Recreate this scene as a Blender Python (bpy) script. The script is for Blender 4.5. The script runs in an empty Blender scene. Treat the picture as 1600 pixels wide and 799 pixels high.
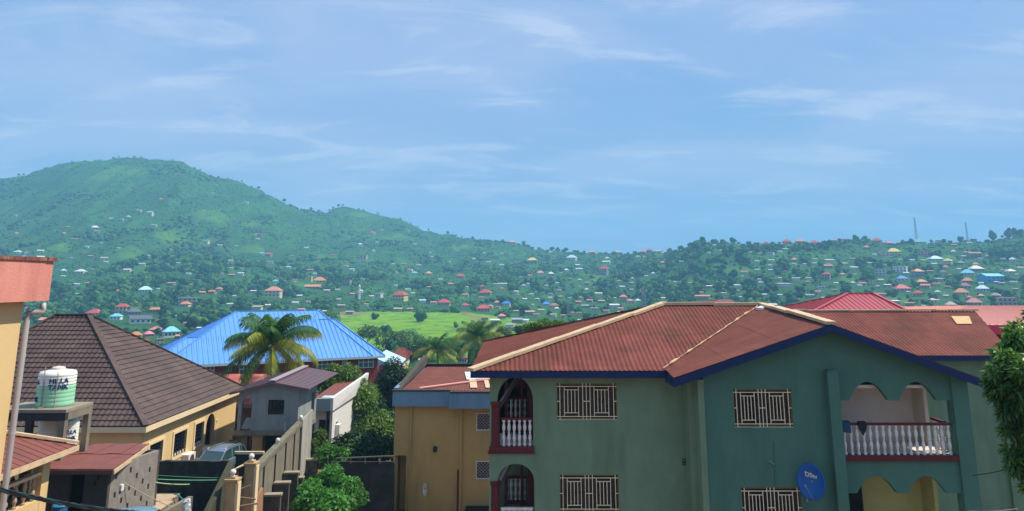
import bpy, math, random
import numpy as np
from mathutils import Vector, Matrix
from mathutils.geometry import tessellate_polygon
R = math.radians
sc = bpy.context.scene
COL = sc.collection
random.seed(7); RNG = np.random.default_rng(11)

# ------------------------------------------------------------------ camera, sky, sun, exposure
ZC = 14.0                      # eye height above the yard in front of the camera
FPX = 1155.6                   # focal length in pixels of the 1600 wide photograph
PITCH = R(11.73)
cam_d = bpy.data.cameras.new('camera'); cam = bpy.data.objects.new('camera', cam_d); COL.objects.link(cam)
cam_d.sensor_width = 36; cam_d.lens = 26.0; cam_d.shift_y = -(399.5 - 200) / 1600
cam_d.clip_start = 0.1; cam_d.clip_end = 12000
cam.location = (0, 0, ZC); cam.rotation_euler = (R(90) + PITCH, 0, 0)
sc.camera = cam

SUN_EL, SUN_AZ = R(56), R(78)  # azimuth measured from +Y (away from the camera) towards +X
world = bpy.data.worlds.new('World'); sc.world = world; world.use_nodes = True
def build_world():
    nt = world.node_tree; N = nt.nodes; L = nt.links; N.clear()
    out = N.new('ShaderNodeOutputWorld'); bg = N.new('ShaderNodeBackground'); bg.inputs['Strength'].default_value = 0.088
    sky = N.new('ShaderNodeTexSky'); sky.sky_type = 'NISHITA'; sky.sun_disc = False
    sky.sun_elevation = SUN_EL; sky.sun_rotation = SUN_AZ; sky.altitude = 50
    sky.air_density = 1.25; sky.dust_density = 0.8; sky.ozone_density = 3.0
    tc = N.new('ShaderNodeTexCoord'); sep = N.new('ShaderNodeSeparateXYZ'); L.new(tc.outputs['Generated'], sep.inputs[0])
    def math_(op, a, b=None, c=None):
        m = N.new('ShaderNodeMath'); m.operation = op
        for i, v in enumerate((a, b, c)):
            if v is None: continue
            if isinstance(v, (int, float)): m.inputs[i].default_value = v
            else: L.new(v, m.inputs[i])
        return m.outputs[0]
    zz = math_('ADD', math_('MAXIMUM', sep.outputs['Z'], 0.0), 0.16)
    cx = math_('DIVIDE', sep.outputs['X'], zz); cy = math_('DIVIDE', sep.outputs['Y'], zz)
    comb = N.new('ShaderNodeCombineXYZ'); L.new(cx, comb.inputs[0]); L.new(cy, comb.inputs[1])
    def clouds(scale, off, detail, rough, lo, hi, stretch=(1, 1, 1), rot=0):
        mp = N.new('ShaderNodeMapping'); mp.inputs['Location'].default_value = off; mp.inputs['Scale'].default_value = stretch
        mp.inputs['Rotation'].default_value = (0, 0, rot)
        L.new(comb.outputs[0], mp.inputs[0])
        n = N.new('ShaderNodeTexNoise'); n.inputs['Scale'].default_value = scale; n.inputs['Detail'].default_value = detail
        n.inputs['Roughness'].default_value = rough; n.inputs['Distortion'].default_value = 0.6
        L.new(mp.outputs[0], n.inputs['Vector'])
        r = N.new('ShaderNodeMapRange'); r.interpolation_type = 'SMOOTHSTEP'
        r.inputs['From Min'].default_value = lo; r.inputs['From Max'].default_value = hi
        L.new(n.outputs['Fac'], r.inputs['Value']); return r.outputs[0]
    veil = clouds(0.55, (3.1, 1.7, 0), 6, 0.55, 0.36, 0.58)
    wisps = clouds(1.0, (7.3, 2.2, 0), 8, 0.56, 0.38, 0.64, (0.8, 1.4, 1), 0.2)
    puffs = clouds(2.2, (1.4, 5.2, 0), 8, 0.60, 0.50, 0.66, (0.7, 1.4, 1), -0.1)
    def mix(fac, a, b):
        m = N.new('ShaderNodeMix'); m.data_type = 'RGBA'
        if isinstance(fac, (int, float)): m.inputs[0].default_value = fac
        else: L.new(fac, m.inputs[0])
        for k, v in ((6, a), (7, b)):
            if isinstance(v, tuple): m.inputs[k].default_value = v
            else: L.new(v, m.inputs[k])
        return m.outputs[2]
    c0 = mix(0.75, sky.outputs[0], (1.9, 3.8, 7.2, 1))
    hz = N.new('ShaderNodeMapRange'); hz.interpolation_type = 'SMOOTHSTEP'; hz.inputs['From Min'].default_value = 0.34; hz.inputs['From Max'].default_value = 0.02; hz.inputs['To Max'].default_value = 0.85; L.new(sep.outputs['Z'], hz.inputs['Value'])
    c0 = mix(hz.outputs[0], c0, (3.1, 4.4, 6.5, 1))
    c1 = mix(math_('MULTIPLY', veil, 0.85), c0, (3.2, 4.4, 7.2, 1))
    c2 = mix(math_('MULTIPLY', wisps, 0.60), c1, (4.5, 5.4, 7.6, 1))
    c3 = mix(math_('MULTIPLY', puffs, 0.62), c2, (6.0, 6.6, 8.2, 1))
    L.new(c3, bg.inputs['Color']); L.new(bg.outputs[0], out.inputs['Surface'])
build_world()
sun_d = bpy.data.lights.new('sun', 'SUN'); sun_d.energy = 4.9; sun_d.angle = R(0.6); sun_d.color = (1.0, 0.93, 0.82)
sun = bpy.data.objects.new('sun', sun_d); COL.objects.link(sun)
sd = Vector((math.sin(SUN_AZ) * math.cos(SUN_EL), math.cos(SUN_AZ) * math.cos(SUN_EL), math.sin(SUN_EL)))
sun.rotation_euler = sd.to_track_quat('Z', 'Y').to_euler(); sun.location = (30, -20, 80)
sc.view_settings.view_transform = 'Standard'; sc.view_settings.look = 'None'
sc.view_settings.exposure = 0.38; sc.view_settings.gamma = 1.0
sc.cycles.use_denoising = True
sc.cycles.max_bounces = 6; sc.cycles.diffuse_bounces = 3; sc.cycles.glossy_bounces = 2; sc.cycles.transmission_bounces = 4
sc.cycles.transparent_max_bounces = 8; sc.cycles.volume_bounces = 1; sc.cycles.caustics_reflective = False; sc.cycles.caustics_refractive = False

# ------------------------------------------------------------------ helpers
SP, CP = math.sin(PITCH), math.cos(PITCH)
def P(px, py, Y, dz=0):
    """the point of the real place at distance Y that the photograph shows at (px, py)"""
    u = (px - 800) / FPX; v = (200 - py) / FPX; t = Y / (CP - v * SP)
    return Vector((u * t, Y, (SP + v * CP) * t + ZC + dz))
def X(px, py, Y): return P(px, py, Y).x
def Z(py, Y): return P(800, py, Y).z
def proj(x, y, z):
    z = z - ZC; d = y * CP + z * SP; w = -y * SP + z * CP
    return 800 + FPX * x / d, 200 - FPX * w / d

def tag(o, label=None, cat=None, group=None, kind=None):
    if label: o['label'] = label
    if cat: o['category'] = cat
    if group: o['group'] = group
    if kind: o['kind'] = kind
    return o
def thing(name, label, cat, loc, group=None):
    o = bpy.data.objects.new(name, None); COL.objects.link(o); o.location = loc; o.empty_display_size = 0.3
    return tag(o, label, cat, group)
ORG = {}
class MB:
    """collects faces in world coordinates and links them as ONE mesh object"""
    def __init__(s): s.v = []; s.f = []; s.mi = []; s.cur = 0
    def quad(s, *p):
        k = len(s.v); s.v += [tuple(q) for q in p]; s.f.append(tuple(range(k, k + len(p)))); s.mi.append(s.cur); return s
    def box(s, a, b):
        x0, y0, z0 = min(a[0], b[0]), min(a[1], b[1]), min(a[2], b[2]); x1, y1, z1 = max(a[0], b[0]), max(a[1], b[1]), max(a[2], b[2])
        return s.hexa([(x0, y0, z0), (x1, y0, z0), (x1, y1, z0), (x0, y1, z0), (x0, y0, z1), (x1, y0, z1), (x1, y1, z1), (x0, y1, z1)])
    def hexa(s, p):
        k = len(s.v); s.v += [tuple(q) for q in p]
        for f in ((0, 3, 2, 1), (4, 5, 6, 7), (0, 1, 5, 4), (1, 2, 6, 5), (2, 3, 7, 6), (3, 0, 4, 7)):
            s.f.append(tuple(k + i for i in f)); s.mi.append(s.cur)
        return s
    def bar(s, a, b, w, h=None, up=(0, 0, 1)):
        """square bar from a to b, w across, h along up"""
        a = Vector(a); b = Vector(b); d = (b - a).normalized(); h = w if h is None else h
        upv = Vector(up)
        if abs(d.dot(upv.normalized())) > 0.98: upv = Vector((0, 1, 0))
        r = d.cross(upv).normalized() * w / 2; u = r.cross(d).normalized() * h / 2
        return s.hexa([a - r - u, a + r - u, b + r - u, b - r - u, a - r + u, a + r + u, b + r + u, b - r + u])
    def tube(s, pts, r, n=8, cap=True):
        pts = [Vector(p) for p in pts]; rs = r if isinstance(r, (list, tuple)) else [r] * len(pts); k0 = len(s.v)
        prev = None
        for i, p in enumerate(pts):
            d = (pts[min(i + 1, len(pts) - 1)] - pts[max(i - 1, 0)]).normalized()
            ref = Vector((0, 0, 1)) if abs(d.z) < 0.9 else Vector((0, 1, 0))
            if prev is not None: ref = prev
            a = (ref - d * ref.dot(d)).normalized(); prev = a; b = d.cross(a)
            for j in range(n):
                t = 2 * math.pi * j / n; s.v.append(tuple(p + (a * math.cos(t) + b * math.sin(t)) * rs[i]))
        for i in range(len(pts) - 1):
            for j in range(n):
                q = k0 + i * n; s.f.append((q + j, q + (j + 1) % n, q + n + (j + 1) % n, q + n + j)); s.mi.append(s.cur)
        if cap:
            s.f.append(tuple(k0 + j for j in range(n))[::-1]); s.mi.append(s.cur)
            q = k0 + (len(pts) - 1) * n; s.f.append(tuple(q + j for j in range(n))); s.mi.append(s.cur)
        return s
    def lathe(s, c, prof, n=12, sx=1, sy=1):
        k0 = len(s.v)
        for (r, z) in prof:
            for j in range(n):
                t = 2 * math.pi * j / n; s.v.append((c[0] + r * sx * math.cos(t), c[1] + r * sy * math.sin(t), c[2] + z))
        for i in range(len(prof) - 1):
            for j in range(n):
                q = k0 + i * n; s.f.append((q + j, q + (j + 1) % n, q + n + (j + 1) % n, q + n + j)); s.mi.append(s.cur)
        s.f.append(tuple(k0 + j for j in range(n))[::-1]); s.mi.append(s.cur)
        q = k0 + (len(prof) - 1) * n; s.f.append(tuple(q + j for j in range(n))); s.mi.append(s.cur)
        return s
    def panel(s, outer, holes, fn, t):
        """flat wall with openings; fn(u, v, w) gives the point, w from 0 to t"""
        loops = [outer] + list(holes)
        tris = tessellate_polygon([[Vector((q[0], q[1], 0)) for q in lp] for lp in loops])
        flat = [q for lp in loops for q in lp]; k = len(s.v); n = len(flat)
        s.v += [tuple(fn(q[0], q[1], 0)) for q in flat] + [tuple(fn(q[0], q[1], t)) for q in flat]
        for a, b, c in tris:
            A, B, C_ = flat[a], flat[b], flat[c]
            if abs((B[0]-A[0])*(C_[1]-A[1]) - (B[1]-A[1])*(C_[0]-A[0])) < 1e-9: continue
            s.f.append((k + a, k + b, k + c)); s.f.append((k + n + c, k + n + b, k + n + a)); s.mi += [s.cur] * 2
        q0 = 0
        for lp in loops:
            m = len(lp)
            for i in range(m):
                a = k + q0 + i; b = k + q0 + (i + 1) % m; s.f.append((a, b, b + n, a + n)); s.mi.append(s.cur)
            q0 += m
        return s
    def sheet(s, pts, udir, period, amp, kind='corr', row=0, step=0):
        """profiled metal sheet or tile roof over a convex planar polygon"""
        pts = [Vector(p) for p in pts]; u = Vector(udir).normalized()
        nrm = Vector((0, 0, 0))
        for i in range(len(pts)): nrm += (pts[i] - pts[0]).cross(pts[(i + 1) % len(pts)] - pts[0])
        nrm.normalize()
        if nrm.z < 0: nrm = -nrm
        u = (u - nrm * u.dot(nrm)).normalized(); w = nrm.cross(u)
        if w.z < 0: w = -w
        o = pts[0]; q = [((p - o).dot(u), (p - o).dot(w)) for p in pts]
        u0, u1 = min(a for a, _ in q), max(a for a, _ in q); n = 4 if kind == 'corr' else 6
        if kind == 'rib':
            us = []; k = math.floor(u0 / period)
            while k * period < u1:
                us += [k * period + d * period for d in (0, 0.03, 0.09, 0.12)]; k += 1
        else: us = [u0 + i * period / n for i in range(int((u1 - u0) / (period / n)) + 2)]
        us = sorted(set([min(max(t, u0 + 1e-4), u1 - 1e-4) for t in us] + [min(max(a, u0 + 1e-4), u1 - 1e-4) for a, _ in q]))
        smin_all, smax_all = min(b for _, b in q), max(b for _, b in q)
        if row:
            rows = []; k = 0
            while smin_all + k * row < smax_all:
                rows += [(smin_all + k * row + 1e-4, step), (smin_all + (k + 1) * row - 1e-4, 0)]; k += 1
        else: rows = [(smin_all, 0), (smax_all, 0)]
        def rng(t):
            ss = []
            for i in range(len(q)):
                (a, b), (c, d) = q[i], q[(i + 1) % len(q)]
                if abs(c - a) < 1e-9: continue
                f = (t - a) / (c - a)
                if -1e-9 <= f <= 1 + 1e-9: ss.append(b + f * (d - b))
            return (min(ss), max(ss)) if ss else (0, 0)
        def prof(t):
            ph = (t / period) % 1
            if kind == 'rib': return amp if 0.02 < ph < 0.10 else 0
            return amp * (0.5 + 0.5 * math.sin(2 * math.pi * ph))
        k0 = len(s.v); m = len(rows)
        for t in us:
            a, b = rng(t)
            for (rs, st) in rows:
                z_ = min(max(rs, a), b); s.v.append(tuple(o + u * t + w * z_ + nrm * (prof(t) + st)))
        for i in range(len(us) - 1):
            for j in range(m - 1):
                a = k0 + i * m + j; s.f.append((a, a + m, a + m + 1, a + 1)); s.mi.append(s.cur)
        return s
    def build(s, name, mat, parent=None, smooth=False, mats=None):
        org = ORG.get(parent.name, Vector((0, 0, 0))) if parent else None
        if parent is not None and parent.type == 'EMPTY': org = Vector(parent.location)
        if org is None:
            c = np.array(s.v); org = Vector(((c[:, 0].min() + c[:, 0].max()) / 2, (c[:, 1].min() + c[:, 1].max()) / 2, c[:, 2].min()))
        me = bpy.data.meshes.new(name)
        ox, oy, oz = org
        me.from_pydata([(a - ox, b - oy, c - oz) for a, b, c in s.v], [], s.f)
        for m_ in (mats or [mat]): me.materials.append(m_)
        if mats: me.polygons.foreach_set('material_index', s.mi)
        if smooth: me.polygons.foreach_set('use_smooth', [True] * len(me.polygons))
        me.update()
        o = bpy.data.objects.new(name, me); COL.objects.link(o)
        if parent is None: o.location = org
        else: o.parent = parent
        ORG[o.name] = org
        return o
def npmesh(name, V, F, mat, parent=None, org=(0, 0, 0), colors=None):
    V = np.asarray(V, np.float32) - np.asarray(org, np.float32); F = np.asarray(F, np.int32); m, k = F.shape
    me = bpy.data.meshes.new(name); me.vertices.add(len(V)); me.vertices.foreach_set('co', V.ravel())
    me.loops.add(m * k); me.loops.foreach_set('vertex_index', F.ravel())
    me.polygons.add(m); me.polygons.foreach_set('loop_start', np.arange(m, dtype=np.int32) * k)
    me.polygons.foreach_set('loop_total', np.full(m, k, np.int32)); me.update(calc_edges=True); me.validate()
    me.materials.append(mat)
    o = bpy.data.objects.new(name, me); COL.objects.link(o)
    if parent is not None: o.parent = parent
    else: o.location = org
    return o

# ------------------------------------------------------------------ materials
MATS = {}
def mat(name, col, rough=0.8, var=0.12, scale=3.0, bump=0.0, metal=0.0, dirt=None, dirt_amt=0.0, dirt_scale=1.0, streak=False, spec=0.3, fine=0.0, sheets=None):
    if name in MATS: return MATS[name]
    m = bpy.data.materials.new(name); m.use_nodes = True; nt = m.node_tree; N = nt.nodes; L = nt.links
    b = N['Principled BSDF']; b.inputs['Roughness'].default_value = rough; b.inputs['Metallic'].default_value = metal
    b.inputs['Specular IOR Level'].default_value = spec
    tc = N.new('ShaderNodeTexCoord'); n = N.new('ShaderNodeTexNoise'); n.inputs['Scale'].default_value = scale; n.inputs['Detail'].default_value = 6
    n.inputs['Roughness'].default_value = 0.65
    L.new(tc.outputs['Object'], n.inputs['Vector'])
    r = N.new('ShaderNodeValToRGB'); L.new(n.outputs['Fac'], r.inputs[0])
    c = Vector(col[:3])
    r.color_ramp.elements[0].position = 0.3; r.color_ramp.elements[1].position = 0.7
    r.color_ramp.elements[0].color = (*(c * (1 - var)), 1); r.color_ramp.elements[1].color = (*(c * (1 + var)), 1)
    outc = r.outputs[0]
    if dirt is not None:
        mp = N.new('ShaderNodeMapping'); mp.inputs['Scale'].default_value = (1, 1, 0.18) if streak else (1, 1, 1)
        L.new(tc.outputs['Object'], mp.inputs[0])
        n2 = N.new('ShaderNodeTexNoise'); n2.inputs['Scale'].default_value = dirt_scale; n2.inputs['Detail'].default_value = 8; n2.inputs['Roughness'].default_value = 0.7
        L.new(mp.outputs[0], n2.inputs['Vector'])
        rr = N.new('ShaderNodeMapRange'); rr.inputs['From Min'].default_value = 0.48; rr.inputs['From Max'].default_value = 0.68; rr.inputs['To Max'].default_value = dirt_amt
        L.new(n2.outputs['Fac'], rr.inputs['Value'])
        mx = N.new('ShaderNodeMix'); mx.data_type = 'RGBA'; L.new(rr.outputs[0], mx.inputs[0]); L.new(outc, mx.inputs[6]); mx.inputs[7].default_value = (*dirt[:3], 1)
        outc = mx.outputs[2]
    if sheets:
        bk = N.new('ShaderNodeTexBrick'); bk.inputs['Scale'].default_value = 1.0; bk.inputs['Brick Width'].default_value = sheets[0]; bk.inputs['Row Height'].default_value = sheets[1]
        bk.inputs['Color1'].default_value = (sheets[2],) * 3 + (1,); bk.inputs['Color2'].default_value = (2 - sheets[2],) * 3 + (1,); bk.inputs['Mortar'].default_value = (0.62,) * 3 + (1,); bk.inputs['Mortar Size'].default_value = sheets[3]
        L.new(tc.outputs['Object'], bk.inputs['Vector']); vm = N.new('ShaderNodeVectorMath'); vm.operation = 'MULTIPLY'; L.new(outc, vm.inputs[0]); L.new(bk.outputs['Color'], vm.inputs[1]); outc = vm.outputs[0]
    L.new(outc, b.inputs['Base Color'])
    if bump:
        nb = N.new('ShaderNodeTexNoise'); nb.inputs['Scale'].default_value = fine or scale * 8; nb.inputs['Detail'].default_value = 4
        L.new(tc.outputs['Object'], nb.inputs['Vector'])
        bp = N.new('ShaderNodeBump'); bp.inputs['Strength'].default_value = bump; bp.inputs['Distance'].default_value = 0.02
        L.new(nb.outputs['Fac'], bp.inputs['Height']); L.new(bp.outputs[0], b.inputs['Normal'])
    MATS[name] = m; return m
def leaf_mat(name, c0, c1, c2, trans=0.35, rough=0.5, spec=0.3):
    m = bpy.data.materials.new(name); m.use_nodes = True; nt = m.node_tree; N = nt.nodes; L = nt.links
    b = N['Principled BSDF']; out = N['Material Output']; b.inputs['Roughness'].default_value = rough; b.inputs['Specular IOR Level'].default_value = spec
    g = N.new('ShaderNodeNewGeometry'); r = N.new('ShaderNodeValToRGB'); L.new(g.outputs['Random Per Island'], r.inputs[0])
    e = r.color_ramp.elements; e[0].color = (*c0, 1); e[1].color = (*c2, 1); x = e.new(0.5); x.color = (*c1, 1)
    tc = N.new('ShaderNodeTexCoord'); n = N.new('ShaderNodeTexNoise'); n.inputs['Scale'].default_value = 0.6; n.inputs['Detail'].default_value = 2
    L.new(tc.outputs['Object'], n.inputs['Vector'])
    mr = N.new('ShaderNodeMapRange'); mr.inputs['From Min'].default_value = 0.3; mr.inputs['From Max'].default_value = 0.7; mr.inputs['To Min'].default_value = 0.65; mr.inputs['To Max'].default_value = 1.3
    L.new(n.outputs['Fac'], mr.inputs['Value'])
    vm = N.new('ShaderNodeVectorMath'); vm.operation = 'SCALE'; L.new(r.outputs[0], vm.inputs[0]); L.new(mr.outputs[0], vm.inputs['Scale'])
    L.new(vm.outputs[0], b.inputs['Base Color'])
    t = N.new('ShaderNodeBsdfTranslucent'); L.new(vm.outputs[0], t.inputs['Color'])
    mx = N.new('ShaderNodeMixShader'); mx.inputs[0].default_value = trans; L.new(b.outputs[0], mx.inputs[1]); L.new(t.outputs[0], mx.inputs[2]); L.new(mx.outputs[0], out.inputs['Surface'])
    MATS[name] = m; return m
def glass_mat(name, col=(0.01, 0.014, 0.02), rough=0.08):
    m = bpy.data.materials.new(name); m.use_nodes = True; b = m.node_tree.nodes['Principled BSDF']
    b.inputs['Base Color'].default_value = (*col, 1); b.inputs['Roughness'].default_value = rough; b.inputs['Specular IOR Level'].default_value = 0.6
    MATS[name] = m; return m

green_wall = mat('green_plaster', (0.165, 0.260, 0.165), 0.85, 0.10, 0.9, 0.25, dirt=(0.11, 0.165, 0.095), dirt_amt=0.6, dirt_scale=1.2, fine=30, streak=True)
teal_wall = mat('teal_plaster', (0.072, 0.175, 0.128), 0.85, 0.09, 0.8, 0.25, dirt=(0.048, 0.125, 0.095), dirt_amt=0.6, dirt_scale=1.2, fine=30, streak=True)
rust_roof = mat('oxide_red_sheet', (0.170, 0.050, 0.036), 0.75, 0.20, 1.3, 0.1, dirt=(0.085, 0.036, 0.024), dirt_amt=0.75, dirt_scale=0.7, spec=0.12, sheets=(0.85, 2.6, 0.88, 0.012))
rust_flat = mat('oxide_red_flat', (0.155, 0.048, 0.032), 0.75, 0.16, 1.2, 0.1, dirt=(0.25, 0.09, 0.06), dirt_amt=0.45, dirt_scale=0.9, spec=0.12, sheets=(2.4, 0.85, 0.92, 0.010))
cream_cap = mat('cream_ridge', (0.62, 0.45, 0.27), 0.8, 0.15, 2.0, 0.2, dirt=(0.28, 0.17, 0.10), dirt_amt=0.7, dirt_scale=4)
blue_fascia = mat('navy_fascia', (0.003, 0.018, 0.085), 0.5, 0.1, 2.0)
maroon = mat('maroon_paint', (0.105, 0.013, 0.016), 0.5, 0.12, 3.0)
white_pt = mat('white_paint', (0.72, 0.70, 0.66), 0.6, 0.06, 4.0, dirt=(0.35, 0.32, 0.27), dirt_amt=0.5, dirt_scale=6)
grille_m = mat('cream_grille', (0.85, 0.76, 0.50), 0.5, 0.06, 5.0)
gold_m = mat('ochre_frame', (0.20, 0.13, 0.025), 0.5, 0.15, 5.0)
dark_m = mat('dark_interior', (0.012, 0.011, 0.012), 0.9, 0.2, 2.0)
beige_int = mat('beige_interior', (0.62, 0.55, 0.46), 0.9, 0.06, 1.0)
olive_int = mat('olive_interior', (0.42, 0.40, 0.15), 0.9, 0.1, 1.0)
glass_m = glass_mat('window_glass'); curtain_m = mat('curtain', (0.22, 0.24, 0.20), 0.9, 0.3, 6.0)
black_metal = mat('black_metal', (0.012, 0.012, 0.014), 0.5, 0.1)
concrete = mat('grey_concrete', (0.20, 0.175, 0.125), 0.9, 0.15, 2.0, 0.5, dirt=(0.10, 0.088, 0.06), dirt_amt=0.6, dirt_scale=1.4, streak=True)
plaster_grey = mat('grey_plaster', (0.25, 0.275, 0.26), 0.9, 0.10, 1.2, 0.3, dirt=(0.12, 0.13, 0.13), dirt_amt=0.5, dirt_scale=1.0, streak=True)
block_m = mat('rough_block', (0.24, 0.20, 0.16), 0.95, 0.2, 4.0, 0.6, dirt=(0.09, 0.08, 0.06), dirt_amt=0.6, dirt_scale=2)
black_wall = mat('soot_black_wall', (0.022, 0.024, 0.025), 0.95, 0.3, 1.5, 0.4, dirt=(0.07, 0.07, 0.055), dirt_amt=0.6, dirt_scale=1.2)
cream_wall = mat('cream_plaster', (0.66, 0.46, 0.21), 0.85, 0.05, 1.0, 0.2, dirt=(0.45, 0.30, 0.14), dirt_amt=0.35, dirt_scale=0.8, streak=True)
cream_trim = mat('cream_trim', (0.72, 0.56, 0.33), 0.8, 0.05, 1.0)
pink_m = mat('pink_render', (0.64, 0.25, 0.19), 0.9, 0.08, 2.0, 0.5, dirt=(0.42, 0.14, 0.11), dirt_amt=0.6, dirt_scale=1.0, streak=True, fine=25)
brown_tile = mat('brown_tile', (0.082, 0.052, 0.043), 0.55, 0.14, 0.8, 0.15, dirt=(0.13, 0.09, 0.07), dirt_amt=0.5, dirt_scale=0.8, spec=0.3, sheets=(1.25, 0.42, 0.84, 0.0))
brown_sheet = mat('brown_sheet', (0.20, 0.062, 0.045), 0.65, 0.12, 1.2, 0.1, dirt=(0.11, 0.05, 0.04), dirt_amt=0.6, dirt_scale=1.5)
ochre_wall = mat('ochre_plaster', (0.49, 0.32, 0.11), 0.85, 0.07, 0.7, 0.25, dirt=(0.30, 0.19, 0.07), dirt_amt=0.55, dirt_scale=0.6, streak=True)
band_blue = mat('dusty_blue_band', (0.16, 0.27, 0.36), 0.75, 0.06, 1.0, 0.1, dirt=(0.10, 0.16, 0.20), dirt_amt=0.5, dirt_scale=1.5, streak=True)
blue_roof = mat('blue_sheet', (0.11, 0.30, 0.68), 0.45, 0.05, 0.4, spec=0.3, dirt=(0.15, 0.34, 0.62), dirt_amt=0.6, dirt_scale=0.5)
red_wall = mat('oxblood_wall', (0.26, 0.034, 0.030), 0.85, 0.15, 0.6, 0.1, dirt=(0.10, 0.03, 0.02), dirt_amt=0.6, dirt_scale=0.5)
purple_roof = mat('mauve_sheet', (0.155, 0.095, 0.105), 0.5, 0.08, 1.0, spec=0.4, dirt=(0.12, 0.085, 0.09), dirt_amt=0.5)
pale_cap = mat('pale_mauve_cap', (0.33, 0.27, 0.28), 0.5, 0.06)
red_sheet = mat('crimson_sheet', (0.40, 0.06, 0.07), 0.4, 0.07, 0.6, spec=0.5)
salmon_sheet = mat('salmon_sheet', (0.80, 0.38, 0.29), 0.5, 0.06, 0.4)
hot_pink = mat('hot_pink_wall', (0.75, 0.05, 0.28), 0.7, 0.05)
bark = mat('bark', (0.10, 0.075, 0.055), 0.95, 0.3, 3.0, 0.6)
palm_bark = mat('palm_bark', (0.17, 0.14, 0.11), 0.95, 0.25, 5.0, 0.6)
pipe_m = mat('grey_pipe', (0.42, 0.38, 0.36), 0.5, 0.06, 2.0)
tank_white = mat('tank_white', (0.75, 0.78, 0.66), 0.45, 0.04)
tank_green = mat('tank_green', (0.30, 0.62, 0.38), 0.45, 0.06)
letter_m = mat('navy_letter', (0.008, 0.02, 0.12), 0.6, 0.02)
steel_m = mat('galvanised', (0.35, 0.36, 0.36), 0.4, 0.1, metal=0.6)
cable_m = mat('black_cable', (0.012, 0.012, 0.016), 0.4, 0.1); green_cable = mat('green_wire', (0.05, 0.20, 0.10), 0.6, 0.1)
earth = mat('red_earth', (0.30, 0.155, 0.085), 0.95, 0.2, 1.5, 0.4)
pave = mat('worn_paving', (0.24, 0.22, 0.19), 0.95, 0.15, 1.0, 0.3, dirt=(0.26, 0.15, 0.09), dirt_amt=0.6, dirt_scale=0.7)
mango_leaf = leaf_mat('mango_leaf', (0.030, 0.095, 0.018), (0.070, 0.175, 0.028), (0.18, 0.30, 0.055), 0.42, 0.32, 0.5)
lush_leaf = leaf_mat('lush_leaf', (0.06, 0.135, 0.018), (0.11, 0.21, 0.026), (0.20, 0.29, 0.04), 0.42)
lime_leaf = leaf_mat('lime_leaf', (0.045, 0.17, 0.02), (0.075, 0.25, 0.03), (0.12, 0.33, 0.05), 0.4)
dark_leaf = leaf_mat('dark_leaf', (0.014, 0.045, 0.014), (0.025, 0.070, 0.018), (0.045, 0.10, 0.025), 0.25)
palm_leaf = leaf_mat('palm_leaf', (0.03, 0.10, 0.02), (0.06, 0.17, 0.028), (0.12, 0.24, 0.04), 0.42, 0.45)
palm_old = leaf_mat('palm_leaf_yellowing', (0.10, 0.18, 0.02), (0.26, 0.31, 0.028), (0.46, 0.42, 0.05), 0.5, 0.45)
def far_mat(name, c0, c1, c2):
    m = leaf_mat(name, c0, c1, c2, 0.0, 0.9, 0.1); return m
far_leaf = [far_mat('far_foliage_dark', (0.012, 0.045, 0.020), (0.018, 0.066, 0.024), (0.030, 0.095, 0.028)),
            far_mat('far_foliage_mid', (0.022, 0.080, 0.026), (0.036, 0.120, 0.030), (0.055, 0.155, 0.035)),
            far_mat('far_foliage_bright', (0.050, 0.13, 0.030), (0.070, 0.165, 0.032), (0.095, 0.20, 0.040))]
# ------------------------------------------------------------------ terrain
COLS = [ # (photo column, [(distance, photo row of the ground)...], beyond-ridge drop)
 (-500, [(600,490),(900,440),(1200,390),(1450,330)]),
 (-150, [(600,490),(900,432),(1200,368),(1500,292)]),
 (0,    [(600,490),(850,437),(1150,365),(1500,274)]),
 (90,   [(600,489),(850,435),(1150,352),(1500,251)]),
 (200,  [(600,488),(800,440),(1100,360),(1500,245)]),
 (265,  [(600,488),(800,442),(1100,366),(1500,249)]),
 (330,  [(600,487),(800,447),(1100,380),(1520,278)]),
 (400,  [(600,486),(800,452),(1100,394),(1550,300)]),
 (465,  [(600,487),(800,455),(1150,402),(1620,326)]),
 (530,  [(600,488),(800,455),(1200,400),(1800,322)]),
 (600,  [(600,488),(800,457),(1200,408),(1800,338)]),
 (700,  [(600,488),(800,462),(1200,417),(1700,366)]),
 (780,  [(600,490),(800,466),(1150,425),(1550,379)]),
 (850,  [(600,491),(800,468),(1100,430),(1450,385)]),
 (950,  [(600,492),(800,470),(1050,434),(1350,393)]),
 (1030, [(600,488),(760,464),(950,428),(1180,389)]),
 (1100, [(600,482),(750,455),(900,410),(1050,371)]),
 (1180, [(600,480),(750,450),(900,405),(1050,370)]),
 (1350, [(600,478),(750,446),(900,402),(1050,374)]),
 (1520, [(600,476),(730,446),(880,402),(1050,377)]),
 (1640, [(600,474),(730,440),(880,396),(1050,368)]),
 (2000, [(600,474),(730,440),(880,396),(1050,366)])]
def zrow(row, Y):   # elevation at distance Y of photo row (absolute)
    v = (200 - row) / FPX; return (SP + v * CP) / (CP - v * SP) * Y + ZC
_A = np.array([(c - 800) / FPX / 1.02 for c, _ in COLS])
_YS = np.concatenate([np.arange(-200, 700, 10.0), np.arange(700, 4200, 25.0)])
_T = []
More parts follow.
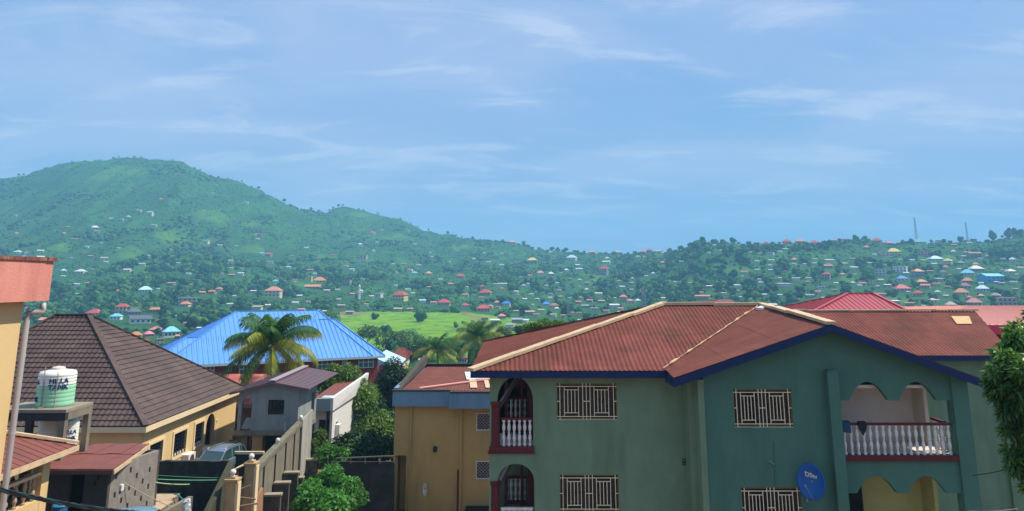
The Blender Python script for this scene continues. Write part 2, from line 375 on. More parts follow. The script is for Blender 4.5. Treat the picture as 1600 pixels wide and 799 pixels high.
for c, prof in COLS:
    left = 1.0 / (1 + math.exp((c - 430) / 60.0))
    ys = [-200, 15, 30, 60, 95, 200, 320, 450]
    zs = [0.2, 0.1, -0.4, -1.0, -3.4, -9.5, -13, -13]
    for (Y, r) in prof: ys.append(Y); zs.append(zrow(r, Y))
    Yr, zr = ys[-1], zs[-1]
    sl = (zs[-1] - zs[-2]) / (ys[-1] - ys[-2])
    ys += [Yr + 60, Yr + 200, Yr + 500, 4300]; zs += [zr + 60 * sl * 0.12, zr - 25, zr * 0.5, -20]
    # piecewise cubic (monotone-ish) via smoothing of a linear interpolation
    z = np.interp(_YS, ys, zs)
    _T.append(z)
_T = np.array(_T)
# light smoothing along the distance beyond 100 m
def _smooth(z, k):
    ker = np.ones(k) / k; pad = np.pad(z, (k // 2, k // 2), 'edge'); return np.convolve(pad, ker, 'valid')[:len(z)]
for i in range(len(_T)):
    s = _smooth(_T[i], 7); w = np.clip((_YS - 250) / 200, 0, 1) ; _T[i] = _T[i] * (1 - w) + s * w
def vnoise(x, y, seed=0):
    """cheap smooth value noise"""
    xi = np.floor(x).astype(np.int64); yi = np.floor(y).astype(np.int64); fx = x - xi; fy = y - yi
    fx = fx * fx * (3 - 2 * fx); fy = fy * fy * (3 - 2 * fy)
    def h(a, b):
        n = (a * 374761393 + b * 668265263 + seed * 974634777) & 0x7fffffff
        n = ((n ^ (n >> 13)) * 1274126177) & 0x7fffffff
        return ((n ^ (n >> 16)) & 0xffff) / 65535.0
    return (h(xi, yi) * (1 - fx) + h(xi + 1, yi) * fx) * (1 - fy) + (h(xi, yi + 1) * (1 - fx) + h(xi + 1, yi + 1) * fx) * fy
def fbm(x, y, sc_, seed=0, o=4):
    r = 0; a = 0.5; f = 1 / sc_; t = 0
    for i in range(o): r = r + a * vnoise(x * f, y * f, seed + i); t += a; a *= 0.5; f *= 2.1
    return r / t - 0.5
def ground_z(x, y):
    x = np.asarray(x, float); y = np.asarray(y, float)
    Yc = np.maximum(y, 30.0); a = np.clip(x / Yc, _A[0], _A[-1] - 1e-6)
    j = np.clip(np.searchsorted(_A, a) - 1, 0, len(_A) - 2); f = (a - _A[j]) / (_A[j + 1] - _A[j]); f = f * f * (3 - 2 * f) * 0.5 + f * 0.5
    yi = np.clip(y, _YS[0], _YS[-1] - 1)
    k = np.clip(np.searchsorted(_YS, yi, 'right') - 1, 0, len(_YS) - 2); g = (yi - _YS[k]) / (_YS[k + 1] - _YS[k])
    z0 = _T[j, k] * (1 - g) + _T[j, k + 1] * g; z1 = _T[j + 1, k] * (1 - g) + _T[j + 1, k + 1] * g
    z = z0 * (1 - f) + z1 * f
    w = np.clip((y - 550) / 500, 0, 1)
    z = z + w * (fbm(x, y, 170, 3) * 26 + fbm(x, y, 60, 9, 3) * 9 - (np.abs(fbm(x * 1.6, y * 0.55, 95, 15, 3)) < 0.06) * 0 + np.minimum(np.abs(fbm(x * 1.7, y * 0.5, 110, 15, 3)) * 60, 9) - 6)
    # the yard in front left lies higher than the drive on the right
    lf = 1 / (1 + np.exp((x + 12.0) / 0.8)); ff = 1 / (1 + np.exp((y - 36) / 1.0)); lm = 1 / (1 + np.exp((x + 10.5) / 0.8)); fm = 1 / (1 + np.exp((y - 62) / 4.0))
    z = z + lf * ff * 3.9 * (y > -100) + lm * fm * (1 - lf * ff) * 1.8
    # knoll carrying the plot behind the green house, right
    return z
MEADOW = lambda x, y: ((y > 250 + 0.0 * x) & (y < 600) & (x / np.maximum(y, 1) > (535 - 800) / 1178 + 0.03 * fbm(x, y, 40, 21)) & (x / np.maximum(y, 1) < (0.10 - (y > 430) * ((y - 430) / 170) * 0.155)))

def ground():
    rows = np.concatenate([np.arange(-150, 100, 2.0), np.arange(100, 320, 6.0), np.arange(320, 1900, 9.0), np.arange(1900, 3900, 60.0)])
    bs = np.concatenate([np.linspace(-1.7, -0.85, 30)[:-1], np.linspace(-0.85, 0.85, 330), np.linspace(0.85, 1.7, 30)[1:]])
    Yg, Bg = np.meshgrid(rows, bs, indexing='ij'); Xg = Bg * (Yg + 190)
    Zg = ground_z(Xg, Yg); nr, nc = Xg.shape
    V = np.stack([Xg, Yg, Zg], -1).reshape(-1, 3)
    i = np.arange(nr - 1)[:, None] * nc + np.arange(nc - 1)[None, :]
    F = np.stack([i, i + 1, i + nc + 1, i + nc], -1).reshape(-1, 4)
    m = bpy.data.materials.new('hillside_ground'); m.use_nodes = True; nt = m.node_tree; N = nt.nodes; L = nt.links
    b = N['Principled BSDF']; b.inputs['Roughness'].default_value = 0.95; b.inputs['Specular IOR Level'].default_value = 0.1
    tc = N.new('ShaderNodeTexCoord')
    def noise(scale, detail=5, rough=0.6, off=0):
        mp = N.new('ShaderNodeMapping'); mp.inputs['Location'].default_value = (off, off, 0); L.new(tc.outputs['Object'], mp.inputs[0])
        n = N.new('ShaderNodeTexNoise'); n.inputs['Scale'].default_value = scale; n.inputs['Detail'].default_value = detail; n.inputs['Roughness'].default_value = rough
        L.new(mp.outputs[0], n.inputs['Vector']); return n.outputs['Fac']
    def ramp(x, lo, hi):
        r = N.new('ShaderNodeMapRange'); r.inputs['From Min'].default_value = lo; r.inputs['From Max'].default_value = hi; L.new(x, r.inputs['Value']); return r.outputs[0]
    def mix(f, a, b_):
        mx = N.new('ShaderNodeMix'); mx.data_type = 'RGBA'; L.new(f, mx.inputs[0])
        for k, v in ((6, a), (7, b_)):
            if isinstance(v, tuple): mx.inputs[k].default_value = v
            else: L.new(v, mx.inputs[k])
        return mx.outputs[2]
    base = mix(ramp(noise(0.012), 0.40, 0.60), (0.014, 0.078, 0.024, 1), (0.048, 0.175, 0.032, 1))
    base = mix(ramp(noise(0.06, 6, 0.7, 40), 0.42, 0.62), base, (0.022, 0.075, 0.028, 1))
    base = mix(ramp(noise(0.018, 5, 0.6, 90), 0.66, 0.74), base, (0.16, 0.12, 0.07, 1))
    base = mix(ramp(noise(0.35, 4, 0.7, 11), 0.35, 0.75), base, (0.045, 0.12, 0.03, 1))
    at = N.new('ShaderNodeAttribute'); at.attribute_name = 'meadow'
    lime = mix(ramp(noise(0.05, 6, 0.65, 5), 0.35, 0.65), (0.15, 0.31, 0.016, 1), (0.23, 0.41, 0.022, 1))
    lime = mix(ramp(noise(0.13, 6, 0.7, 55), 0.50, 0.60), lime, (0.055, 0.18, 0.024, 1))
    base = mix(at.outputs['Fac'], base, lime)
    at2 = N.new('ShaderNodeAttribute'); at2.attribute_name = 'bare'
    base = mix(at2.outputs['Fac'], base, mix(ramp(noise(0.6, 6, 0.7), 0.35, 0.65), (0.20, 0.13, 0.085, 1), (0.33, 0.20, 0.12, 1)))
    L.new(base, b.inputs['Base Color'])
    bp = N.new('ShaderNodeBump'); bp.inputs['Strength'].default_value = 0.9; bp.inputs['Distance'].default_value = 2.5
    L.new(noise(0.22, 7, 0.75, 3), bp.inputs['Height']); L.new(bp.outputs[0], b.inputs['Normal'])
    o = npmesh('ground', V, F, m)
    x, y = V[:, 0], V[:, 1]; me = o.data
    mead = MEADOW(x, y).astype(np.float32)
    # brighter grass clearings on the slopes
    for (cx, cy_, w, h) in CLEARINGS:
        X0, Y0 = hit(cx, cy_)
        wx = w / FPX * Y0 / 2; wy = wx * 1.3
        d = ((x - X0) / wx) ** 2 + ((y - Y0) / wy) ** 2 + 2.6 * fbm(x, y, 30, 31) + 2.0 * fbm(x, y, 9, 33, 2)
        mead = np.maximum(mead, np.clip(1.0 - d, 0, 1) * 0.32)
    a = me.attributes.new('meadow', 'FLOAT', 'POINT'); a.data.foreach_set('value', mead.astype(np.float32))
    bare = (y < 75).astype(np.float32)
    # the dirt tracks across the meadow
    for pts in (((722, 488), (742, 497), (765, 512), (790, 520)), ((720, 512), (760, 513), (800, 516))):
        W = [hit(*p) for p in pts]
        for (A, B) in zip(W[:-1], W[1:]):
            A = np.array(A); B = np.array(B); ab = B - A
            t = np.clip(((x - A[0]) * ab[0] + (y - A[1]) * ab[1]) / (ab @ ab), 0, 1)
            d = np.hypot(x - A[0] - t * ab[0], (y - A[1] - t * ab[1]) * 0.6); bare = np.maximum(bare, np.clip(1.8 - d / 2.0, 0, 1) * 0.85)
    X0, Y0 = hit(540, 490); bare = np.maximum(bare, np.clip(1.5 - np.hypot((x - X0) / 14, (y - Y0) / 20), 0, 1))
    a = me.attributes.new('bare', 'FLOAT', 'POINT'); a.data.foreach_set('value', bare.astype(np.float32))
    me.polygons.foreach_set('use_smooth', [True] * len(me.polygons))
    return tag(o, kind='structure')
def hit(px, py, lo=300):
    """where the sight line through the photo's (px, py) first meets the ground"""
    Ys = np.arange(lo, 2100, 3.0); u = (px - 800) / FPX; v = (200 - py) / FPX; t = Ys / (CP - v * SP)
    gz = ground_z(u * t, Ys); rz = (SP + v * CP) * t + ZC
    k = np.argmax(gz >= rz)
    if gz[k] < rz[k]: k = np.argmin(rz - gz)
    return float(u * t[k]), float(Ys[k])
CLEARINGS = [(95, 385, 26, 5), (265, 373, 50, 8), (200, 395, 70, 10), (215, 435, 26, 7), (130, 477, 26, 7), (170, 275, 90, 14), (330, 340, 50, 7),
             (300, 492, 26, 8), (395, 390, 50, 8), (490, 400, 30, 12), (470, 445, 22, 8), (560, 335, 60, 8), (620, 370, 40, 8), (1140, 425, 70, 12), (1085, 440, 60, 9), (1240, 385, 50, 6),
             (1283, 400, 24, 6), (1480, 400, 30, 6), (1330, 440, 44, 8), (1475, 458, 26, 4), (930, 435, 60, 8), (1020, 462, 30, 5), (720, 385, 40, 6), (205, 505, 30, 8), (1400, 470, 50, 6), (390, 350, 40, 6)]
ground()
def haze():
    m = bpy.data.materials.new('haze_air'); m.use_nodes = True; nt = m.node_tree; N = nt.nodes
    for n in list(N):
        if n.type != 'OUTPUT_MATERIAL': N.remove(n)
    v = N.new('ShaderNodeVolumePrincipled'); v.inputs['Color'].default_value = (0.29, 0.67, 0.97, 1); v.inputs['Density'].default_value = 0.00034; v.inputs['Anisotropy'].default_value = 0.0
    nt.links.new(v.outputs[0], N['Material Output'].inputs['Volume'])
    mb = MB().box((-7200, -400, -60), (7200, 4400, 340)); o = mb.build('haze', m); tag(o, kind='stuff')
haze()
# ------------------------------------------------------------------ far houses
RC = {'red': (0.50, 0.07, 0.06), 'salmon': (0.62, 0.24, 0.17), 'orange': (0.60, 0.24, 0.09), 'white': (0.62, 0.63, 0.62), 'cream': (0.66, 0.58, 0.40),
      'grey': (0.30, 0.32, 0.34), 'dark grey': (0.10, 0.115, 0.13), 'blue': (0.06, 0.22, 0.62), 'sky blue': (0.20, 0.55, 0.72), 'pale blue': (0.50, 0.70, 0.78), 'teal': (0.16, 0.42, 0.40),
      'green': (0.12, 0.42, 0.26), 'yellow': (0.70, 0.55, 0.12), 'brown': (0.20, 0.10, 0.08), 'pink': (0.68, 0.20, 0.24), 'maroon': (0.28, 0.07, 0.08), 'tan': (0.42, 0.33, 0.24), 'pale green': (0.45, 0.60, 0.42), 'rusty': (0.33, 0.16, 0.10)}
far_roof = {k: mat('far_roof_' + k.replace(' ', '_'), v, 0.55, 0.12, 0.5, dirt=(v[0] * .6, v[1] * .6, v[2] * .6), dirt_amt=0.4, dirt_scale=0.8) for k, v in RC.items()}
WALLS = {'cream': (0.60, 0.50, 0.34), 'grey': (0.27, 0.27, 0.26), 'pale': (0.55, 0.54, 0.50), 'yellow': (0.62, 0.50, 0.20), 'pink': (0.52, 0.30, 0.27), 'earth': (0.30, 0.21, 0.15), 'white': (0.70, 0.70, 0.68), 'blue': (0.07, 0.33, 0.66)}
far_wall = {k: mat('far_wall_' + k, v, 0.9, 0.12, 0.6) for k, v in WALLS.items()}
far_glass = mat('far_opening', (0.02, 0.022, 0.025), 0.5, 0.1)

HS = [ # (column, row, width in the photo, roof colour, roof form, floors, wall colour)
 (146,354,13,'white','hip',1,'pink'),(150,361,9,'tan','flat',1,'pale'),(24,365,7,'orange','hip',1,'earth'),(98,365,7,'orange','hip',1,'earth'),(36,400,9,'blue','hip',1,'blue'),(39,395,7,'red','hip',1,'pale'),(25,393,9,'white','hip',1,'pale'),
 (61,392,10,'white','gable',1,'pale'),(60,401,12,'cream','gable',1,'cream'),(160,403,13,'tan','gable',1,'pale'),(164,410,8,'white','flat',1,'pale'),(122,423,14,'white','hip',1,'cream'),(97,422,9,'pale blue','hip',1,'pale'),(197,422,11,'white','gable',1,'cream'),
 (223,451,22,'pale blue','hip',1,'pale'),(183,455,7,'orange','hip',1,'earth'),(143,487,23,'red','hip',1,'cream'),(187,478,19,'red','hip',2,'cream'),(178,493,17,'sky blue','hip',1,'white'),(204,485,25,'dark grey','hip',1,'grey'),
 (212,497,38,'dark grey','gable',1,'white'),(70,499,24,'salmon','gable',1,'earth'),(52,498,14,'pale blue','flat',1,'pale'),(242,483,20,'orange','gable',1,'earth'),(288,467,30,'grey','block',2,'grey'),(287,474,16,'orange','hip',1,'cream'),(330,455,13,'orange','gable',1,'earth'),(314,457,12,'salmon','gable',1,'earth'),(341,451,10,'salmon','hip',1,'cream'),
 (277,494,9,'green','gable',1,'pale'),(246,501,11,'maroon','hip',1,'earth'),(262,516,30,'sky blue','hip',1,'pale'),(240,514,18,'pink','hip',1,'earth'),(229,521,17,'pink','hip',1,'earth'),(208,522,20,'orange','hip',1,'earth'),(225,533,11,'red','gable',1,'earth'),(332,508,16,'salmon','gable',1,'earth'),(247,531,13,'grey','block',2,'grey'),(275,525,10,'salmon','hip',1,'earth'),(289,505,12,'rusty','gable',1,'pale'),(40,481,12,'red','hip',1,'pale'),(310,514,8,'white','flat',1,'pale'),
 (250,309+2,7,'orange','hip',1,'earth'),(215,329,9,'white','flat',1,'pale'),(233,331,9,'white','gable',1,'pale'),(199,338,7,'pale green','hip',1,'pale'),(239,353,9,'yellow','flat',1,'pale'),(172,341,7,'white','gable',1,'pale'),(189,343,6,'white','flat',1,'pale'),(331,302,6,'white','flat',1,'pale'),(337,289,5,'white','flat',1,'pale'),(384,316,7,'white','flat',1,'pale'),(19,324,5,'white','flat',1,'pale'),(105,355,5,'white','flat',1,'pale'),
 (23,337,5,'white','flat',1,'pale'),(157,381,5,'white','flat',1,'pale'),(224,375,5,'white','flat',1,'pale'),(265,390,4,'white','flat',1,'pale'),(318,330,6,'pale blue','flat',1,'pale'),(305,351,6,'white','flat',1,'pale'),(342,384,9,'white','flat',1,'pale'),(368,385,8,'grey','flat',1,'pale'),(398,368,6,'tan','hip',1,'earth'),(359,407,9,'white','flat',1,'pale'),(375,428,10,'white','flat',1,'pale'),(346,428,6,'salmon','flat',1,'pale'),
 (293,428,8,'pale blue','flat',1,'pale'),(265,443,12,'tan','flat',1,'earth'),(299,445,8,'orange','gable',1,'earth'),(246,453,6,'pale blue','flat',1,'pale'),(231,400,5,'white','flat',1,'pale'),(118,444,9,'white','flat',1,'pale'),(110,403,7,'grey','flat',1,'pale'),(143,422,6,'tan','flat',1,'earth'),
 (403,367,11,'maroon','gable',1,'earth'),(402,374,7,'white','flat',1,'pale'),(478,387,8,'white','gable',1,'pale'),(408,396,9,'sky blue','gable',1,'white'),(418,397,12,'red','hip',1,'earth'),(360,419,8,'tan','gable',1,'pale'),(520,398,11,'maroon','gable',1,'yellow'),(562,404-23,9,'pale blue','hip',1,'pale'),(581,363,12,'red','hip',1,'pale'),(583,391,8,'tan','hip',1,'cream'),(549,422,9,'white','flat',1,'pale'),
 (567,400,11,'pink','block',2,'pink'),(562,409,12,'grey','block',1,'pale'),(429,439,12,'teal','hip',1,'pale'),(424,452,26,'salmon','hip',2,'cream'),(459,437,10,'orange','block',1,'cream'),(497,437,24,'orange','hip',1,'cream'),(487,447,26,'orange','gable',1,'earth'),(482,434,9,'grey','block',2,'yellow'),(541,439,14,'grey','block',2,'grey'),(590,459,15,'pale blue','block',1,'pale'),(641,421,9,'pink','gable',1,'white'),(647,426,13,'teal','hip',1,'pale'),
 (669,426,14,'orange','hip',1,'cream'),(619,425,5,'salmon','hip',1,'pale'),(624,459,27,'red','hip',2,'yellow'),(549,459,10,'salmon','gable',1,'earth'),(467,462,10,'white','gable',1,'pink'),(693,471,22,'red','hip',1,'pink'),(470,483,12,'pink','gable',1,'pale'),(506,487,8,'white','gable',1,'earth'),(532,478,14,'tan','flat',1,'earth'),(545,488,13,'grey','flat',1,'earth'),
 (450,419,8,'white','flat',1,'pale'),(376,420,7,'grey','flat',1,'earth'),(491,428,7,'white','flat',1,'pale'),(540,416,8,'pink','flat',1,'pale'),(614,413,6,'white','flat',1,'pale'),(597,359,5,'white','flat',1,'pale'),(588,378,5,'white','flat',1,'pale'),(648,381,7,'white','flat',1,'pale'),(672,395,5,'white','flat',1,'pale'),(675,402,5,'white','flat',1,'pale'),(693,366,6,'pale blue','flat',1,'pale'),(637,360,6,'pink','flat',1,'pale'),
 (395,455,10,'white','flat',1,'earth'),(400,480,16,'tan','flat',1,'pale'),(418,477,12,'cream','flat',1,'pale'),(510,455,9,'white','flat',1,'earth'),(527,453,8,'pale green','flat',1,'pale'),(580,463,9,'white','flat',1,'pale'),(618,447,7,'pale blue','flat',1,'pale'),(645,459,8,'white','flat',1,'pale'),(621,483,14,'tan','flat',1,'earth'),(640,483,10,'pink','flat',1,'earth'),(660,470,12,'pale blue','flat',1,'pale'),(677,472,11,'salmon','gable',1,'pale'),
 (719,430,16,'red','hip',1,'grey'),(832,405,19,'yellow','hip',2,'grey'),(894,401,20,'pale blue','hip',2,'pale'),(881,389,10,'blue','hip',1,'pale'),(902,414,10,'white','gable',1,'earth'),(885,421,9,'white','hip',1,'pale'),(905,420,12,'pale green','gable',1,'pale'),(949,403,9,'white','hip',1,'pale'),(948,409,15,'pale green','gable',1,'pale'),(944,419,18,'red','hip',3,'grey'),(926,388,15,'salmon','gable',1,'pale'),(965,388,17,'grey','hip',1,'earth'),
 (800,375,13,'salmon','hip',1,'earth'),(844,381,6,'orange','hip',1,'earth'),(844,425,14,'pink','hip',1,'white'),(861,427,12,'white','hip',1,'grey'),(784,410-14,6,'white','flat',1,'pale'),(763,409,9,'white','flat',1,'pale'),(740,404,7,'white','gable',1,'pale'),(702,409,5,'white','flat',1,'pale'),(784,414,8,'pale blue','flat',1,'pale'),(756,396,5,'white','flat',1,'pale'),(716,393,4,'white','flat',1,'pale'),(695,366,5,'grey','flat',1,'pale'),
 (753,447,9,'red','hip',2,'pink'),(758,456,23,'red','hip',1,'grey'),(784,451,9,'red','hip',1,'pale'),(727,476,14,'red','hip',1,'pale'),(755,480,24,'red','hip',1,'pink'),(766,478,11,'salmon','hip',1,'pink'),(777,472,12,'salmon','hip',1,'pale'),(791,473,16,'blue','hip',1,'pale'),(854,474,15,'blue','hip',1,'pale'),(866,476,18,'rusty','hip',1,'pale'),(784,493,15,'pink','hip',1,'grey'),(854,447,6,'white','flat',1,'pale'),
 (889,448,10,'white','block',2,'pale'),(820,468,8,'white','flat',1,'pale'),(870,482,9,'white','hip',1,'pale'),(905,490,10,'yellow','block',2,'yellow'),(936,459,13,'cream','flat',1,'cream'),(975,463,15,'salmon','hip',2,'pink'),(985,469,12,'pink','hip',1,'pale'),(961,477,18,'white','flat',1,'pale'),(973,448,9,'white','flat',1,'pale'),(998,402,6,'sky blue','flat',1,'pale'),(997,469,12,'pale green','hip',1,'white'),
 (777,444,12,'grey','flat',1,'pale'),(785,444,14,'pale green','flat',1,'pale'),(729,449,6,'white','flat',1,'pale'),(763,444,7,'grey','flat',1,'earth'),(818,446,10,'grey','hip',1,'pale'),(825,444,5,'white','flat',1,'pale'),(813,434,7,'grey','flat',1,'earth'),(828,430,8,'pink','gable',1,'pale'),(848,434,10,'grey','block',1,'earth'),(877,427,6,'tan','flat',1,'pale'),(876,464,8,'tan','flat',1,'earth'),(860,466,7,'white','flat',1,'pale'),
 (828,488,16,'tan','flat',1,'earth'),(838,492,11,'rusty','flat',1,'pale'),(806,486,10,'tan','gable',1,'pale'),(808,500,20,'grey','flat',1,'earth'),(773,501,16,'white','flat',1,'earth'),(757,497,12,'rusty','flat',1,'earth'),(797,508,18,'grey','flat',1,'pale'),(820,501,14,'pale blue','flat',1,'pale'),(904,472,10,'pink','flat',1,'earth'),(915,478,12,'grey','flat',1,'earth'),(922,469,12,'pink','gable',1,'earth'),(940,470,12,'tan','gable',1,'earth'),(930,482,14,'grey','block',1,'pale'),(948,486,12,'rusty','flat',1,'pink'),(890,467,6,'grey','flat',1,'pale'),(970,482,10,'pink','flat',1,'pale'),(865,492,12,'tan','flat',1,'pale'),(880,494,8,'salmon','flat',1,'earth'),
 (1015,384,12,'red','hip',1,'earth'),(1005,389,11,'salmon','hip',1,'earth'),(1030,392,16,'tan','gable',1,'pale'),(998,401,9,'white','flat',1,'pale'),(1007,401,6,'white','flat',1,'pale'),(1100,366,10,'brown','hip',1,'earth'),(1036,410,9,'salmon','hip',1,'earth'),(1021,427,7,'white','hip',1,'pale'),(1117,383,6,'white','flat',1,'pale'),(1155,383,5,'white','flat',1,'pale'),(1198,369,11,'red','hip',1,'pale'),(1207,407,10,'white','flat',1,'pale'),
 (1231,368,17,'red','hip',1,'pink'),(1252,370,18,'salmon','hip',1,'pink'),(1274,368,17,'red','hip',1,'pale'),(1190,379,6,'red','flat',1,'pale'),(1243,405,12,'salmon','hip',1,'grey'),(1242,413,7,'white','flat',1,'pale'),(1296,415,14,'orange','gable',1,'grey'),(1294,428,15,'red','hip',2,'grey'),(1184,409,8,'white','flat',1,'pale'),(1246,435,14,'grey','flat',1,'pale'),(1265,435,10,'grey','flat',1,'pale'),(1228,444,24,'grey','flat',1,'pale'),(1286,448,14,'white','block',1,'pale'),
 (1268,462,14,'grey','flat',1,'earth'),(1195,461,8,'white','gable',1,'yellow'),(1220,462,7,'pale blue','flat',1,'pale'),(1132,459,10,'tan','flat',1,'pale'),(1100,463,28,'orange','flat',1,'grey'),(1209,477,14,'white','flat',1,'pale'),(1270,475,26,'grey','block',3,'grey'),(1037,467,8,'white','flat',1,'pale'),(1055,441,6,'white','flat',1,'pale'),(1153,446,10,'white','flat',1,'pale'),(1097,458,7,'orange','flat',1,'cream'),(1010,432,6,'pale blue','flat',1,'pale'),(1187,437,6,'white','flat',1,'pale'),
 (1205,395,14,'grey','block',1,'pale'),(1220,393,8,'white','flat',1,'pale'),(1229,389,9,'pale green','flat',1,'pale'),(1108,395,7,'pale blue','flat',1,'pale'),(1127,391,5,'white','flat',1,'pale'),(1173,395,6,'white','flat',1,'pale'),(1184,422,8,'pale green','flat',1,'pale'),(1190,442,8,'white','flat',1,'pale'),(1258,413,6,'white','flat',1,'pale'),(1274,412,7,'white','flat',1,'pale'),(1300,407,10,'white','flat',1,'pale'),(1280,456,10,'pink','flat',1,'pale'),(1252,479,10,'tan','flat',1,'earth'),
 (1322,367,12,'salmon','flat',1,'pale'),(1303,367,8,'pink','flat',1,'pale'),(1372,370,18,'red','hip',1,'pink'),(1390,369,12,'red','hip',1,'pink'),(1440,367,17,'salmon','hip',1,'pale'),(1442,376,19,'teal','hip',1,'pale'),(1356,386,11,'salmon','hip',1,'earth'),(1386,394,18,'cream','block',2,'cream'),(1401,392,22,'yellow','hip',2,'yellow'),(1448,393,20,'pink','block',2,'pink'),(1468,374,10,'tan','flat',1,'pale'),(1493,383,9,'salmon','flat',1,'earth'),
 (1517,379,8,'white','flat',1,'pale'),(1492,393,9,'pale green','hip',1,'pale'),(1513,394,9,'salmon','gable',1,'earth'),(1527,396,18,'rusty','gable',2,'earth'),(1466,403,19,'pale blue','hip',1,'pale'),(1484,406,15,'yellow','hip',1,'cream'),(1508,401,8,'white','flat',1,'pale'),(1585,404,11,'white','hip',1,'pale'),(1583,423,12,'white','hip',1,'pale'),(1530,418,20,'cream','hip',1,'grey'),(1517,424,22,'sky blue','hip',1,'pale'),(1556,430,30,'sky blue','gable',2,'blue'),
 (1411,417,22,'white','block',2,'white'),(1438,423,16,'orange','hip',2,'grey'),(1379,422,18,'white','block',2,'pale'),(1480,417,10,'red','hip',1,'pale'),(1295,440-26,6,'orange','flat',1,'earth'),(1318,428,8,'salmon','hip',1,'pale'),(1413,434,18,'blue','hip',1,'pale'),(1443,439,15,'orange','hip',1,'earth'),(1450,446,16,'salmon','gable',1,'pink'),(1414,449,24,'red','hip',1,'pink'),(1438,457,17,'red','hip',1,'pink'),(1365,440,9,'yellow','block',2,'yellow'),(1378,438,9,'white','flat',1,'pale'),
 (1516,438,18,'orange','hip',1,'earth'),(1512,445,18,'maroon','hip',1,'pink'),(1540,449,20,'pale blue','hip',1,'pale'),(1508,455,24,'orange','hip',1,'cream'),(1535,462,9,'orange','hip',1,'earth'),(1517,464,10,'red','hip',1,'earth'),(1560,461,15,'tan','hip',1,'earth'),(1528,470,25,'salmon','hip',1,'pink'),(1580,467,26,'salmon','block',2,'pink'),(1337,418,11,'white','flat',1,'pale'),(1322,412,8,'pale green','flat',1,'pale'),(1490,475,18,'tan','hip',1,'earth'),(1350,443,12,'pink','flat',1,'earth'),
 (1296,407,10,'white','flat',1,'pale'),(1535,443,8,'cream','gable',1,'pale'),(1466,444,12,'rusty','flat',1,'pink'),(1470,436,12,'grey','flat',1,'pink'),(1455,424,10,'rusty','gable',1,'earth'),(1424,474,14,'rusty','flat',1,'earth'),(1460,468,12,'tan','hip',1,'pale'),(1380,460,16,'rusty','flat',1,'earth'),(1308,443,8,'white','flat',1,'pale'),(1345,447,7,'pale green','flat',1,'pale'),(1566,374,10,'rusty','flat',1,'earth'),(1590,368,12,'rusty','flat',1,'earth'),(1509,376,7,'pink','flat',1,'earth'),
 (1290,466,10,'white','flat',1,'pale'),(1427,407,7,'white','flat',1,'pale'),(1408,407,6,'white','flat',1,'pale'),(1570,405,8,'grey','flat',1,'pale'),(1597,418,9,'cream','flat',1,'pale'),(1500,421,7,'white','flat',1,'pale'),(1405,372,7,'salmon','flat',1,'earth'),(1465,469,10,'salmon','flat',1,'pale'),(1548,438,7,'white','flat',1,'pale'),(1558,481,14,'salmon','hip',1,'pink'),
 (700,548,26,'rusty','hip',1,'cream'),(722,560,20,'brown','hip',1,'pale'),(660,565,16,'tan','flat',1,'pale'),(645,556,14,'rusty','hip',1,'earth'),
]
def more_shacks():
    g = random.Random(31)
    for (x0, y0, x1, y1, n) in ((1330, 395, 1600, 482, 40), (1200, 400, 1330, 478, 10), (740, 435, 1000, 508, 34), (1040, 395, 1200, 470, 8), (90, 370, 480, 500, 18), (480, 400, 740, 484, 14)):
        k = 0; t = 0
        while k < n and t < 4000:
            t += 1; px, py = g.uniform(x0, x1), g.uniform(y0, y1); w = g.choice((5, 6, 7, 8, 9, 11))
            if 535 < px < 800 and py > 484: continue
            if any(abs(px - h[0]) < (w + h[2]) * .55 + 1 and abs(py - h[1]) < 6 for h in HS): continue
            HS.append((round(px, 1), round(py, 1), w, g.choice(('white', 'white', 'grey', 'rusty', 'tan', 'pale blue', 'salmon', 'pale green')), g.choice(('flat', 'flat', 'gable', 'hip')) if w > 7 else 'flat', 1, g.choice(('pale', 'earth', 'grey', 'cream')))); k += 1
more_shacks()
HOUSES = []   # (px, py, w, X, Y, z, h) for the labels and the tree clearance
def region(px, py):
    if px < 480: s = 'the tall left hill'; lo, hi = 380, 440
    elif px < 740: s = 'the second hill'; lo, hi = 400, 445
    elif px < 1040: s = 'the saddle between the hills'; lo, hi = 410, 450
    elif px < 1320: s = 'the wooded right ridge'; lo, hi = 385, 430
    else: s = 'the crowded right hillside'; lo, hi = 385, 430
    return ('high on ' if py < lo else 'halfway up ' if py < hi else 'low on ') + s
SPOT = []
def place_houses():
    rr = random.Random(5)
    out = []
    for (px, py, w, rc, form, fl, wc) in HS:
        hr = 0.30 if form == 'hip' else 0.16 if form == 'gable' else 0.05
        base = py + 5.0
        for _ in range(3):
            x, Y = hit(px, base, 160 if py > 520 else 330)
            Wm = w / FPX * math.hypot(Y, x) * 0.98
            fh = min(3.0, max(1.5, Wm * 0.30)) if fl == 1 else min(3.0, Wm * 0.28)
            tot = fh * fl * (1.0 if w >= 9 else 0.8) ; rise = Wm * hr * 0.75
            base = py + (rise * 0.5 + tot) * FPX / Y * 0.98
            base = min(base, py + 3 + 0.55 * w * (1 + 0.5 * (fl - 1)))
            tot = max(1.6, (base - py) * Y / FPX - rise * 0.5)
        out.append((px, py, w, rc, form, fl, wc, x, Y, float(ground_z(x, Y)), Wm, tot, rise, base, rr.uniform(-0.45, 0.45)))
    return out
FORMW = {'hip': 'hip-roofed', 'gable': 'gable-roofed', 'flat': 'low-pitched', 'block': 'flat-topped'}
def size_word(w): return 'tiny' if w < 7 else 'small' if w < 12 else 'mid-sized' if w < 20 else 'large'
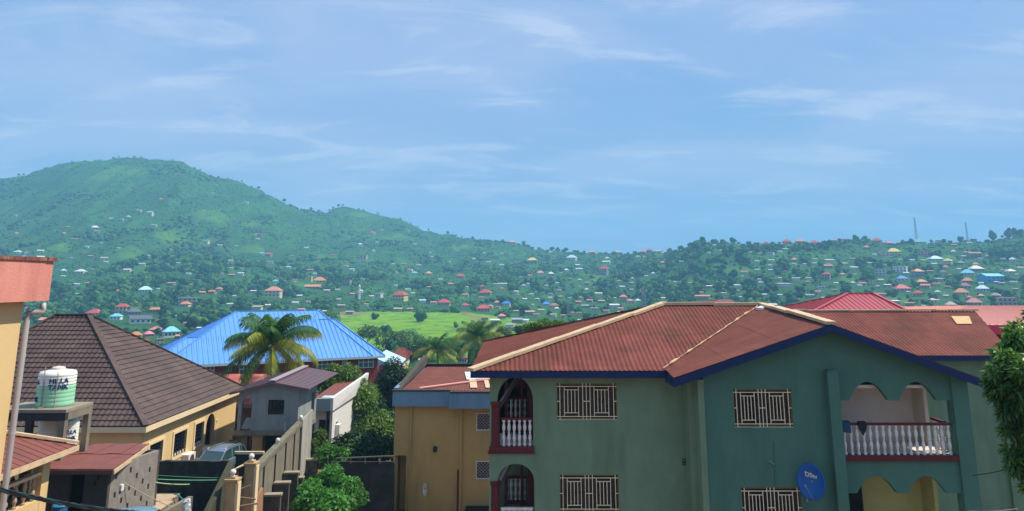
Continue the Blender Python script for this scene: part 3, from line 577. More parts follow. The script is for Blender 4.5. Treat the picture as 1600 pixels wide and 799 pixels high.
def base_label(h):
    px, py, w, rc, form, fl, wc = h[:7]
    if form == 'block': return '%s flat-topped %s-walled %s' % (size_word(w), wc, 'house' if fl == 1 else 'two-storey block' if fl == 2 else 'three-storey block')
    if form == 'flat': return '%s tin shack with %s roof' % (size_word(w), rc)
    return '%s %s %s house%s' % (size_word(w), rc, FORMW[form].replace('roofed', 'roofed'), '' if fl == 1 else ' of %s storeys' % {2: 'two', 3: 'three'}[fl])
ORD = ['leftmost', 'second from left', 'third from left', 'fourth from left', 'fifth from left', 'sixth from left', 'seventh from left', 'eighth from left', 'ninth from left', 'tenth from left', 'eleventh from left', 'twelfth from left', 'thirteenth from left', 'fourteenth from left'] + [w + ' from left' for w in ('fifteenth', 'sixteenth', 'seventeenth', 'eighteenth', 'nineteenth', 'twentieth')]
def label_all(items, base, pos):
    """labels that single out each item: look + region, then the order along the slope"""
    res = [None] * len(items); by = {}
    for i, h in enumerate(items): by.setdefault(base(h) + ' ' + region(*pos(h)), []).append(i)
    for k, L_ in by.items():
        L_.sort(key=lambda i: pos(items[i])[0])
        for n, i in enumerate(L_):
            res[i] = k if len(L_) == 1 else (ORD[n] + ' ' + k if n < len(ORD) else k)
            if len(L_) > 1 and n == len(L_) - 1: res[i] = 'rightmost ' + k
    return res
def build_houses():
    items = place_houses(); labels = label_all(items, base_label, lambda h: (h[0], h[1]))
    for h, lab in zip(items, labels):
        px, py, w, rc, form, fl, wc, x, Y, gz, Wm, tot, rise, base, rot = h
        D = Wm * (0.75 if form != 'flat' else 0.7)
        if form == 'flat': rot *= 0.7
        if (px, py) == (1556, 430): rot = 0.5
        ca, sa = math.cos(rot - x / Y * 0.6), math.sin(rot - x / Y * 0.6)
        Wl = Wm / (abs(ca) + 0.75 * abs(sa)) * (0.96)
        Dl = D / (abs(ca) + 0.75 * abs(sa))
        cy_ = Y + Dl / 2
        def T(a, b, c): return (x + a * ca - b * sa, cy_ + a * sa + b * ca, gz + c)
        root = thing('hillside_house' if form != 'flat' else 'tin_shack', lab, 'house' if form != 'flat' else 'shack', (x, cy_, gz), 'houses scattered over the far slopes' if form != 'flat' else 'tin roofed shacks scattered over the far slopes')
        ov = 0.0 if form == 'block' else min(0.7, Wl * 0.06); a, b = Wl / 2 - ov, Dl / 2 - ov
        mb = MB(); mb.hexa([T(-a, -b, -7), T(a, -b, -7), T(a, b, -7), T(-a, b, -7), T(-a, -b, tot), T(a, -b, tot), T(a, b, tot), T(-a, b, tot)])
        if fl > 1 and w >= 14:
            for k in range(1, fl): zz = tot * k / fl; mb.hexa([T(-a - .15, -b - .5, zz - .12), T(a + .15, -b - .5, zz - .12), T(a + .15, b, zz - .12), T(-a - .15, b, zz - .12), T(-a - .15, -b - .5, zz + .12), T(a + .15, -b - .5, zz + .12), T(a + .15, b, zz + .12), T(-a - .15, b, zz + .12)])
        if form == 'gable':
            for s in (-1, 1): mb.quad(T(s * a, -b, tot), T(s * a, b, tot), T(s * a, 0, tot + rise * 0.9))
        wall = mb.build('wall', far_wall[wc], root)
        A, B = a + ov, b + ov; mb = MB(); z0 = tot - 0.02; th = 0.14
        if form == 'hip':
            q = max(0.2, A - B * 0.95)
            for dz in (0, -th):
                mb.quad(T(-A, -B, z0 + dz), T(A, -B, z0 + dz), T(q, 0, z0 + rise + dz), T(-q, 0, z0 + rise + dz)); mb.quad(T(A, B, z0 + dz), T(-A, B, z0 + dz), T(-q, 0, z0 + rise + dz), T(q, 0, z0 + rise + dz))
                mb.quad(T(A, -B, z0 + dz), T(A, B, z0 + dz), T(q, 0, z0 + rise + dz)); mb.quad(T(-A, B, z0 + dz), T(-A, -B, z0 + dz), T(-q, 0, z0 + rise + dz))
            c4 = [(-A, -B), (A, -B), (A, B), (-A, B)]
            for i in range(4): p, r_ = c4[i], c4[(i + 1) % 4]; mb.quad(T(*p, z0 - th), T(*r_, z0 - th), T(*r_, z0), T(*p, z0))
        elif form == 'gable':
            for s in (-1, 1):
                mb.hexa([T(-A, s * B, z0 - th), T(A, s * B, z0 - th), T(A, 0, z0 + rise - th), T(-A, 0, z0 + rise - th), T(-A, s * B, z0), T(A, s * B, z0), T(A, 0, z0 + rise), T(-A, 0, z0 + rise)])
        elif form == 'flat':
            hi = min(0.9, Wl * 0.12); A += 0.2; B += 0.2
            mb.hexa([T(-A, -B, z0), T(A, -B, z0), T(A, B, z0 + hi), T(-A, B, z0 + hi), T(-A, -B, z0 + .1), T(A, -B, z0 + .1), T(A, B, z0 + hi + .1), T(-A, B, z0 + hi + .1)])
        else:
            mb.hexa([T(-a - .2, -b - .2, tot), T(a + .2, -b - .2, tot), T(a + .2, b + .2, tot), T(-a - .2, b + .2, tot), T(-a - .2, -b - .2, tot + .35), T(a + .2, -b - .2, tot + .35), T(a + .2, b + .2, tot + .35), T(-a - .2, b + .2, tot + .35)])
            for ex in (-0.6, 0.1, 0.7): mb.hexa([T(a * ex - .2, -.2, tot + .35), T(a * ex + .2, -.2, tot + .35), T(a * ex + .2, .2, tot + .35), T(a * ex - .2, .2, tot + .35), T(a * ex - .2, -.2, tot + 1.1), T(a * ex + .2, -.2, tot + 1.1), T(a * ex + .2, .2, tot + 1.1), T(a * ex - .2, .2, tot + 1.1)])
        mb.build('roof', far_roof[rc] if form != 'block' else far_wall[wc], root)
        if w >= 9 and form != 'flat':
            nw = 2 if w < 14 else 3 if w < 20 else 4
            for k in range(fl):
                for j in range(nw):
                    c = -a + 2 * a * (j + 0.5) / nw; ww = a / nw * 0.45; z1 = tot / fl * (k + 0.35); z2 = tot / fl * (k + 0.75)
                    MB().hexa([T(c - ww, -b - .05, z1), T(c + ww, -b - .05, z1), T(c + ww, -b + .1, z1), T(c - ww, -b + .1, z1), T(c - ww, -b - .05, z2), T(c + ww, -b - .05, z2), T(c + ww, -b + .1, z2), T(c - ww, -b + .1, z2)]).build('window', far_glass, root)
        HOUSES.append((px, py, w, x, Y, base, lab))
build_houses()

# ------------------------------------------------------------------ masts, minaret
def lattice(name, label, cat, px, y0, y1, Y, w0, w1, red=False, group=None):
    p0 = P(px, y1, Y); p1 = P(px, y0, Y); n = 12
    root = thing(name, label, cat, (p0.x, Y, p0.z - 2), group)
    mb = MB()
    for sx, sy in ((-1, -1), (1, -1), (1, 1), (-1, 1)):
        mb.bar((p0.x + sx * w0 / 2, Y + sy * w0 / 2, p0.z - 2), (p0.x + sx * w1 / 2, Y + sy * w1 / 2, p1.z), w0 * 0.10)
    mb.build('frame', steel_m, root)
    mb = MB()
    for i in range(n):
        f0, f1 = i / n, (i + 1) / n; za = p0.z + (p1.z - p0.z) * f0; zb = p0.z + (p1.z - p0.z) * f1; wa = w0 + (w1 - w0) * f0; wb = w0 + (w1 - w0) * f1
        for sgn in (1, -1):
            mb.bar((p0.x - sgn * wa / 2, Y - wa / 2, za), (p0.x + sgn * wb / 2, Y - wb / 2, zb), w0 * 0.06)
            mb.bar((p0.x - wa / 2 * sgn, Y + wa / 2, za), (p0.x + sgn * wb / 2, Y + wb / 2, zb), w0 * 0.06)
        mb.bar((p0.x - wa / 2, Y - wa / 2, za), (p0.x + wa / 2, Y - wa / 2, za), w0 * 0.06)
    mb.build('bracing', steel_m, root)
    MB().tube([(p0.x, Y, p1.z), (p0.x, Y, p1.z + 2.0)], w1 * 0.12, 6).build('aerial', steel_m, root)
    return root, p0, p1
lattice('radio_mast', 'taller thin lattice radio mast standing on the right skyline', 'mast', 1432, 340, 372, 1040, 2.4, 1.0, group='thin radio masts on the right skyline')
lattice('radio_mast', 'shorter thin lattice radio mast nearer the right end of the skyline', 'mast', 1512, 348, 376, 1040, 2.0, 0.9, group='thin radio masts on the right skyline')
lattice('phone_tower', 'slim pale lattice tower rising from the houses behind the long red roof', 'mast', 888, 466, 508, 560, 2.2, 1.2)
r_, p0, p1 = lattice('phone_tower', 'stout lattice tower with side panels beside pale green roof', 'mast', 1006, 452, 482, 520, 3.0, 2.4)
for k, (dx, dz) in enumerate(((-2.2, -1.0), (2.0, -0.8), (-0.4, -2.4))):
    MB().box((p0.x + dx - .35, 518, p1.z + dz - 1.2), (p0.x + dx + .35, 518.5, p1.z + dz + 0.9)).build('antenna_panel', far_wall['pale'], r_)
MB().bar((p0.x - 2.6, 519, p1.z - 1), (p0.x + 2.6, 519, p1.z - 1), .3).build('crossbar', steel_m, r_)
def minaret():
    q = P(561, 461, 690); r = thing('minaret', 'slim white minaret tower standing among trees on the second hill', 'minaret', (q.x, q.y, q.z - 4))
    MB().lathe((q.x, q.y, q.z - 4), [(1.2, 0), (1.2, 6), (1.8, 6), (1.8, 6.5), (1.0, 6.5), (1.0, 10.5), (1.5, 10.6), (1.5, 11)], 10).build('shaft', white_pt, r)
    MB().lathe((q.x, q.y, q.z + 7), [(1.0, 0), (1.15, .5), (0.9, 1.2), (0.3, 1.9), (0.05, 2.6)], 10).build('dome', white_pt, r)
minaret()

# ------------------------------------------------------------------ far trees
def ico():
    t = (1 + 5 ** .5) / 2
    v = [(-1, t, 0), (1, t, 0), (-1, -t, 0), (1, -t, 0), (0, -1, t), (0, 1, t), (0, -1, -t), (0, 1, -t), (t, 0, -1), (t, 0, 1), (-t, 0, -1), (-t, 0, 1)]
    f = [(0, 11, 5), (0, 5, 1), (0, 1, 7), (0, 7, 10), (0, 10, 11), (1, 5, 9), (5, 11, 4), (11, 10, 2), (10, 7, 6), (7, 1, 8), (3, 9, 4), (3, 4, 2), (3, 2, 6), (3, 6, 8), (3, 8, 9), (4, 9, 5), (2, 4, 11), (6, 2, 10), (8, 6, 7), (9, 8, 1)]
    v = [Vector(a).normalized() for a in v]; mid = {}; f2 = []
    def m(a, b):
        k = (min(a, b), max(a, b))
        if k not in mid: mid[k] = len(v); v.append(((v[a] + v[b]) / 2).normalized())
        return mid[k]
    for a, b, c in f: x, y, z = m(a, b), m(b, c), m(c, a); f2 += [(a, x, z), (b, y, x), (c, z, y), (x, y, z)]
    return np.array([tuple(a) for a in v]), np.array(f2)
ICOV, ICOF = ico()
def tree_proto(seed, lobes=5, leaves=150, flat=0.75, leaf=0.16, lift=0.0):
    """unit crown (radius 1, base at z=0): lumpy lobes with leaf clumps standing off them; triangles"""
    g = np.random.default_rng(seed); V = []; F = []; n = 0
    cs = [(0, 0, flat * 0.8 + lift, 0.62)] + [(*(g.uniform(-1, 1, 2) * 0.52), g.uniform(0.35, 1.35) * flat + lift, g.uniform(0.30, 0.50)) for _ in range(lobes)]
    for (x, y, z, r) in cs:
        d = r * (0.78 + 0.35 * g.random(len(ICOV)))[:, None]; v = ICOV * d * (1, 1, 0.85) + (x, y, z); V.append(v); F.append(ICOF + n); n += len(v)
    for i in range(leaves):
        c = cs[g.integers(len(cs))]; d = g.normal(size=3); d /= np.linalg.norm(d); d[2] = abs(d[2]) * 0.9 - 0.2
        p = np.array(c[:3]) + d * c[3] * g.uniform(0.85, 1.25); a = g.normal(size=3); a /= np.linalg.norm(a); b = np.cross(a, d); b /= np.linalg.norm(b) + 1e-6
        s = leaf * g.uniform(0.5, 1.2); V.append(np.array([p - a * s - b * s * .5, p + a * s - b * s * .4, p + b * s])); F.append(np.array([[n, n + 1, n + 2]])); n += 3
    return np.concatenate(V), np.concatenate(F)
def thin_proto(seed):   # bare-stemmed savanna tree as on the skyline
    V, F = tree_proto(seed, 3, 60, 0.5, 0.2, 0.9); t = []
    for k in range(4): a = k * math.pi / 2; t.append((0.07 * math.cos(a), 0.07 * math.sin(a), -0.3)); t.append((0.05 * math.cos(a), 0.05 * math.sin(a), 1.2))
    n = len(V); f = []
    for k in range(4): a, b = 2 * k, 2 * ((k + 1) % 4); f += [(n + a, n + b, n + b + 1), (n + a, n + b + 1, n + a + 1)]
    return np.concatenate([V, t]), np.concatenate([F, f])
PROTOS = [tree_proto(s, 4 + s % 3, 110, 0.62 + 0.12 * (s % 3)) for s in range(6)]
THIN = [thin_proto(20 + s) for s in range(3)]
LOW = [tree_proto(40 + s, 2, 30, 0.45, 0.25) for s in range(4)]
def covers_house(px, py_top, py_bot, rad, Y):
    m = np.zeros(len(px), bool)
    for (hx, hy, hw, X_, Yh, base, _) in HOUSES:
        dx = np.abs(px - hx) < hw * 0.5 + rad * 0.75
        dy = (py_top < base - 0.5) & (py_bot > hy - 3)
        m |= dx & dy & (Y < Yh + 3)
    return m
def near_house(x, y, r):
    m = np.zeros(len(x), bool)
    for h in HOUSES: m |= np.hypot(x - h[3], y - h[4] - 4) < h[2] / FPX * h[4] * 0.55 + r * 0.7
    return m
def scatter_trees():
    N_ = 125000; a = RNG.uniform(-0.80, 0.76, N_)
    Y = 130 + (1900 - 130) * RNG.random(N_) ** 0.85; x = a * Y; px0 = 800 + a * 1155 * 1.02
    z = ground_z(x, Y)
    # only slopes that face the lens or reach the skyline
    row = np.array([proj(xx, yy, zz)[1] for xx, yy, zz in zip(x, Y, z)])
    hilltop = np.interp(px0, [c for c, _ in COLS], [p[-1][0] for _, p in COLS])
    ok = Y < hilltop + 25
    dens = fbm(x, Y, 75, 50, 4); dens2 = fbm(x, Y, 240, 60, 3)
    up = np.clip((Y - 850) / 500, 0, 1) * (px0 < 740)          # the upper left hill is grass and scrub
    right = px0 > 980
    thr = -0.02 - 0.07 * right + 0.17 * up - 0.05 * (Y < 640)
    big = (dens + 0.35 * dens2 > thr - 0.03)
    r = np.where(big, 2.0 + (3.4 + 1.2 * (Y < 900)) * RNG.random(N_) ** 1.6, RNG.uniform(0.9, 2.6, N_)) * np.where(up > 0.5, 0.8, 1.0)
    ok &= ~(MEADOW(x, Y) & (RNG.random(N_) > 0.012)); ok &= ~((Y < 250) & (np.abs(px0 - 760) < 200) & (Y < 160))
    ok &= (Y > 480) | (RNG.random(N_) < 0.5); keep = np.where(big, RNG.random(N_) < 0.62, RNG.random(N_) < 0.42 + 0.25 * up); ok &= keep
    for (cx, cy_, w, h) in CLEARINGS:
        X0, Y0 = hit(cx, cy_); wx = w / FPX * Y0 / 2
        ok &= ~((((x - X0) / wx) ** 2 + ((Y - Y0) / (wx * 1.3)) ** 2 < 0.8) & (RNG.random(N_) < 0.8))
    idx = np.where(ok)[0]; x, Y, z, r, big, px0, row = x[idx], Y[idx], z[idx], r[idx], big[idx], px0[idx], row[idx]
    rp = r / Y * FPX
    bad = covers_house(px0, row - rp * 2.0, row, rp, Y) | near_house(x, Y, r)
    k = ~bad; return x[k], Y[k], z[k], r[k], big[k], px0[k], row[k]
TX, TY, TZ, TR, TB, TPX, TROW = scatter_trees()
print('far trees', len(TX))
vis = np.where((TB) & (TPX > 5) & (TPX < 1595) & (TROW < 520) & (TY > 330))[0]
_ox = [0, 80, 81, 140, 260, 290, 380, 510, 600, 740, 880, 1030, 1240, 1250, 1320, 1440, 1600]; _oy = [396, 396, 488, 488, 548, 524, 484, 484, 550, 552, 505, 472, 480, 482, 456, 484, 470]
vis = vis[TROW[vis] < np.interp(TPX[vis], _ox, _oy)]
own = []                              # the ones shown largest, as far as they stand apart
for i in vis[np.argsort(-(TR / TY)[vis])]:
    if all(abs(TPX[i] - TPX[j]) > 13 or abs(TROW[i] - TROW[j]) > 7 for j in own): own.append(i)
    if len(own) == 230: break
own = np.array(own)
own_set = set(own.tolist())
# trees along the skyline, one by one: (column, row of the foot, crown width in the photo, form, height factor)
SKY = [(15,268,5,1),(23,266,4,1),(97,246,4,0),(163,243,4,0),(171,243,3,1),(185,242,4,0),(196,242,6,0),(207,241,3,1),(258,247,3,1),(294,257,5,0),(304,257,3,1),(321,268,4,0),(333,272,6,0),(348,280,4,0),(371,286,4,1),(387,292,5,0),(398,297,6,1),
 (441,315,7,1),(450,320,5,0),(468,323,4,0),(483,320,5,1),(495,318,5,0),(512,318,4,1),(518,318,4,1),(526,318,5,1),(533,318,4,1),(547,320,3,0),(558,324,5,0),(566,327,5,0),(588,333,3,1),(591,333,3,1),(625,340,5,0),(641,344,3,1),(653,347,3,1),(669,348,4,1),(682,353,3,0),(700,360,6,0),(712,364,5,0),
 (722,365,4,1),(738,366,6,0),(785,376,8,0),(818,379,9,0),(832,383,8,0),(842,383,6,0),(855,386,8,0),(862,386,9,1),(871,388,7,0),(880,387,7,0),(884,390,8,1),(897,388,6,1),(900,390,12,0),(912,392,8,0),(958,392,9,0),(980,390,8,0),(992,388,10,0),(1000,386,8,0),(1025,385,9,0),
 (1046,383,12,0),(1062,380,12,0),(1077,376,12,0),(1098,373,14,0),(1118,371,16,0),(1130,371,12,0),(1145,371,15,0),(1160,372,10,0),(1170,372,12,0),(1182,373,12,0),(1206,374,9,0),(1218,375,6,0),(1262,374,5,0),(1290,374,8,0),(1297,374,6,0),(1312,374,8,0),(1337,374,13,0),(1351,374,11,0),(1410,374,10,0),(1424,375,10,0),
 (1455,375,7,0),(1475,375,10,0),(1484,375,8,0),(1501,377,13,0),(1522,378,7,0),(1541,378,10,0),(1552,378,16,2),(1567,374,6,1),(1577,376,16,2),(1588,376,14,2),(1597,374,12,2)]
def near_label(px, py, far=False):
    best = min((h for h in HOUSES if h[2] >= 8 and 'from left' not in h[6] and 'most ' not in h[6]), key=lambda h: math.hypot(h[0] - px, (h[1] - py) * 1.5)); dx, dy = px - best[0], py - best[1]
    return best, ('left of' if dx < -abs(dy) else 'right of' if dx > abs(dy) else 'above' if dy < 0 else 'below')
def build_trees():
    for mi in range(2):
        for L_ in (PROTOS, THIN, LOW): pass
    # meshes for the single trees
    meshes = []
    for s, (V, F) in enumerate(PROTOS):
        for mi in range(2):
            o = npmesh('tree', V, F, far_leaf[mi]); meshes.append(o.data); bpy.data.objects.remove(o)
    thin = []
    for (V, F) in THIN: o = npmesh('tree', V, F, far_leaf[0]); thin.append(o.data); bpy.data.objects.remove(o)
    recs = []
    for i in own:
        recs.append((TPX[i], TROW[i], TX[i], TY[i], TZ[i], TR[i] * 1.05, 0))
    for (px, row, w, form) in SKY:
        u = (px - 800) / FPX; Yr = float(np.interp(px, [c for c, _ in COLS], [p[-1][0] for _, p in COLS])); best = None
        Ys = np.arange(Yr - 150, Yr + 120, 6.0); xs = u / 1.01 * Ys; rows = [proj(a, b, c)[1] for a, b, c in zip(xs, Ys, ground_z(xs, Ys))]
        k = int(np.argmin(rows)); r = w / FPX * Ys[k] / 2
        if form == 1: r *= 1.15
        recs.append((px, rows[k], xs[k], Ys[k], float(ground_z(xs[k], Ys[k])), r, form + 10))
    lab = label_all(recs, lambda t: ('thin-stemmed open-crowned tree standing on the skyline' if t[6] == 11 else 'tall full-crowned tree standing on the skyline' if t[6] == 12 else 'round bushy tree on the skyline') if t[6] >= 10 else ('big' if t[5] / t[3] * FPX * 2 > 17 else 'middling') + ' round dark green tree', lambda t: (t[0], t[1]))
    used = {}
    rr = random.Random(3)
    out = []
    for t, l in zip(recs, lab):
        # trees that share look and region are told apart by the house they stand beside
        if t[6] < 10:
            b, rel = near_label(t[0], t[1]); w_ = b[6].split()
            if 'tin' in w_: k_ = w_.index('tin'); w_ = w_[:k_] + [x for x in w_[k_ + 3:]]; w_ = ' '.join(w_).replace(' roof', ' tin shack', 1).split()
            l = 'round tree %s the %s' % (rel, ' '.join(w_))
        out.append(l)
    cnt = {}
    for l in out: cnt[l] = cnt.get(l, 0) + 1
    order = {}
    for k_, (t, l) in enumerate(zip(recs, out)): order.setdefault(l, []).append((t[0], k_))
    for l, v in order.items():
        if len(v) > 1:
            v.sort()
            for n_, (_, k_) in enumerate(v): out[k_] = (('leftmost', 'second', 'third', 'fourth', 'fifth', 'sixth', 'seventh', 'eighth')[min(n_, 7)] if n_ < len(v) - 1 else 'rightmost') + ' ' + l
    for t, l in zip(recs, out):
        l = ' '.join(l.split()[:16])
        (px, row, x, y, z, r, form) = t
        me = thin[rr.randrange(3)] if form == 11 else meshes[rr.randrange(len(meshes))]
        o = bpy.data.objects.new('hillside_tree', me); COL.objects.link(o)
        o.location = (x, y, z - 0.2 * r); o.rotation_euler = (0, 0, rr.uniform(0, 6.28)); k = 1.5 if form == 12 else rr.uniform(0.9, 1.2); o.scale = (r, r, r * k)
        tag(o, l, 'tree', 'single trees on the far slopes' if form < 10 else 'trees standing along the skyline')
    # everything else reads as one mass
    for mi, nm in ((0, 'woodland'), (1, 'scrub'), (2, 'bright_woodland')):
        VV = []; FF = []; n = 0
        tone = lambda i: (0 if (i * 7919) % 10 < 6 else 2) if TB[i] else (1 if (i * 7919) % 10 < 7 else 2)
        sel = [i for i in range(len(TX)) if i not in own_set and tone(i) == mi]
        for i in sel:
            V, F = (PROTOS[i % 6] if TB[i] and TY[i] < 1000 else LOW[i % 4]); c, s = math.cos(i), math.sin(i); r = TR[i]
            v = np.stack([(V[:, 0] * c - V[:, 1] * s) * r, (V[:, 0] * s + V[:, 1] * c) * r, V[:, 2] * r * (1 + 0.25 * math.sin(i * 1.7)) - 0.2 * r], 1) + (TX[i], TY[i], TZ[i])
            VV.append(v); FF.append(F + n); n += len(V)
        o = npmesh(nm, np.concatenate(VV), np.concatenate(FF), far_leaf[mi]); tag(o, kind='stuff')
        print(nm, len(sel), n)
build_trees()
# ------------------------------------------------------------------ shared building pieces
def arch(u0, u1, v0, vs, vt, n=14):
    """opening outline: straight sides up to vs, round head up to vt"""
    c = (u0 + u1) / 2; r = (u1 - u0) / 2; pts = [(u0, v0), (u1, v0)]
    for i in range(n + 1):
        t = math.pi * i / n; pts.append((c + r * math.cos(t), vs + (vt - vs) * math.sin(t)))
    return pts
BAL = [(.055, 0), (.055, .06), (.03, .08), (.035, .14), (.06, .24), (.05, .32), (.025, .38), (.045, .40), (.025, .43), (.05, .50), (.06, .58), (.035, .68), (.03, .72), (.055, .74), (.055, .80)]
def balusters(parent, a, b, z, n, h, mtl, rail_m, rail=0.07, base_m=None, base_h=0.0, sc_=1.0, ends=True):
    a = Vector((a[0], a[1], z)); b = Vector((b[0], b[1], z))
    for i in range(n):
        p = a + (b - a) * ((i + 0.5) / n); MB().lathe(p, [(r * sc_, zz / 0.8 * h) for r, zz in BAL], 8).build('baluster', mtl, parent, smooth=False)
    up = Vector((0, 0, h + rail / 2)); MB().bar(a + up, b + up, rail * 1.8, rail).build('handrail', rail_m, parent)
    if base_h: MB().bar(a - Vector((0, 0, base_h / 2)), b - Vector((0, 0, base_h / 2)), 0.22, base_h).build('base_rail', base_m, parent)
def grille_window(parent, x0, x1, z0, z1, y, style='panels', inner=curtain_m, lab=None):
    """window set into a wall facing the camera; frame > grille, glass"""
    w = x1 - x0; h = z1 - z0
    fr = MB()
    for a, b in (((x0, y + .02, z0), (x0 + .035, y + .12, z1)), ((x1 - .035, y + .02, z0), (x1, y + .12, z1)), ((x0 + .06, y + .02, z0), (x1 - .06, y + .12, z0 + .05)), ((x0 + .06, y + .02, z1 - .05), (x1 - .06, y + .12, z1))): fr.box(a, b)
    f = fr.build('window', gold_m, parent)
    if lab: f['label'] = lab
    MB().box((x0 + .06, y + .10, z0 + .05), (x1 - .06, y + .11, z1 - .05)).build('glass', glass_m, f)
    k = MB(); T = 0.021; yy = y - 0.02
    def hb(a, b, zz): k.box((a, yy, zz - T / 2), (b, yy + T, zz + T / 2))
    def vb(xx, a, b): k.box((xx - T / 2, yy - .002, a), (xx + T / 2, yy + T + .002, b))
    hb(x0, x1, z0 + h * .085); hb(x0, x1, z1 - h * .09); k.box((x0, yy, z0 - .012), (x1, yy + T, z0 + .012))
    U = lambda t: x0 + w * t
    for t in (.052, .432, .492, .555, .945): vb(U(t), z0, z1)
    for p, q in ((.125, .362), (.622, .862)):
        vb(U(p), z0 + h * .085, z1 - h * .09); vb(U(q), z0 + h * .085, z1 - h * .09); hb(U(p), U(q), z1 - h * .185); hb(U(p), U(q), z0 + h * .185)
        for i in (1, 2, 3): vb(U(p + (q - p) * i / 4), z0 + h * .185, z1 - h * .185)
    for p, q in ((0, .052), (.432, .555), (.945, 1)): hb(U(p), U(q), z0 + h * .5)
    k.build('grille', grille_m, f)
    # curls of wrought iron behind the bars
    m = (x0 + x1) / 2
    for s in (0, 1):
        k = MB()
        a = x0 + (m - x0) * .16 + s * (m - x0 + w * .02); b = a + (m - x0) * .66
        for i in range(4):
            c = a + (b - a) * (i + .5) / 4; zc = (z0 + z1) / 2
            k.tube([(c + .06 * math.sin(t * .9), y + .02, zc + (t - 5) * h * .045) for t in range(11)], .006, 4)
        k.bar((a, y + .02, (z0 + z1) / 2 - .02), (b, y + .02, (z0 + z1) / 2 - .02), .012); k.build('scrollwork', black_metal, f)
    pass
    return f
def curtain(parent, x0, x1, z0, z1, y, mtl):
    n = 24; k = MB()
    for i in range(n):
        a = x0 + (x1 - x0) * i / n; b = x0 + (x1 - x0) * (i + 1) / n
        k.quad((a, y + .03 * math.sin(i * 1.3), z0), (b, y + .03 * math.sin((i + 1) * 1.3), z0), (b, y + .03 * math.sin((i + 1) * 1.3), z1), (a, y + .03 * math.sin(i * 1.3), z1))
    return k.build('curtain', mtl, parent)
def hip_roof(parent, corners, ridge, mtl, period=0.2, amp=0.02, kind='corr', cap=None, capw=0.3, row=0, step=0, name='roof', faces=(0, 1, 2, 3)):
    """corners: front-left, front-right, back-right, back-left; ridge: left end, right end"""
    A, B, C_, D = [Vector(p) for p in corners]; r0, r1 = [Vector(p) for p in ridge]; mb = MB()
    if 0 in faces: mb.sheet([A, B, r1, r0], B - A, period, amp, kind, row, step)
    if 1 in faces: mb.sheet([B, C_, r1], C_ - B, period, amp, kind, row, step)
    if 2 in faces: mb.sheet([C_, D, r0, r1], D - C_, period, amp, kind, row, step)
    if 3 in faces: mb.sheet([D, A, r0], A - D, period, amp, kind, row, step)
    o = mb.build(name, mtl, parent)
    if cap:
        for (a, b) in ((A, r0), (B, r1), (C_, r1), (D, r0), (r0, r1)):
            if (a - b).length > 0.1: MB().bar(a + Vector((0, 0, .07)), b + Vector((0, 0, .07)), capw, 0.07).build('ridge_cap', cap, o)
    return o

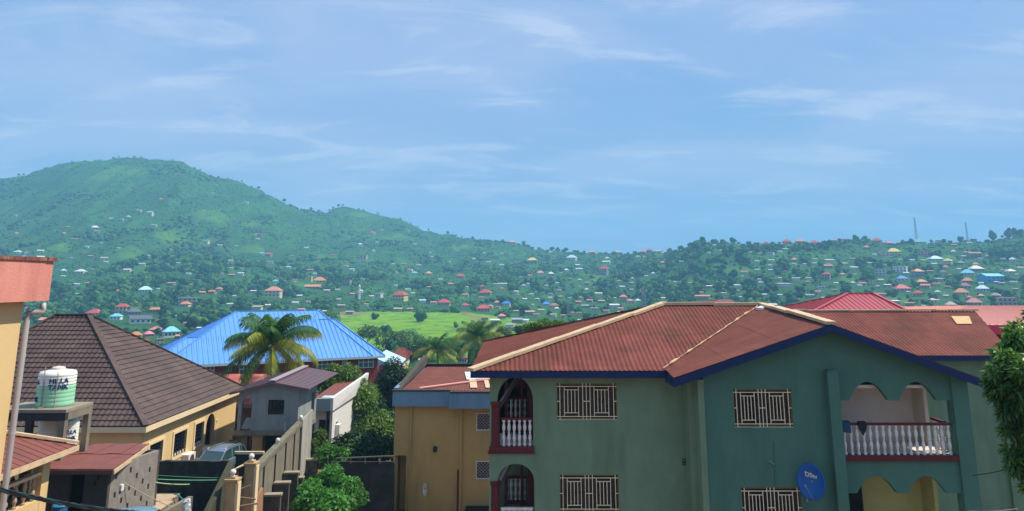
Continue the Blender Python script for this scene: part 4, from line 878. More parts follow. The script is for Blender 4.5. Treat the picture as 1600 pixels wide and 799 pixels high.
# ------------------------------------------------------------------ the big green house
YW, YE, YG, YGE = 27.1, 26.6, 25.8, 25.2
ZE = Z(580, YE)                                     # eave height
Z2 = Z(656, YW); Z2T = Z(599, YW); Z1 = Z(800, YW) - 0.02; Z1T = Z(742, YW)
def green_house():
    root = thing('green_house', 'big two-tone green house under a rust-red corrugated roof with navy fascia', 'house', (8, 27, 0.2))
    xl, xr = X(765, 640, YW), X(1078, 640, 26.6)
    zb = 0.2; zt = ZE + 0.02
    # left wing front wall with two balcony arches and two windows
    ax0, ax1 = X(783, 650, YW), X(833, 650, YW)
    cx0 = X(767, 650, YW)
    zr2, zb2 = Z(654, YW), Z(706, YW)               # rail top and slab underside of the upper balcony
    az2, as2 = Z(589, YW), Z(628, YW)
    az1, as1 = Z(725, YW), Z(752, YW); zr1 = Z(795, YW); zb1 = Z(846, YW)
    aL, aR = X(777, 620, YW), X(833, 620, YW)
    wx0, wx1 = X(870, 627, YW), X(964, 627, YW); vx0, vx1 = X(875, 770, YW), X(967, 770, YW)
    fy = lambda u, v, w: (u, YW + w, v)
    # the corner below the arch head is open to the column, so the wall starts right of it
    def wavy(z_s, z_t, zbot):
        c = (aL + aR) / 2; r = (aR - aL) / 2
        return [(aL + 2 * r * (1 - math.cos(math.pi * i / 14)) / 2, z_s + (z_t - z_s) * math.sin(math.pi * i / 14)) for i in range(15)]
    hole2 = [(aR, zb2 + .02)] + wavy(as2, az2, 0)[::-1] + [(cx0 + .02, as2), (cx0 + .02, zb2 + .02)]
    hole1 = [(aR + .03, zb1)] + [(u + .02, v) for u, v in wavy(as1, az1, 0)[::-1]] + [(cx0 + .02, as1), (cx0 + .02, zb1)]
    win = lambda a, b, c, d: [(a, c), (b, c), (b, d), (a, d)]
    wz = [win(wx0, wx1, Z2, Z2T), win(vx0, vx1, Z1, Z1T), win(wx0, wx1, Z1 - 2.95, Z1T - 2.95)]
    wm = MB().panel([(xl, zb), (xr + .25, zb), (xr + .25, zt), (xl, zt)], [hole2, hole1] + wz, fy, 0.22)
    # rest of the shell: left end pieces behind the balcony, rear, floors
    xb = aR + 0.35
    wm.box((xb, YW + .22, zb), (xb + .2, YW + 3.0, zt)); wm.box((xl, YW + 3.0, zb), (xb, YW + 3.2, zb2 - .2))
    wm.box((xl, 38.4, zb), (23 - 3.2, 38.6, zt)); wm.box((xl + 0.02, YW + 3.2, zb), (xl + .2, 38.4, zt)); wm.box((19.6, 33.2, zb), (19.8, 38.4, zt))
    wall = wm.build('left_wing_wall', green_wall, root)
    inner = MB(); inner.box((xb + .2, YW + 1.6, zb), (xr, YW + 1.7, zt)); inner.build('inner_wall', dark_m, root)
    # concrete between panels: slab edge and maroon base of the balconies
    def loggia(zs, zr, za, tag_, stair):
        b = MB(); b.box((cx0 - .06, YW - .05, zs), (aR + .03, YW + .2, zs + .17)); b.box((cx0 - .1, YW - .07, zs - .06), (aR + .05, YW + .2, zs)); b.build('balcony_base', maroon, root)
        MB().box((xl, YW + .2, zs - .08), (xb, YW + 3.0, zs + .04)).build('balcony_floor', beige_int if stair else dark_m, root)
        c = MB(); cxm = (cx0 + X(781, 650, YW)) / 2; hw = (X(781, 650, YW) - cx0) / 2
        c.lathe((cxm, YW + .08, zs + .17), [(hw * 1.15, 0), (hw * 1.15, .1), (hw, .14), (hw, za - zs - .17 - .16), (hw * 1.2, za - zs - .17 - .1), (hw * 1.2, za - zs - .17)], 14); c.build('column', maroon, root, smooth=False)
        balusters(root, (X(783, 650, YW), YW + .09), (aR - .02, YW + .09), zs + .17, 6, zr - zs - .17 - .06, white_pt, maroon if stair else white_pt)
        balusters(root, (xl + .12, YW + .5), (xl + .12, YW + 2.9), zs + .1, 9, zr - zs - .12, white_pt, maroon)
        # back of the loggia: maroon screen, posts and rail with the stair slanting up
        s = MB(); s.box((xl + .5, YW + 2.3, zs), (xl + .62, YW + 2.42, za + 1)); s.box((xl + 1.1, YW + 2.6, zs), (xl + 1.2, YW + 2.7, za + 1)); s.box((aR - .16, YW + 1.7, zs), (aR + .05, YW + 1.85, za + 1)); s.build('stair_post', maroon, root)
        s = MB(); s.bar((xl + .1, YW + 1.8, zs + .9), (xl + 1.0, YW + 2.6, za + .5), .12, .14); s.build('stair_stringer', mat('stair_concrete', (0.2, .18, .17), .9, .1), root)
        balusters(root, (xl + .5, YW + 2.75), (aR, YW + 2.75), zs + .55, 6, .75, white_pt, maroon, base_m=maroon, base_h=.12)
    loggia(zb2, zr2, as2, 'upper', True)
    loggia(zb1, zr1, as1, 'lower', False)
    MB().box((xl + .8, YW + 2.95, Z(600, YW) - .55), (aR + .3, YW + 2.98, Z(600, YW) - .1)).build('maroon_screen', maroon, root)
    for i, (a, b, c, d) in enumerate(((wx0, wx1, Z2, Z2T), (vx0, vx1, Z1, Z1T), (wx0, wx1, Z1 - 2.95, Z1T - 2.95))):
        f = grille_window(root, a, b, c, d, YW + .03)
        curtain(f, a + .08, a + .25, c + .05, d - .05, YW + .2, gold_m); curtain(f, b - .28, b - .08, c + .05, d - .05, YW + .2, mat('yellow_curtain', (.30, .26, .03), .9, .2))
        if i == 1: curtain(f, a + (b - a) * .55, b - .3, c + .05, d - .35, YW + .24, mat('pale_cloth', (.42, .40, .36), .9, .2)); curtain(f, a + (b - a) * .45, a + (b - a) * .68, c + .05, d - .45, YW + .27, mat('brown_cloth', (.25, .10, .06), .9, .2))
        else: curtain(f, a + .3, a + (b - a) * .45, c + .05, d - .05, YW + .26, mat('dim_curtain', (.05, .07, .07), .9, .3))
    # gabled wing
    gx0, gx1 = X(1100, 620, YG), X(1486, 620, YG); gx1o = X(1511, 620, YG) ; apx = X(1299, 508, YGE); zap = Z(508, YGE); zge = Z(592, YGE)
    gl = X(1053, 592, YGE); gr = X(1531, 593, YGE)
    a2z, sp2 = Z(597, YG), Z(626, YG); rail2, sl2 = Z(662, YG), Z(720, YG)
    bx0, bx1 = X(1311, 640, YG), X(1487, 640, YG); bm = (X(1386, 640, YG))
    az_, sp1 = Z(744, YG), Z(771, YG); rail1 = sl2 - 3.03 + (rail2 - sl2)
    def scallop(zs, zt_, zbot, n=10):
        pts = [(bx0, zbot), (bx1, zbot), (bx1, zs), (bx1 - .45, zs)]
        m = (bx0 + bx1) / 2 - .02
        def head(a, b):     # bell shaped head from right (b) to left (a)
            o = []
            for i in range(n * 2 + 1):
                t = i / (n * 2); s_ = math.sin(math.pi * t); o.append((b + (a - b) * t, zs + (zt_ - zs) * (s_ ** 0.75)))
            return o
        pts += head(m + .18, bx1 - .47)[1:-1] + [(m + .18, zs), (m - .18, zs)] + head(bx0 + .38, m - .2)[1:-1] + [(bx0 + .36, zs), (bx0, zs)]
        return pts
    h2 = scallop(sp2, a2z, sl2 + .16); h1 = scallop(sp1, az_, sl2 - 3.03 + .16)
    w2 = (X(1147, 640, YG), X(1238, 640, YG), Z(668, YG), Z(608, YG)); w1 = (X(1159, 780, YG), X(1252, 780, YG), Z(826, YG), Z(762, YG))
    fz = lambda u, v, w: (u, YG + w, v)
    slope = (zap - zge) / (apx - gl); top = lambda x: zap - abs(x - apx) * slope - .12
    gm = MB().panel([(gx0, zb), (gx1o - .03, zb), (gx1o - .03, top(gx1o)), (apx, top(apx)), (gx0, top(gx0))], [h2, h1, win(*w2), win(*w1)], fz, 0.22)
    gm.build('gable_wall', teal_wall, root)
    sm = MB(); sm.box((gx0 - .2, YG - .03, zb), (gx0, YW, zge - .1)); sm.box((gx0 - .42, YG + .5, zb), (gx0 - .2, YW, zge - .1)); sm.build('corner_pier', green_wall, root)
    p = MB(); p.box((X(1292, 640, YG), YG - .28, zb), (X(1309, 640, YG), YG, Z(580, YG))); p.box((X(1294, 640, YG), YG - .22, Z(580, YG)), (X(1307, 640, YG), YG, Z(577, YG))); p.build('pilaster', teal_wall, root)
    p = MB(); p.box((gx1, YG - .1, zb), (gx1o, YG + .3, top(gx1o))); p.build('pilaster', teal_wall, root)
    # balconies of the wing
    def big_balcony(zs, zr, back_m, lower):
        inn = MB(); yb = YG + 2.3
        inn.box((bx0 + .38, yb, zs + .1), (bx1 - .1, yb + .1, zs + 3.0)); inn.box((bx1 - .1 , YG + 1.5, zs + .1), (bx1 + .02, yb + .1, zs + 3.0)); inn.build('balcony_back_wall', back_m, root)
        MB().box((bx0 - .4, YG + .22, zs - .02), (bx0 - .3, yb, zs + 3)).build('balcony_side_wall', back_m if lower else dark_m, root)
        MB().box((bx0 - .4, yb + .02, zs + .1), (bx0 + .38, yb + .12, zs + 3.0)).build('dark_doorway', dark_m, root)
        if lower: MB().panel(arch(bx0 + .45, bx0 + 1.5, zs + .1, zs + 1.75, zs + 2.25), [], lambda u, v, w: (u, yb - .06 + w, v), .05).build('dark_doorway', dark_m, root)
        MB().box((bx0 - .4, YG + .22, zs + .02), (bx1, yb, zs + .14)).build('balcony_floor', beige_int, root)
        MB().box((bx0 - .4, YG + .22, min(zs + 2.9, zge - .4)), (bx1 - .1, yb + .2, min(zs + 2.98, zge - .3))).build('balcony_ceiling', beige_int, root)
        MB().box((bx0 - .02, YG - .1, zs), (bx1 + .02, YG + .2, zs + .17)).build('balcony_base', maroon, root)
        balusters(root, (bx0 + .02, YG + .06), (bx1 - .06, YG + .06), zs + .17, 17, zr - zs - .17 - .06, white_pt, maroon)
        balusters(root, (bx1 - .18, YG + .2), (bx1 - .18, YG + .95), zs + .17, 4, zr - zs - .2, white_pt, maroon)
    big_balcony(sl2, rail2, beige_int, False); big_balcony(sl2 - 3.03, rail1, olive_int, True)
    # washing on the handrail
    c = MB(); za = rail2 + .05
    for (a, b, d, yy) in ((X(1340, 662, YG), X(1352, 662, YG), .42, YG - .03),):
        n = 8; 
        for i in range(n):
            u0, u1 = a + (b - a) * i / n, a + (b - a) * (i + 1) / n; s0, s1 = d * (1 - .5 * abs(i / n * 2 - 1)), d * (1 - .5 * abs((i + 1) / n * 2 - 1))
            c.hexa([(u0, yy - .04, za - s0), (u1, yy - .04, za - s1), (u1, yy - .02, za - s1), (u0, yy - .02, za - s0), (u0, yy - .06, za), (u1, yy - .06, za), (u1, yy + .1, za + .02), (u0, yy + .1, za + .02)])
    tag(c.build('cloth', mat('dark_cloth', (.02, .02, .03), .95, .1)), 'black cloth hanging over the handrail near the left end of the upper balcony', 'cloth')
    c = MB(); a, b = X(1316, 668, YG), X(1328, 668, YG)
    c.hexa([(a, YG - .07, za - .3), (b, YG - .07, za - .34), (b, YG - .05, za - .34), (a, YG - .05, za - .3), (a, YG - .08, za + .01), (b, YG - .08, za + .01), (b, YG + .1, za + .03), (a, YG + .1, za + .03)])
    tag(c.build('cloth', mat('blue_cloth', (.03, .07, .13), .95, .1)), 'dark blue cloth hanging over the leftmost balusters of the upper balcony', 'cloth')
    for i, (a, b, c_, d) in enumerate((w2, w1)):
        f = grille_window(root, a, b, c_, d, YG + .03)
        curtain(f, a + .08, a + .3, c_ + .05, d - .05, YG + .2, mat('dim_curtain', (.05, .07, .07))); curtain(f, b - .2, b - .08, c_ + .05, d - .05, YG + .2, gold_m)
        if i == 0: curtain(f, a + .28, a + .5, c_ + .1, c_ + .75, YG + .24, mat('pale_cloth', (.42, .40, .36)))
        curtain(f, a + (b - a) * .44, a + (b - a) * .56, c_ + .05, d - .05, YG + .23, gold_m)
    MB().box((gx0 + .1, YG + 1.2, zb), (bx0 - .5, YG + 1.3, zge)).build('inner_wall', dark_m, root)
    # rear right wall
    rx0, rx1 = gx1o - 1.5, X(1570, 700, 33.0)
    m = MB(); m.box((rx0, 33.0, zb), (rx1, 33.2, Z(556, 32.5) - .02)); m.build('rear_wall', green_wall, root)
    m = MB(); m.box((rx1, 32.85, zb), (rx1 + .55, 33.2, Z(556, 32.5) - .02)); m.build('rear_pier', green_wall, root)
    m = MB(); m.box((gx1o - .25, YG + 2.3, zb), (gx1o - .03, 33.0, zge - .1)); m.build('wing_side_wall', green_wall, root)
    # roofs -------------------------------------------------------
    exl = X(735, 579, YE); YR = 32.7; zr_ = Z(477, YR); rl = X(1035, 477, YR); rr_ = X(1192, 475, YR); exr = rr_ + 6
    hip = hip_roof(root, [(exl, YE, ZE), (14.2, YE, ZE), (exr, 38.8, ZE), (exl, 38.8, ZE)], [(rl, YR, zr_), (rr_, YR, zr_)], rust_roof, 0.17, 0.028, 'corr', name='main_roof', faces=(0, 1, 2))
    m = MB(); m.sheet([(exl, 38.8, ZE), (exl, YE, ZE), (rl, YR, zr_)], (0, 1, 0), 0.17, 0.028); m.build('hip_end_sheet', rust_flat, root)
    def cap(a, b, w=.30, h=.07, dz=.05, mt=cream_cap):
        """mortar-bedded ridge cap in uneven lengths"""
        a, b = Vector(a), Vector(b); L_ = (b - a).length; n = max(1, int(L_ / 1.8)); k = MB(); rg = random.Random(int(L_ * 100))
        for i in range(n):
            p, q = a + (b - a) * (i / n), a + (b - a) * ((i + 1) / n + .01)
            j = rg.uniform(-.015, .02); k.bar(p + Vector((0, 0, dz + j)), q + Vector((0, 0, dz + .02 + j)), w * rg.uniform(.85, 1.1), h)
        return k.build('ridge_cap', mt, root)
    cap((exl, YE, ZE), (rl, YR, zr_), .34, .10); cap((rl, YR, zr_), (rr_, YR, zr_), .34, .12)
    cap((exl, 38.8, ZE), (rl, YR, zr_), .2, .06, mt=rust_flat)
    # gable wing roof
    zR = zr_ - .02
    A, B, Cc, D = Vector((gl, YGE, zge)), Vector((apx, YGE, zap)), Vector((rr_ - .1, YR - .1, zR)), Vector((gl, YE + .02, ZE + .03))
    m = MB(); 
    E_ = Vector((gr, YGE, zge)); F_ = Vector((gr, YR, zge)); up_ = Vector((0, 0, .03)); m.hexa([B, E_, F_, Cc, B + up_, E_ + up_, F_ + up_, Cc + up_])
    m.build('wing_roof', rust_flat, root)
    m = MB(); 
    N_ = 24
    for i in range(N_):      # ruled sheet from verge to valley, lapped in courses
        f0, f1 = i / N_, (i + 1) / N_; lift = 0.03
        p0, p1 = A.lerp(B, f0), A.lerp(B, f1); q0, q1 = D.lerp(Cc, f0), D.lerp(Cc, f1); up = Vector((0, 0, lift)); e_ = Vector((0, 0, .006 * (i % 8 == 0)))
        m.quad(p0 + up + e_, q0 + up + e_, q1 + up, p1 + up)
    m.build('wing_roof', rust_flat, root)
    cap(B, Cc, .34, .1, .07)
    # valley gutter with crumbling mortar
    k = MB(); rg = random.Random(4); n = 40; wv = [rg.choice((.008, .014, .022, .05)) for _ in range(n + 1)]
    k.tube([D.lerp(Cc, i / n) + Vector((-.05 + rg.uniform(-.02, .02), 0, .07)) for i in range(n + 1)], wv, 6)
    k.build('valley_mortar', cream_cap, root)
    k = MB(); k.bar((gl + 5.0, 31.6, zr_ - .12), (rr_ + .2, 32.3, zr_ + .03), .3, .1); k.build('valley_patch', white_pt, root)
    # right hand roof behind
    Y5, Y6 = 32.5, 37.2; z5, z6 = Z(556, Y5), Z(487, Y6); xa, xb_, xc = X(1215, 487, Y6), X(1524, 487, Y6), X(1584, 556, Y5)
    m = MB(); m.sheet([(rr_ + 1, Y5, z5), (xc, Y5, z5), (xb_, Y6, z6), (xa - 1.5, Y6, z6)], (1, 0, 0), .17, .028); m.sheet([(xa - 1.5, Y6, z6), (xb_, Y6, z6), (xb_, Y6 + 4.7, z5), (rr_ + 1, Y6 + 4.7, z5)], (1, 0, 0), .17, .028); m.build('right_roof', rust_roof, root)
    cap((xa - .8, Y6, z6), (xb_, Y6, z6), .26, .08); cap((rr_, YR, zr_), (xa - .8, Y6, z6), .26, .08)
    m = MB(); q = [(X(1486, 497, 36.4), 497, 506), (X(1508, 497, 36.4), 497, 506)]
    def onroof(px, py):
        for Yt in np.arange(Y5, Y6, .02):
            pt = P(px, py, Yt)
            if pt.z <= z5 + (z6 - z5) * (Yt - Y5) / (Y6 - Y5): return pt
        return pt
    c = [onroof(1486, 496), onroof(1514, 496), onroof(1519, 508), onroof(1495, 508)]; nn = (c[3] - c[0]).cross(c[1] - c[0]).normalized(); nn = nn if nn.z > 0 else -nn
    m.hexa([p + nn * .035 for p in (c[3], c[2], c[1], c[0])] + [p + nn * .06 for p in (c[3], c[2], c[1], c[0])]); m.build('pale_roof_patch', mat('tan_sheet', (.55, .36, .17), .7, .15, 6), root)
    # fascias
    def fascia(a, b, h=.24, t=.05, mt=blue_fascia, dz=0):
        a, b = Vector(a), Vector(b); d = (b - a); n = Vector((d.y, -d.x, 0)).normalized() * t; k = MB(); dn = Vector((0, 0, -h)); up = Vector((0, 0, dz))
        k.hexa([a + dn + up, b + dn + up, b + dn + up - n, a + dn + up - n, a + up, b + up, b + up - n, a + up - n]); return k.build('fascia', mt, root)
    fascia((exl, YE - .01, ZE - .01), (gl + .05, YE - .01, ZE - .01), .22)
    fascia((gl - .03, YGE - .02, zge - .02), (apx, YGE - .02, zap + .02), .25); fascia((apx, YGE - .02, zap + .02), (gr + .05, YGE - .02, zge - .02), .25)
    fascia((gl, YE, zge - .01), (gl, YGE, zge - .01), .26)
    fascia((gr - .5, Y5 - .01, z5 - .01), (xc, Y5 - .01, z5 - .01), .20); fascia((exl, 38.8, ZE - .01), (exl, YE, ZE - .01), .2)
    # soffits
    k = MB(); k.box((exl + .03, YE + .04, ZE - .12), (gl, YW, ZE - .09)); k.hexa([(gl, YGE + .05, zge - .14), (apx, YGE + .05, zap - .14), (apx, YG, zap - .14), (gl, YG, zge - .14), (gl, YGE + .05, zge - .1), (apx, YGE + .05, zap - .1), (apx, YG, zap - .1), (gl, YG, zge - .1)])
    k.hexa([(apx, YGE + .05, zap - .14), (gr, YGE + .05, zge - .14), (gr, YG, zge - .14), (apx, YG, zap - .14), (apx, YGE + .05, zap - .1), (gr, YGE + .05, zge - .1), (gr, YG, zge - .1), (apx, YG, zap - .1)]); k.build('soffit', teal_wall, root)
    MB().box((exl + .1, YE + .05, ZE - .1), (13.5, 38.6, ZE - .06)).build('ceiling', dark_m, root)
    # cables down the inner corner and the conduit on the gable wall
    k = MB(); xx = X(1078, 650, YW) - .05
    k.tube([(xx + .03 * math.sin(i), YW - .04, ZE - .3 - i * .55) for i in range(8)], .022, 5); k.build('cable', black_metal, root)
    k = MB()
    for j in range(4):
        xa_, zz = X(1065, 720, YW), Z(717 + j * 3, YW); k.tube([(xa_, YW - .05, zz), (xa_ + .3, YW - .1, zz - .04 * math.sin(j * 2)), (xa_ + .62, YW - .04, zz + .02)], .014, 4)
    k.build('cable_bundle', black_metal, root)
    MB().tube([(X(1209, 690, YG), YG - .02, Z(690, YG)), (X(1211, 760, YG), YG - .02, Z(760, YG))], .012, 5).build('conduit', teal_wall, root)
    MB().tube([(X(1201, 719, YG), YG - .12, Z(719, YG)), (X(1209, 726, YG), YG - .02, Z(726, YG))], .025, 6).build('bracket', plaster_grey, root)
    k = MB(); k.lathe((X(1437, 752, YG + .5), YG + 1.2, Z(752, YG + 1.2)), [(.06, 0), (.14, .05), (.14, .16), (.05, .22)], 10); k.build('lamp', white_pt, root)
    return root
green_house()

def text_mesh(s, size, extrude=0.004):
    cu = bpy.data.curves.new('t', 'FONT'); cu.body = s; cu.size = size; cu.align_x = 'CENTER'; cu.align_y = 'CENTER'; cu.extrude = extrude; cu.offset = size * 0.025; cu.resolution_u = 3
    o = bpy.data.objects.new('t', cu); COL.objects.link(o); bpy.context.view_layer.update()
    me = bpy.data.meshes.new_from_object(o.evaluated_get(bpy.context.evaluated_depsgraph_get())); v = [tuple(p.co) for p in me.vertices]; f = [tuple(p.vertices) for p in me.polygons]
    bpy.data.objects.remove(o); bpy.data.meshes.remove(me); return v, f
def blue_dish():
    c = P(1267, 753, YG - .55); r = thing('satellite_dish', 'blue oval satellite dish with white lettering on the green gable wall', 'satellite dish', c)
    n = Vector((-0.62, -0.66, 0.16)).normalized(); up = Vector((0, 0, 1)); a = (-up.cross(n)).normalized(); a = Vector((1, 0, 0)) - n * n.x; a.normalize(); b = (up - n * n.z).normalized()
    b = (b - a * b.dot(a)).normalized()
    R_ = .50
    k = MB(); rings = 7; seg = 32; base = len(k.v)
    def pt(rr, t, off=0): return c + a * (rr * R_ * .92 * math.cos(t)) + b * (rr * R_ * 1.08 * math.sin(t)) - n * (.13 * (1 - rr * rr)) + n * off
    for off in (0, -.02):
        for i in range(rings + 1):
            for j in range(seg): k.v.append(tuple(pt(max(.001, i / rings), 2 * math.pi * j / seg, off)))
    for o_ in (0, 1):
        q = o_ * (rings + 1) * seg
        for i in range(rings):
            for j in range(seg): k.f.append((q + i * seg + j, q + i * seg + (j + 1) % seg, q + (i + 1) * seg + (j + 1) % seg, q + (i + 1) * seg + j)); k.mi.append(0)
    for j in range(seg): e = rings * seg; q = (rings + 1) * seg; k.f.append((e + j, e + (j + 1) % seg, q + e + (j + 1) % seg, q + e + j)); k.mi.append(0)
    d = k.build('reflector', mat('dish_blue', (.010, .10, .34), .45, .06, 2), r, smooth=True)
    v, f = text_mesh('DStv', .19); k = MB(); sl = .12
    for (x_, y_, z_) in v: rr = math.hypot(x_ / R_, (y_ + .18) / R_); p = c + a * x_ + b * (y_ + .18 - x_ * .25) - n * (.13 * (1 - rr * rr)) + n * (.012 + z_); k.v.append(tuple(p))
    k.f = f; k.mi = [0] * len(f); k.build('lettering', white_pt, r)
    k = MB(); tip = c + n * .45 - b * .12; k.tube([c - b * R_ * 1.05, tip], .012, 6); k.build('feed_arm', steel_m, r); MB().lathe(tip - Vector((0, 0, .04)), [(.03, 0), (.04, .08)], 8).build('feed_horn', plaster_grey, r)
    k = MB(); k.tube([c - n * .13, c - n * .3 + Vector((0, .1, 0)), Vector((c.x, YG + .02, c.z - .05))], .03, 8); k.tube([Vector((c.x, YG - .12, c.z - .7)), Vector((c.x, YG - .12, c.z + .1))], .025, 8); k.build('mount', steel_m, r)
blue_dish()

# ------------------------------------------------------------------ ochre building behind
def ochre():
    Y0, Y1 = 52.0, 68.0; xL = X(617, 640, Y0); xm = X(703, 640, Y0); xR = X(765, 640, Y0) + 9
    r = thing('ochre_building', 'ochre three-storey building with a dusty blue band and rusty roof', 'building', (xL + 6, 56, 0.2))
    zt = Z(633, Y0); zp = Z(610, Y0)
    wx0, wx1 = X(745, 660, Y0), X(765, 660, Y0) + .25; rows = [(Z(672, Y0), Z(646, Y0)), (Z(748, Y0), Z(721, Y0))]
    win = lambda a, b, c, d: [(a, c), (b, c), (b, d), (a, d)]
    rec = win(xL + .02, X(634, 750, Y0), .2, Z(712, Y0))
    w = MB().panel([(xL, -1.6), (xR, -1.6), (xR, zt), (xL, zt)], [win(wx0, wx1, a, b) for a, b in rows] + [win(xL + .1, X(634, 750, Y0), -1.2, Z(712, Y0))], lambda u, v, t: (u, Y0 + t, v), .25)
    w.box((xL, Y0 + .25, -1.6), (xL + .25, Y1, zt)); w.box((xR - .25, Y0 + .25, 0), (xR, Y1, zt)); w.box((xL + .25, Y1 - .25, 0), (xR - .25, Y1, zt)); w.build('wall', ochre_wall, r)
    MB().box((xL + .3, Y0 + 1.2, -1.6), (xR - .3, Y0 + 1.3, zt)).build('inner_wall', ochre_wall, r)
    b = MB(); b.box((xL - .1, Y0 - .55, zt), (xm, Y0 + .02, zp)); b.box((xL - .1, Y0 + .02, zt), (xL + .15, Y1, zp + .15)); b.build('parapet_band', band_blue, r)
    b = MB(); b.box((xm, Y0 - .95, zt - .08), (xR, Y0 + .02, zp - .05)); b.build('parapet_band', band_blue, r)
    b = MB(); b.box((xL - .14, Y0 - .6, zp + .002), (xm + .04, Y0 - .1, zp + .09)); b.box((xm + .04, Y0 - 1.0, zp - .048), (xR, Y0 - .5, zp + .04)); b.build('parapet_coping', mat('dark_coping', (.05, .04, .035), .9, .3, 3), r)
    # raised parapets at the side and back
    b = MB(); b.hexa([(xL - .02, Y0, zp), (xL + .33, Y0, zp), (xL + .33, Y1, zp), (xL - .02, Y1, zp), (xL - .02, Y0, zp + .1), (xL + .33, Y0, zp + .1), (xL + .33, Y1, zp + .75), (xL - .02, Y1, zp + .75)]); b.build('side_parapet', mat('dark_parapet', (.07, .06, .045), .95, .3, 2), r)
    b = MB(); b.box((xL, Y1, zt), (xR, Y1 + .3, Z(569, Y1))); b.build('back_parapet', black_wall, r)
    zr = Z(574, Y1 - .5); A = Vector((xL + .35, Y0 - .1, zp - .02)); B = Vector((xR, Y0 - .1, zp - .02)); C_ = Vector((xR, Y1 - .3, zr)); D = Vector((xL + .35, Y1 - .3, zr))
    k = MB(); k.sheet([A, B, C_, D], (1, 0, 0), .25, .025); k.build('roof', rust_flat, r)
    k = MB(); k.bar(A + Vector((1.2, .5, .12)), A.lerp(C_, .75) + Vector((0, 0, .15)), .22, .05); k.build('hip_flashing', salmon_sheet, r)
    def onr(px, py):
        for Yt in np.arange(Y0, Y1, .05):
            p = P(px, py, Yt)
            if p.z <= A.z + (zr - A.z) * (Yt - A.y) / (Y1 - .3 - A.y): return p
        return p
    for nm, m_, q in (('zinc_sheet', steel_m, ((726, 583), (765, 583), (765, 593), (729, 595))), ('cream_sheet', cream_cap, ((733, 595), (744, 595), (746, 608), (735, 608))), ('cream_sheet', cream_cap, ((756, 596), (763, 596), (766, 608), (759, 608)))):
        c = [onr(*p) + Vector((0, 0, .06)) for p in q]; MB().hexa([c[3], c[2], c[1], c[0]] + [p + Vector((0, 0, .03)) for p in (c[3], c[2], c[1], c[0])]).build(nm, white_pt if nm == 'zinc_sheet' else m_, r)
    for px in (643, 721): 
        MB().tube([(X(px, 640, Y0), Y0 - .1, zt), (X(px, 640, Y0), Y0 - .1, -1.2)], .09 if px == 721 else .07, 8).build('drainpipe', ochre_wall, r)
    MB().tube([(X(717, 640, Y0), Y0 - .1, zt - 4), (X(717, 640, Y0), Y0 - .1, -1.2)], .06, 8).build('drainpipe', rust_flat, r)
    for a, b_ in rows:
        k = MB(); k.box((wx0, Y0 + .12, a), (wx1, Y0 + .16, b_)); f = k.build('window', glass_m, r); k = MB()
        for s in (wx0, wx1): k.box((s - .025, Y0 - .05, a - .05), (s + .025, Y0 + .02, b_ + .05))
        for s in (a, b_): k.box((wx0 - .05, Y0 - .052, s - .025), (wx1 + .05, Y0 + .018, s + .025))
        n = 5; h = b_ - a; w_ = wx1 - wx0
        for i in range(-n, n):
            for sg in (1, -1):
                p0 = max(0, i / n); p1 = min(1, i / n + 1)
                u = lambda t: wx0 + w_ * t; v = lambda t: (a + h * (t - i / n)) if sg == 1 else (b_ - h * (t - i / n))
                if p1 - p0 > .01: k.bar((u(p0), Y0 - .03, v(p0)), (u(p1), Y0 - .03, v(p1)), .011, .011)
        k.build('lattice_grille', white_pt, f)
    k = MB(); k.lathe((X(680, 703, Y0), Y0 - .12, Z(706, Y0)), [(.05, 0), (.13, .06), (.13, .3), (.06, .36)], 10); k.build('wall_lamp', black_metal, r)
    k = MB(); k.box((X(728, 790, Y0), Y0 - 1.2, -1.5), (X(765, 790, Y0) + 4, Y0 - .05, Z(790, Y0))); k.build('dark_porch', dark_m, r)
    c = P(664, 765, Y0 - .5); d = thing('satellite_dish', 'small white satellite dish on the ochre wall', 'satellite dish', c)
    k = MB(); seg = 20
    n = Vector((-.9, -.45, .1)).normalized(); a_ = Vector((0, 0, 1)).cross(n).normalized(); b2 = n.cross(a_)
    for i in range(5):
        for j in range(seg): t = 2 * math.pi * j / seg; rr = max(.001, i / 4); k.v.append(tuple(c + a_ * rr * .38 * math.cos(t) + b2 * rr * .42 * math.sin(t) - n * .1 * (1 - rr * rr)))
    for i in range(4):
        for j in range(seg): k.f.append((i * seg + j, i * seg + (j + 1) % seg, (i + 1) * seg + (j + 1) % seg, (i + 1) * seg + j)); k.mi.append(0)
    k.build('reflector', white_pt, d, smooth=True); MB().tube([c - n * .1, c + Vector((-.1, .3, 0)), Vector((c.x, Y0 + .02, c.z - .1))], .03, 6).build('mount', steel_m, d); MB().tube([c - b2 * .4, c + n * .4], .012, 5).build('feed_arm', steel_m, d)
ochre()

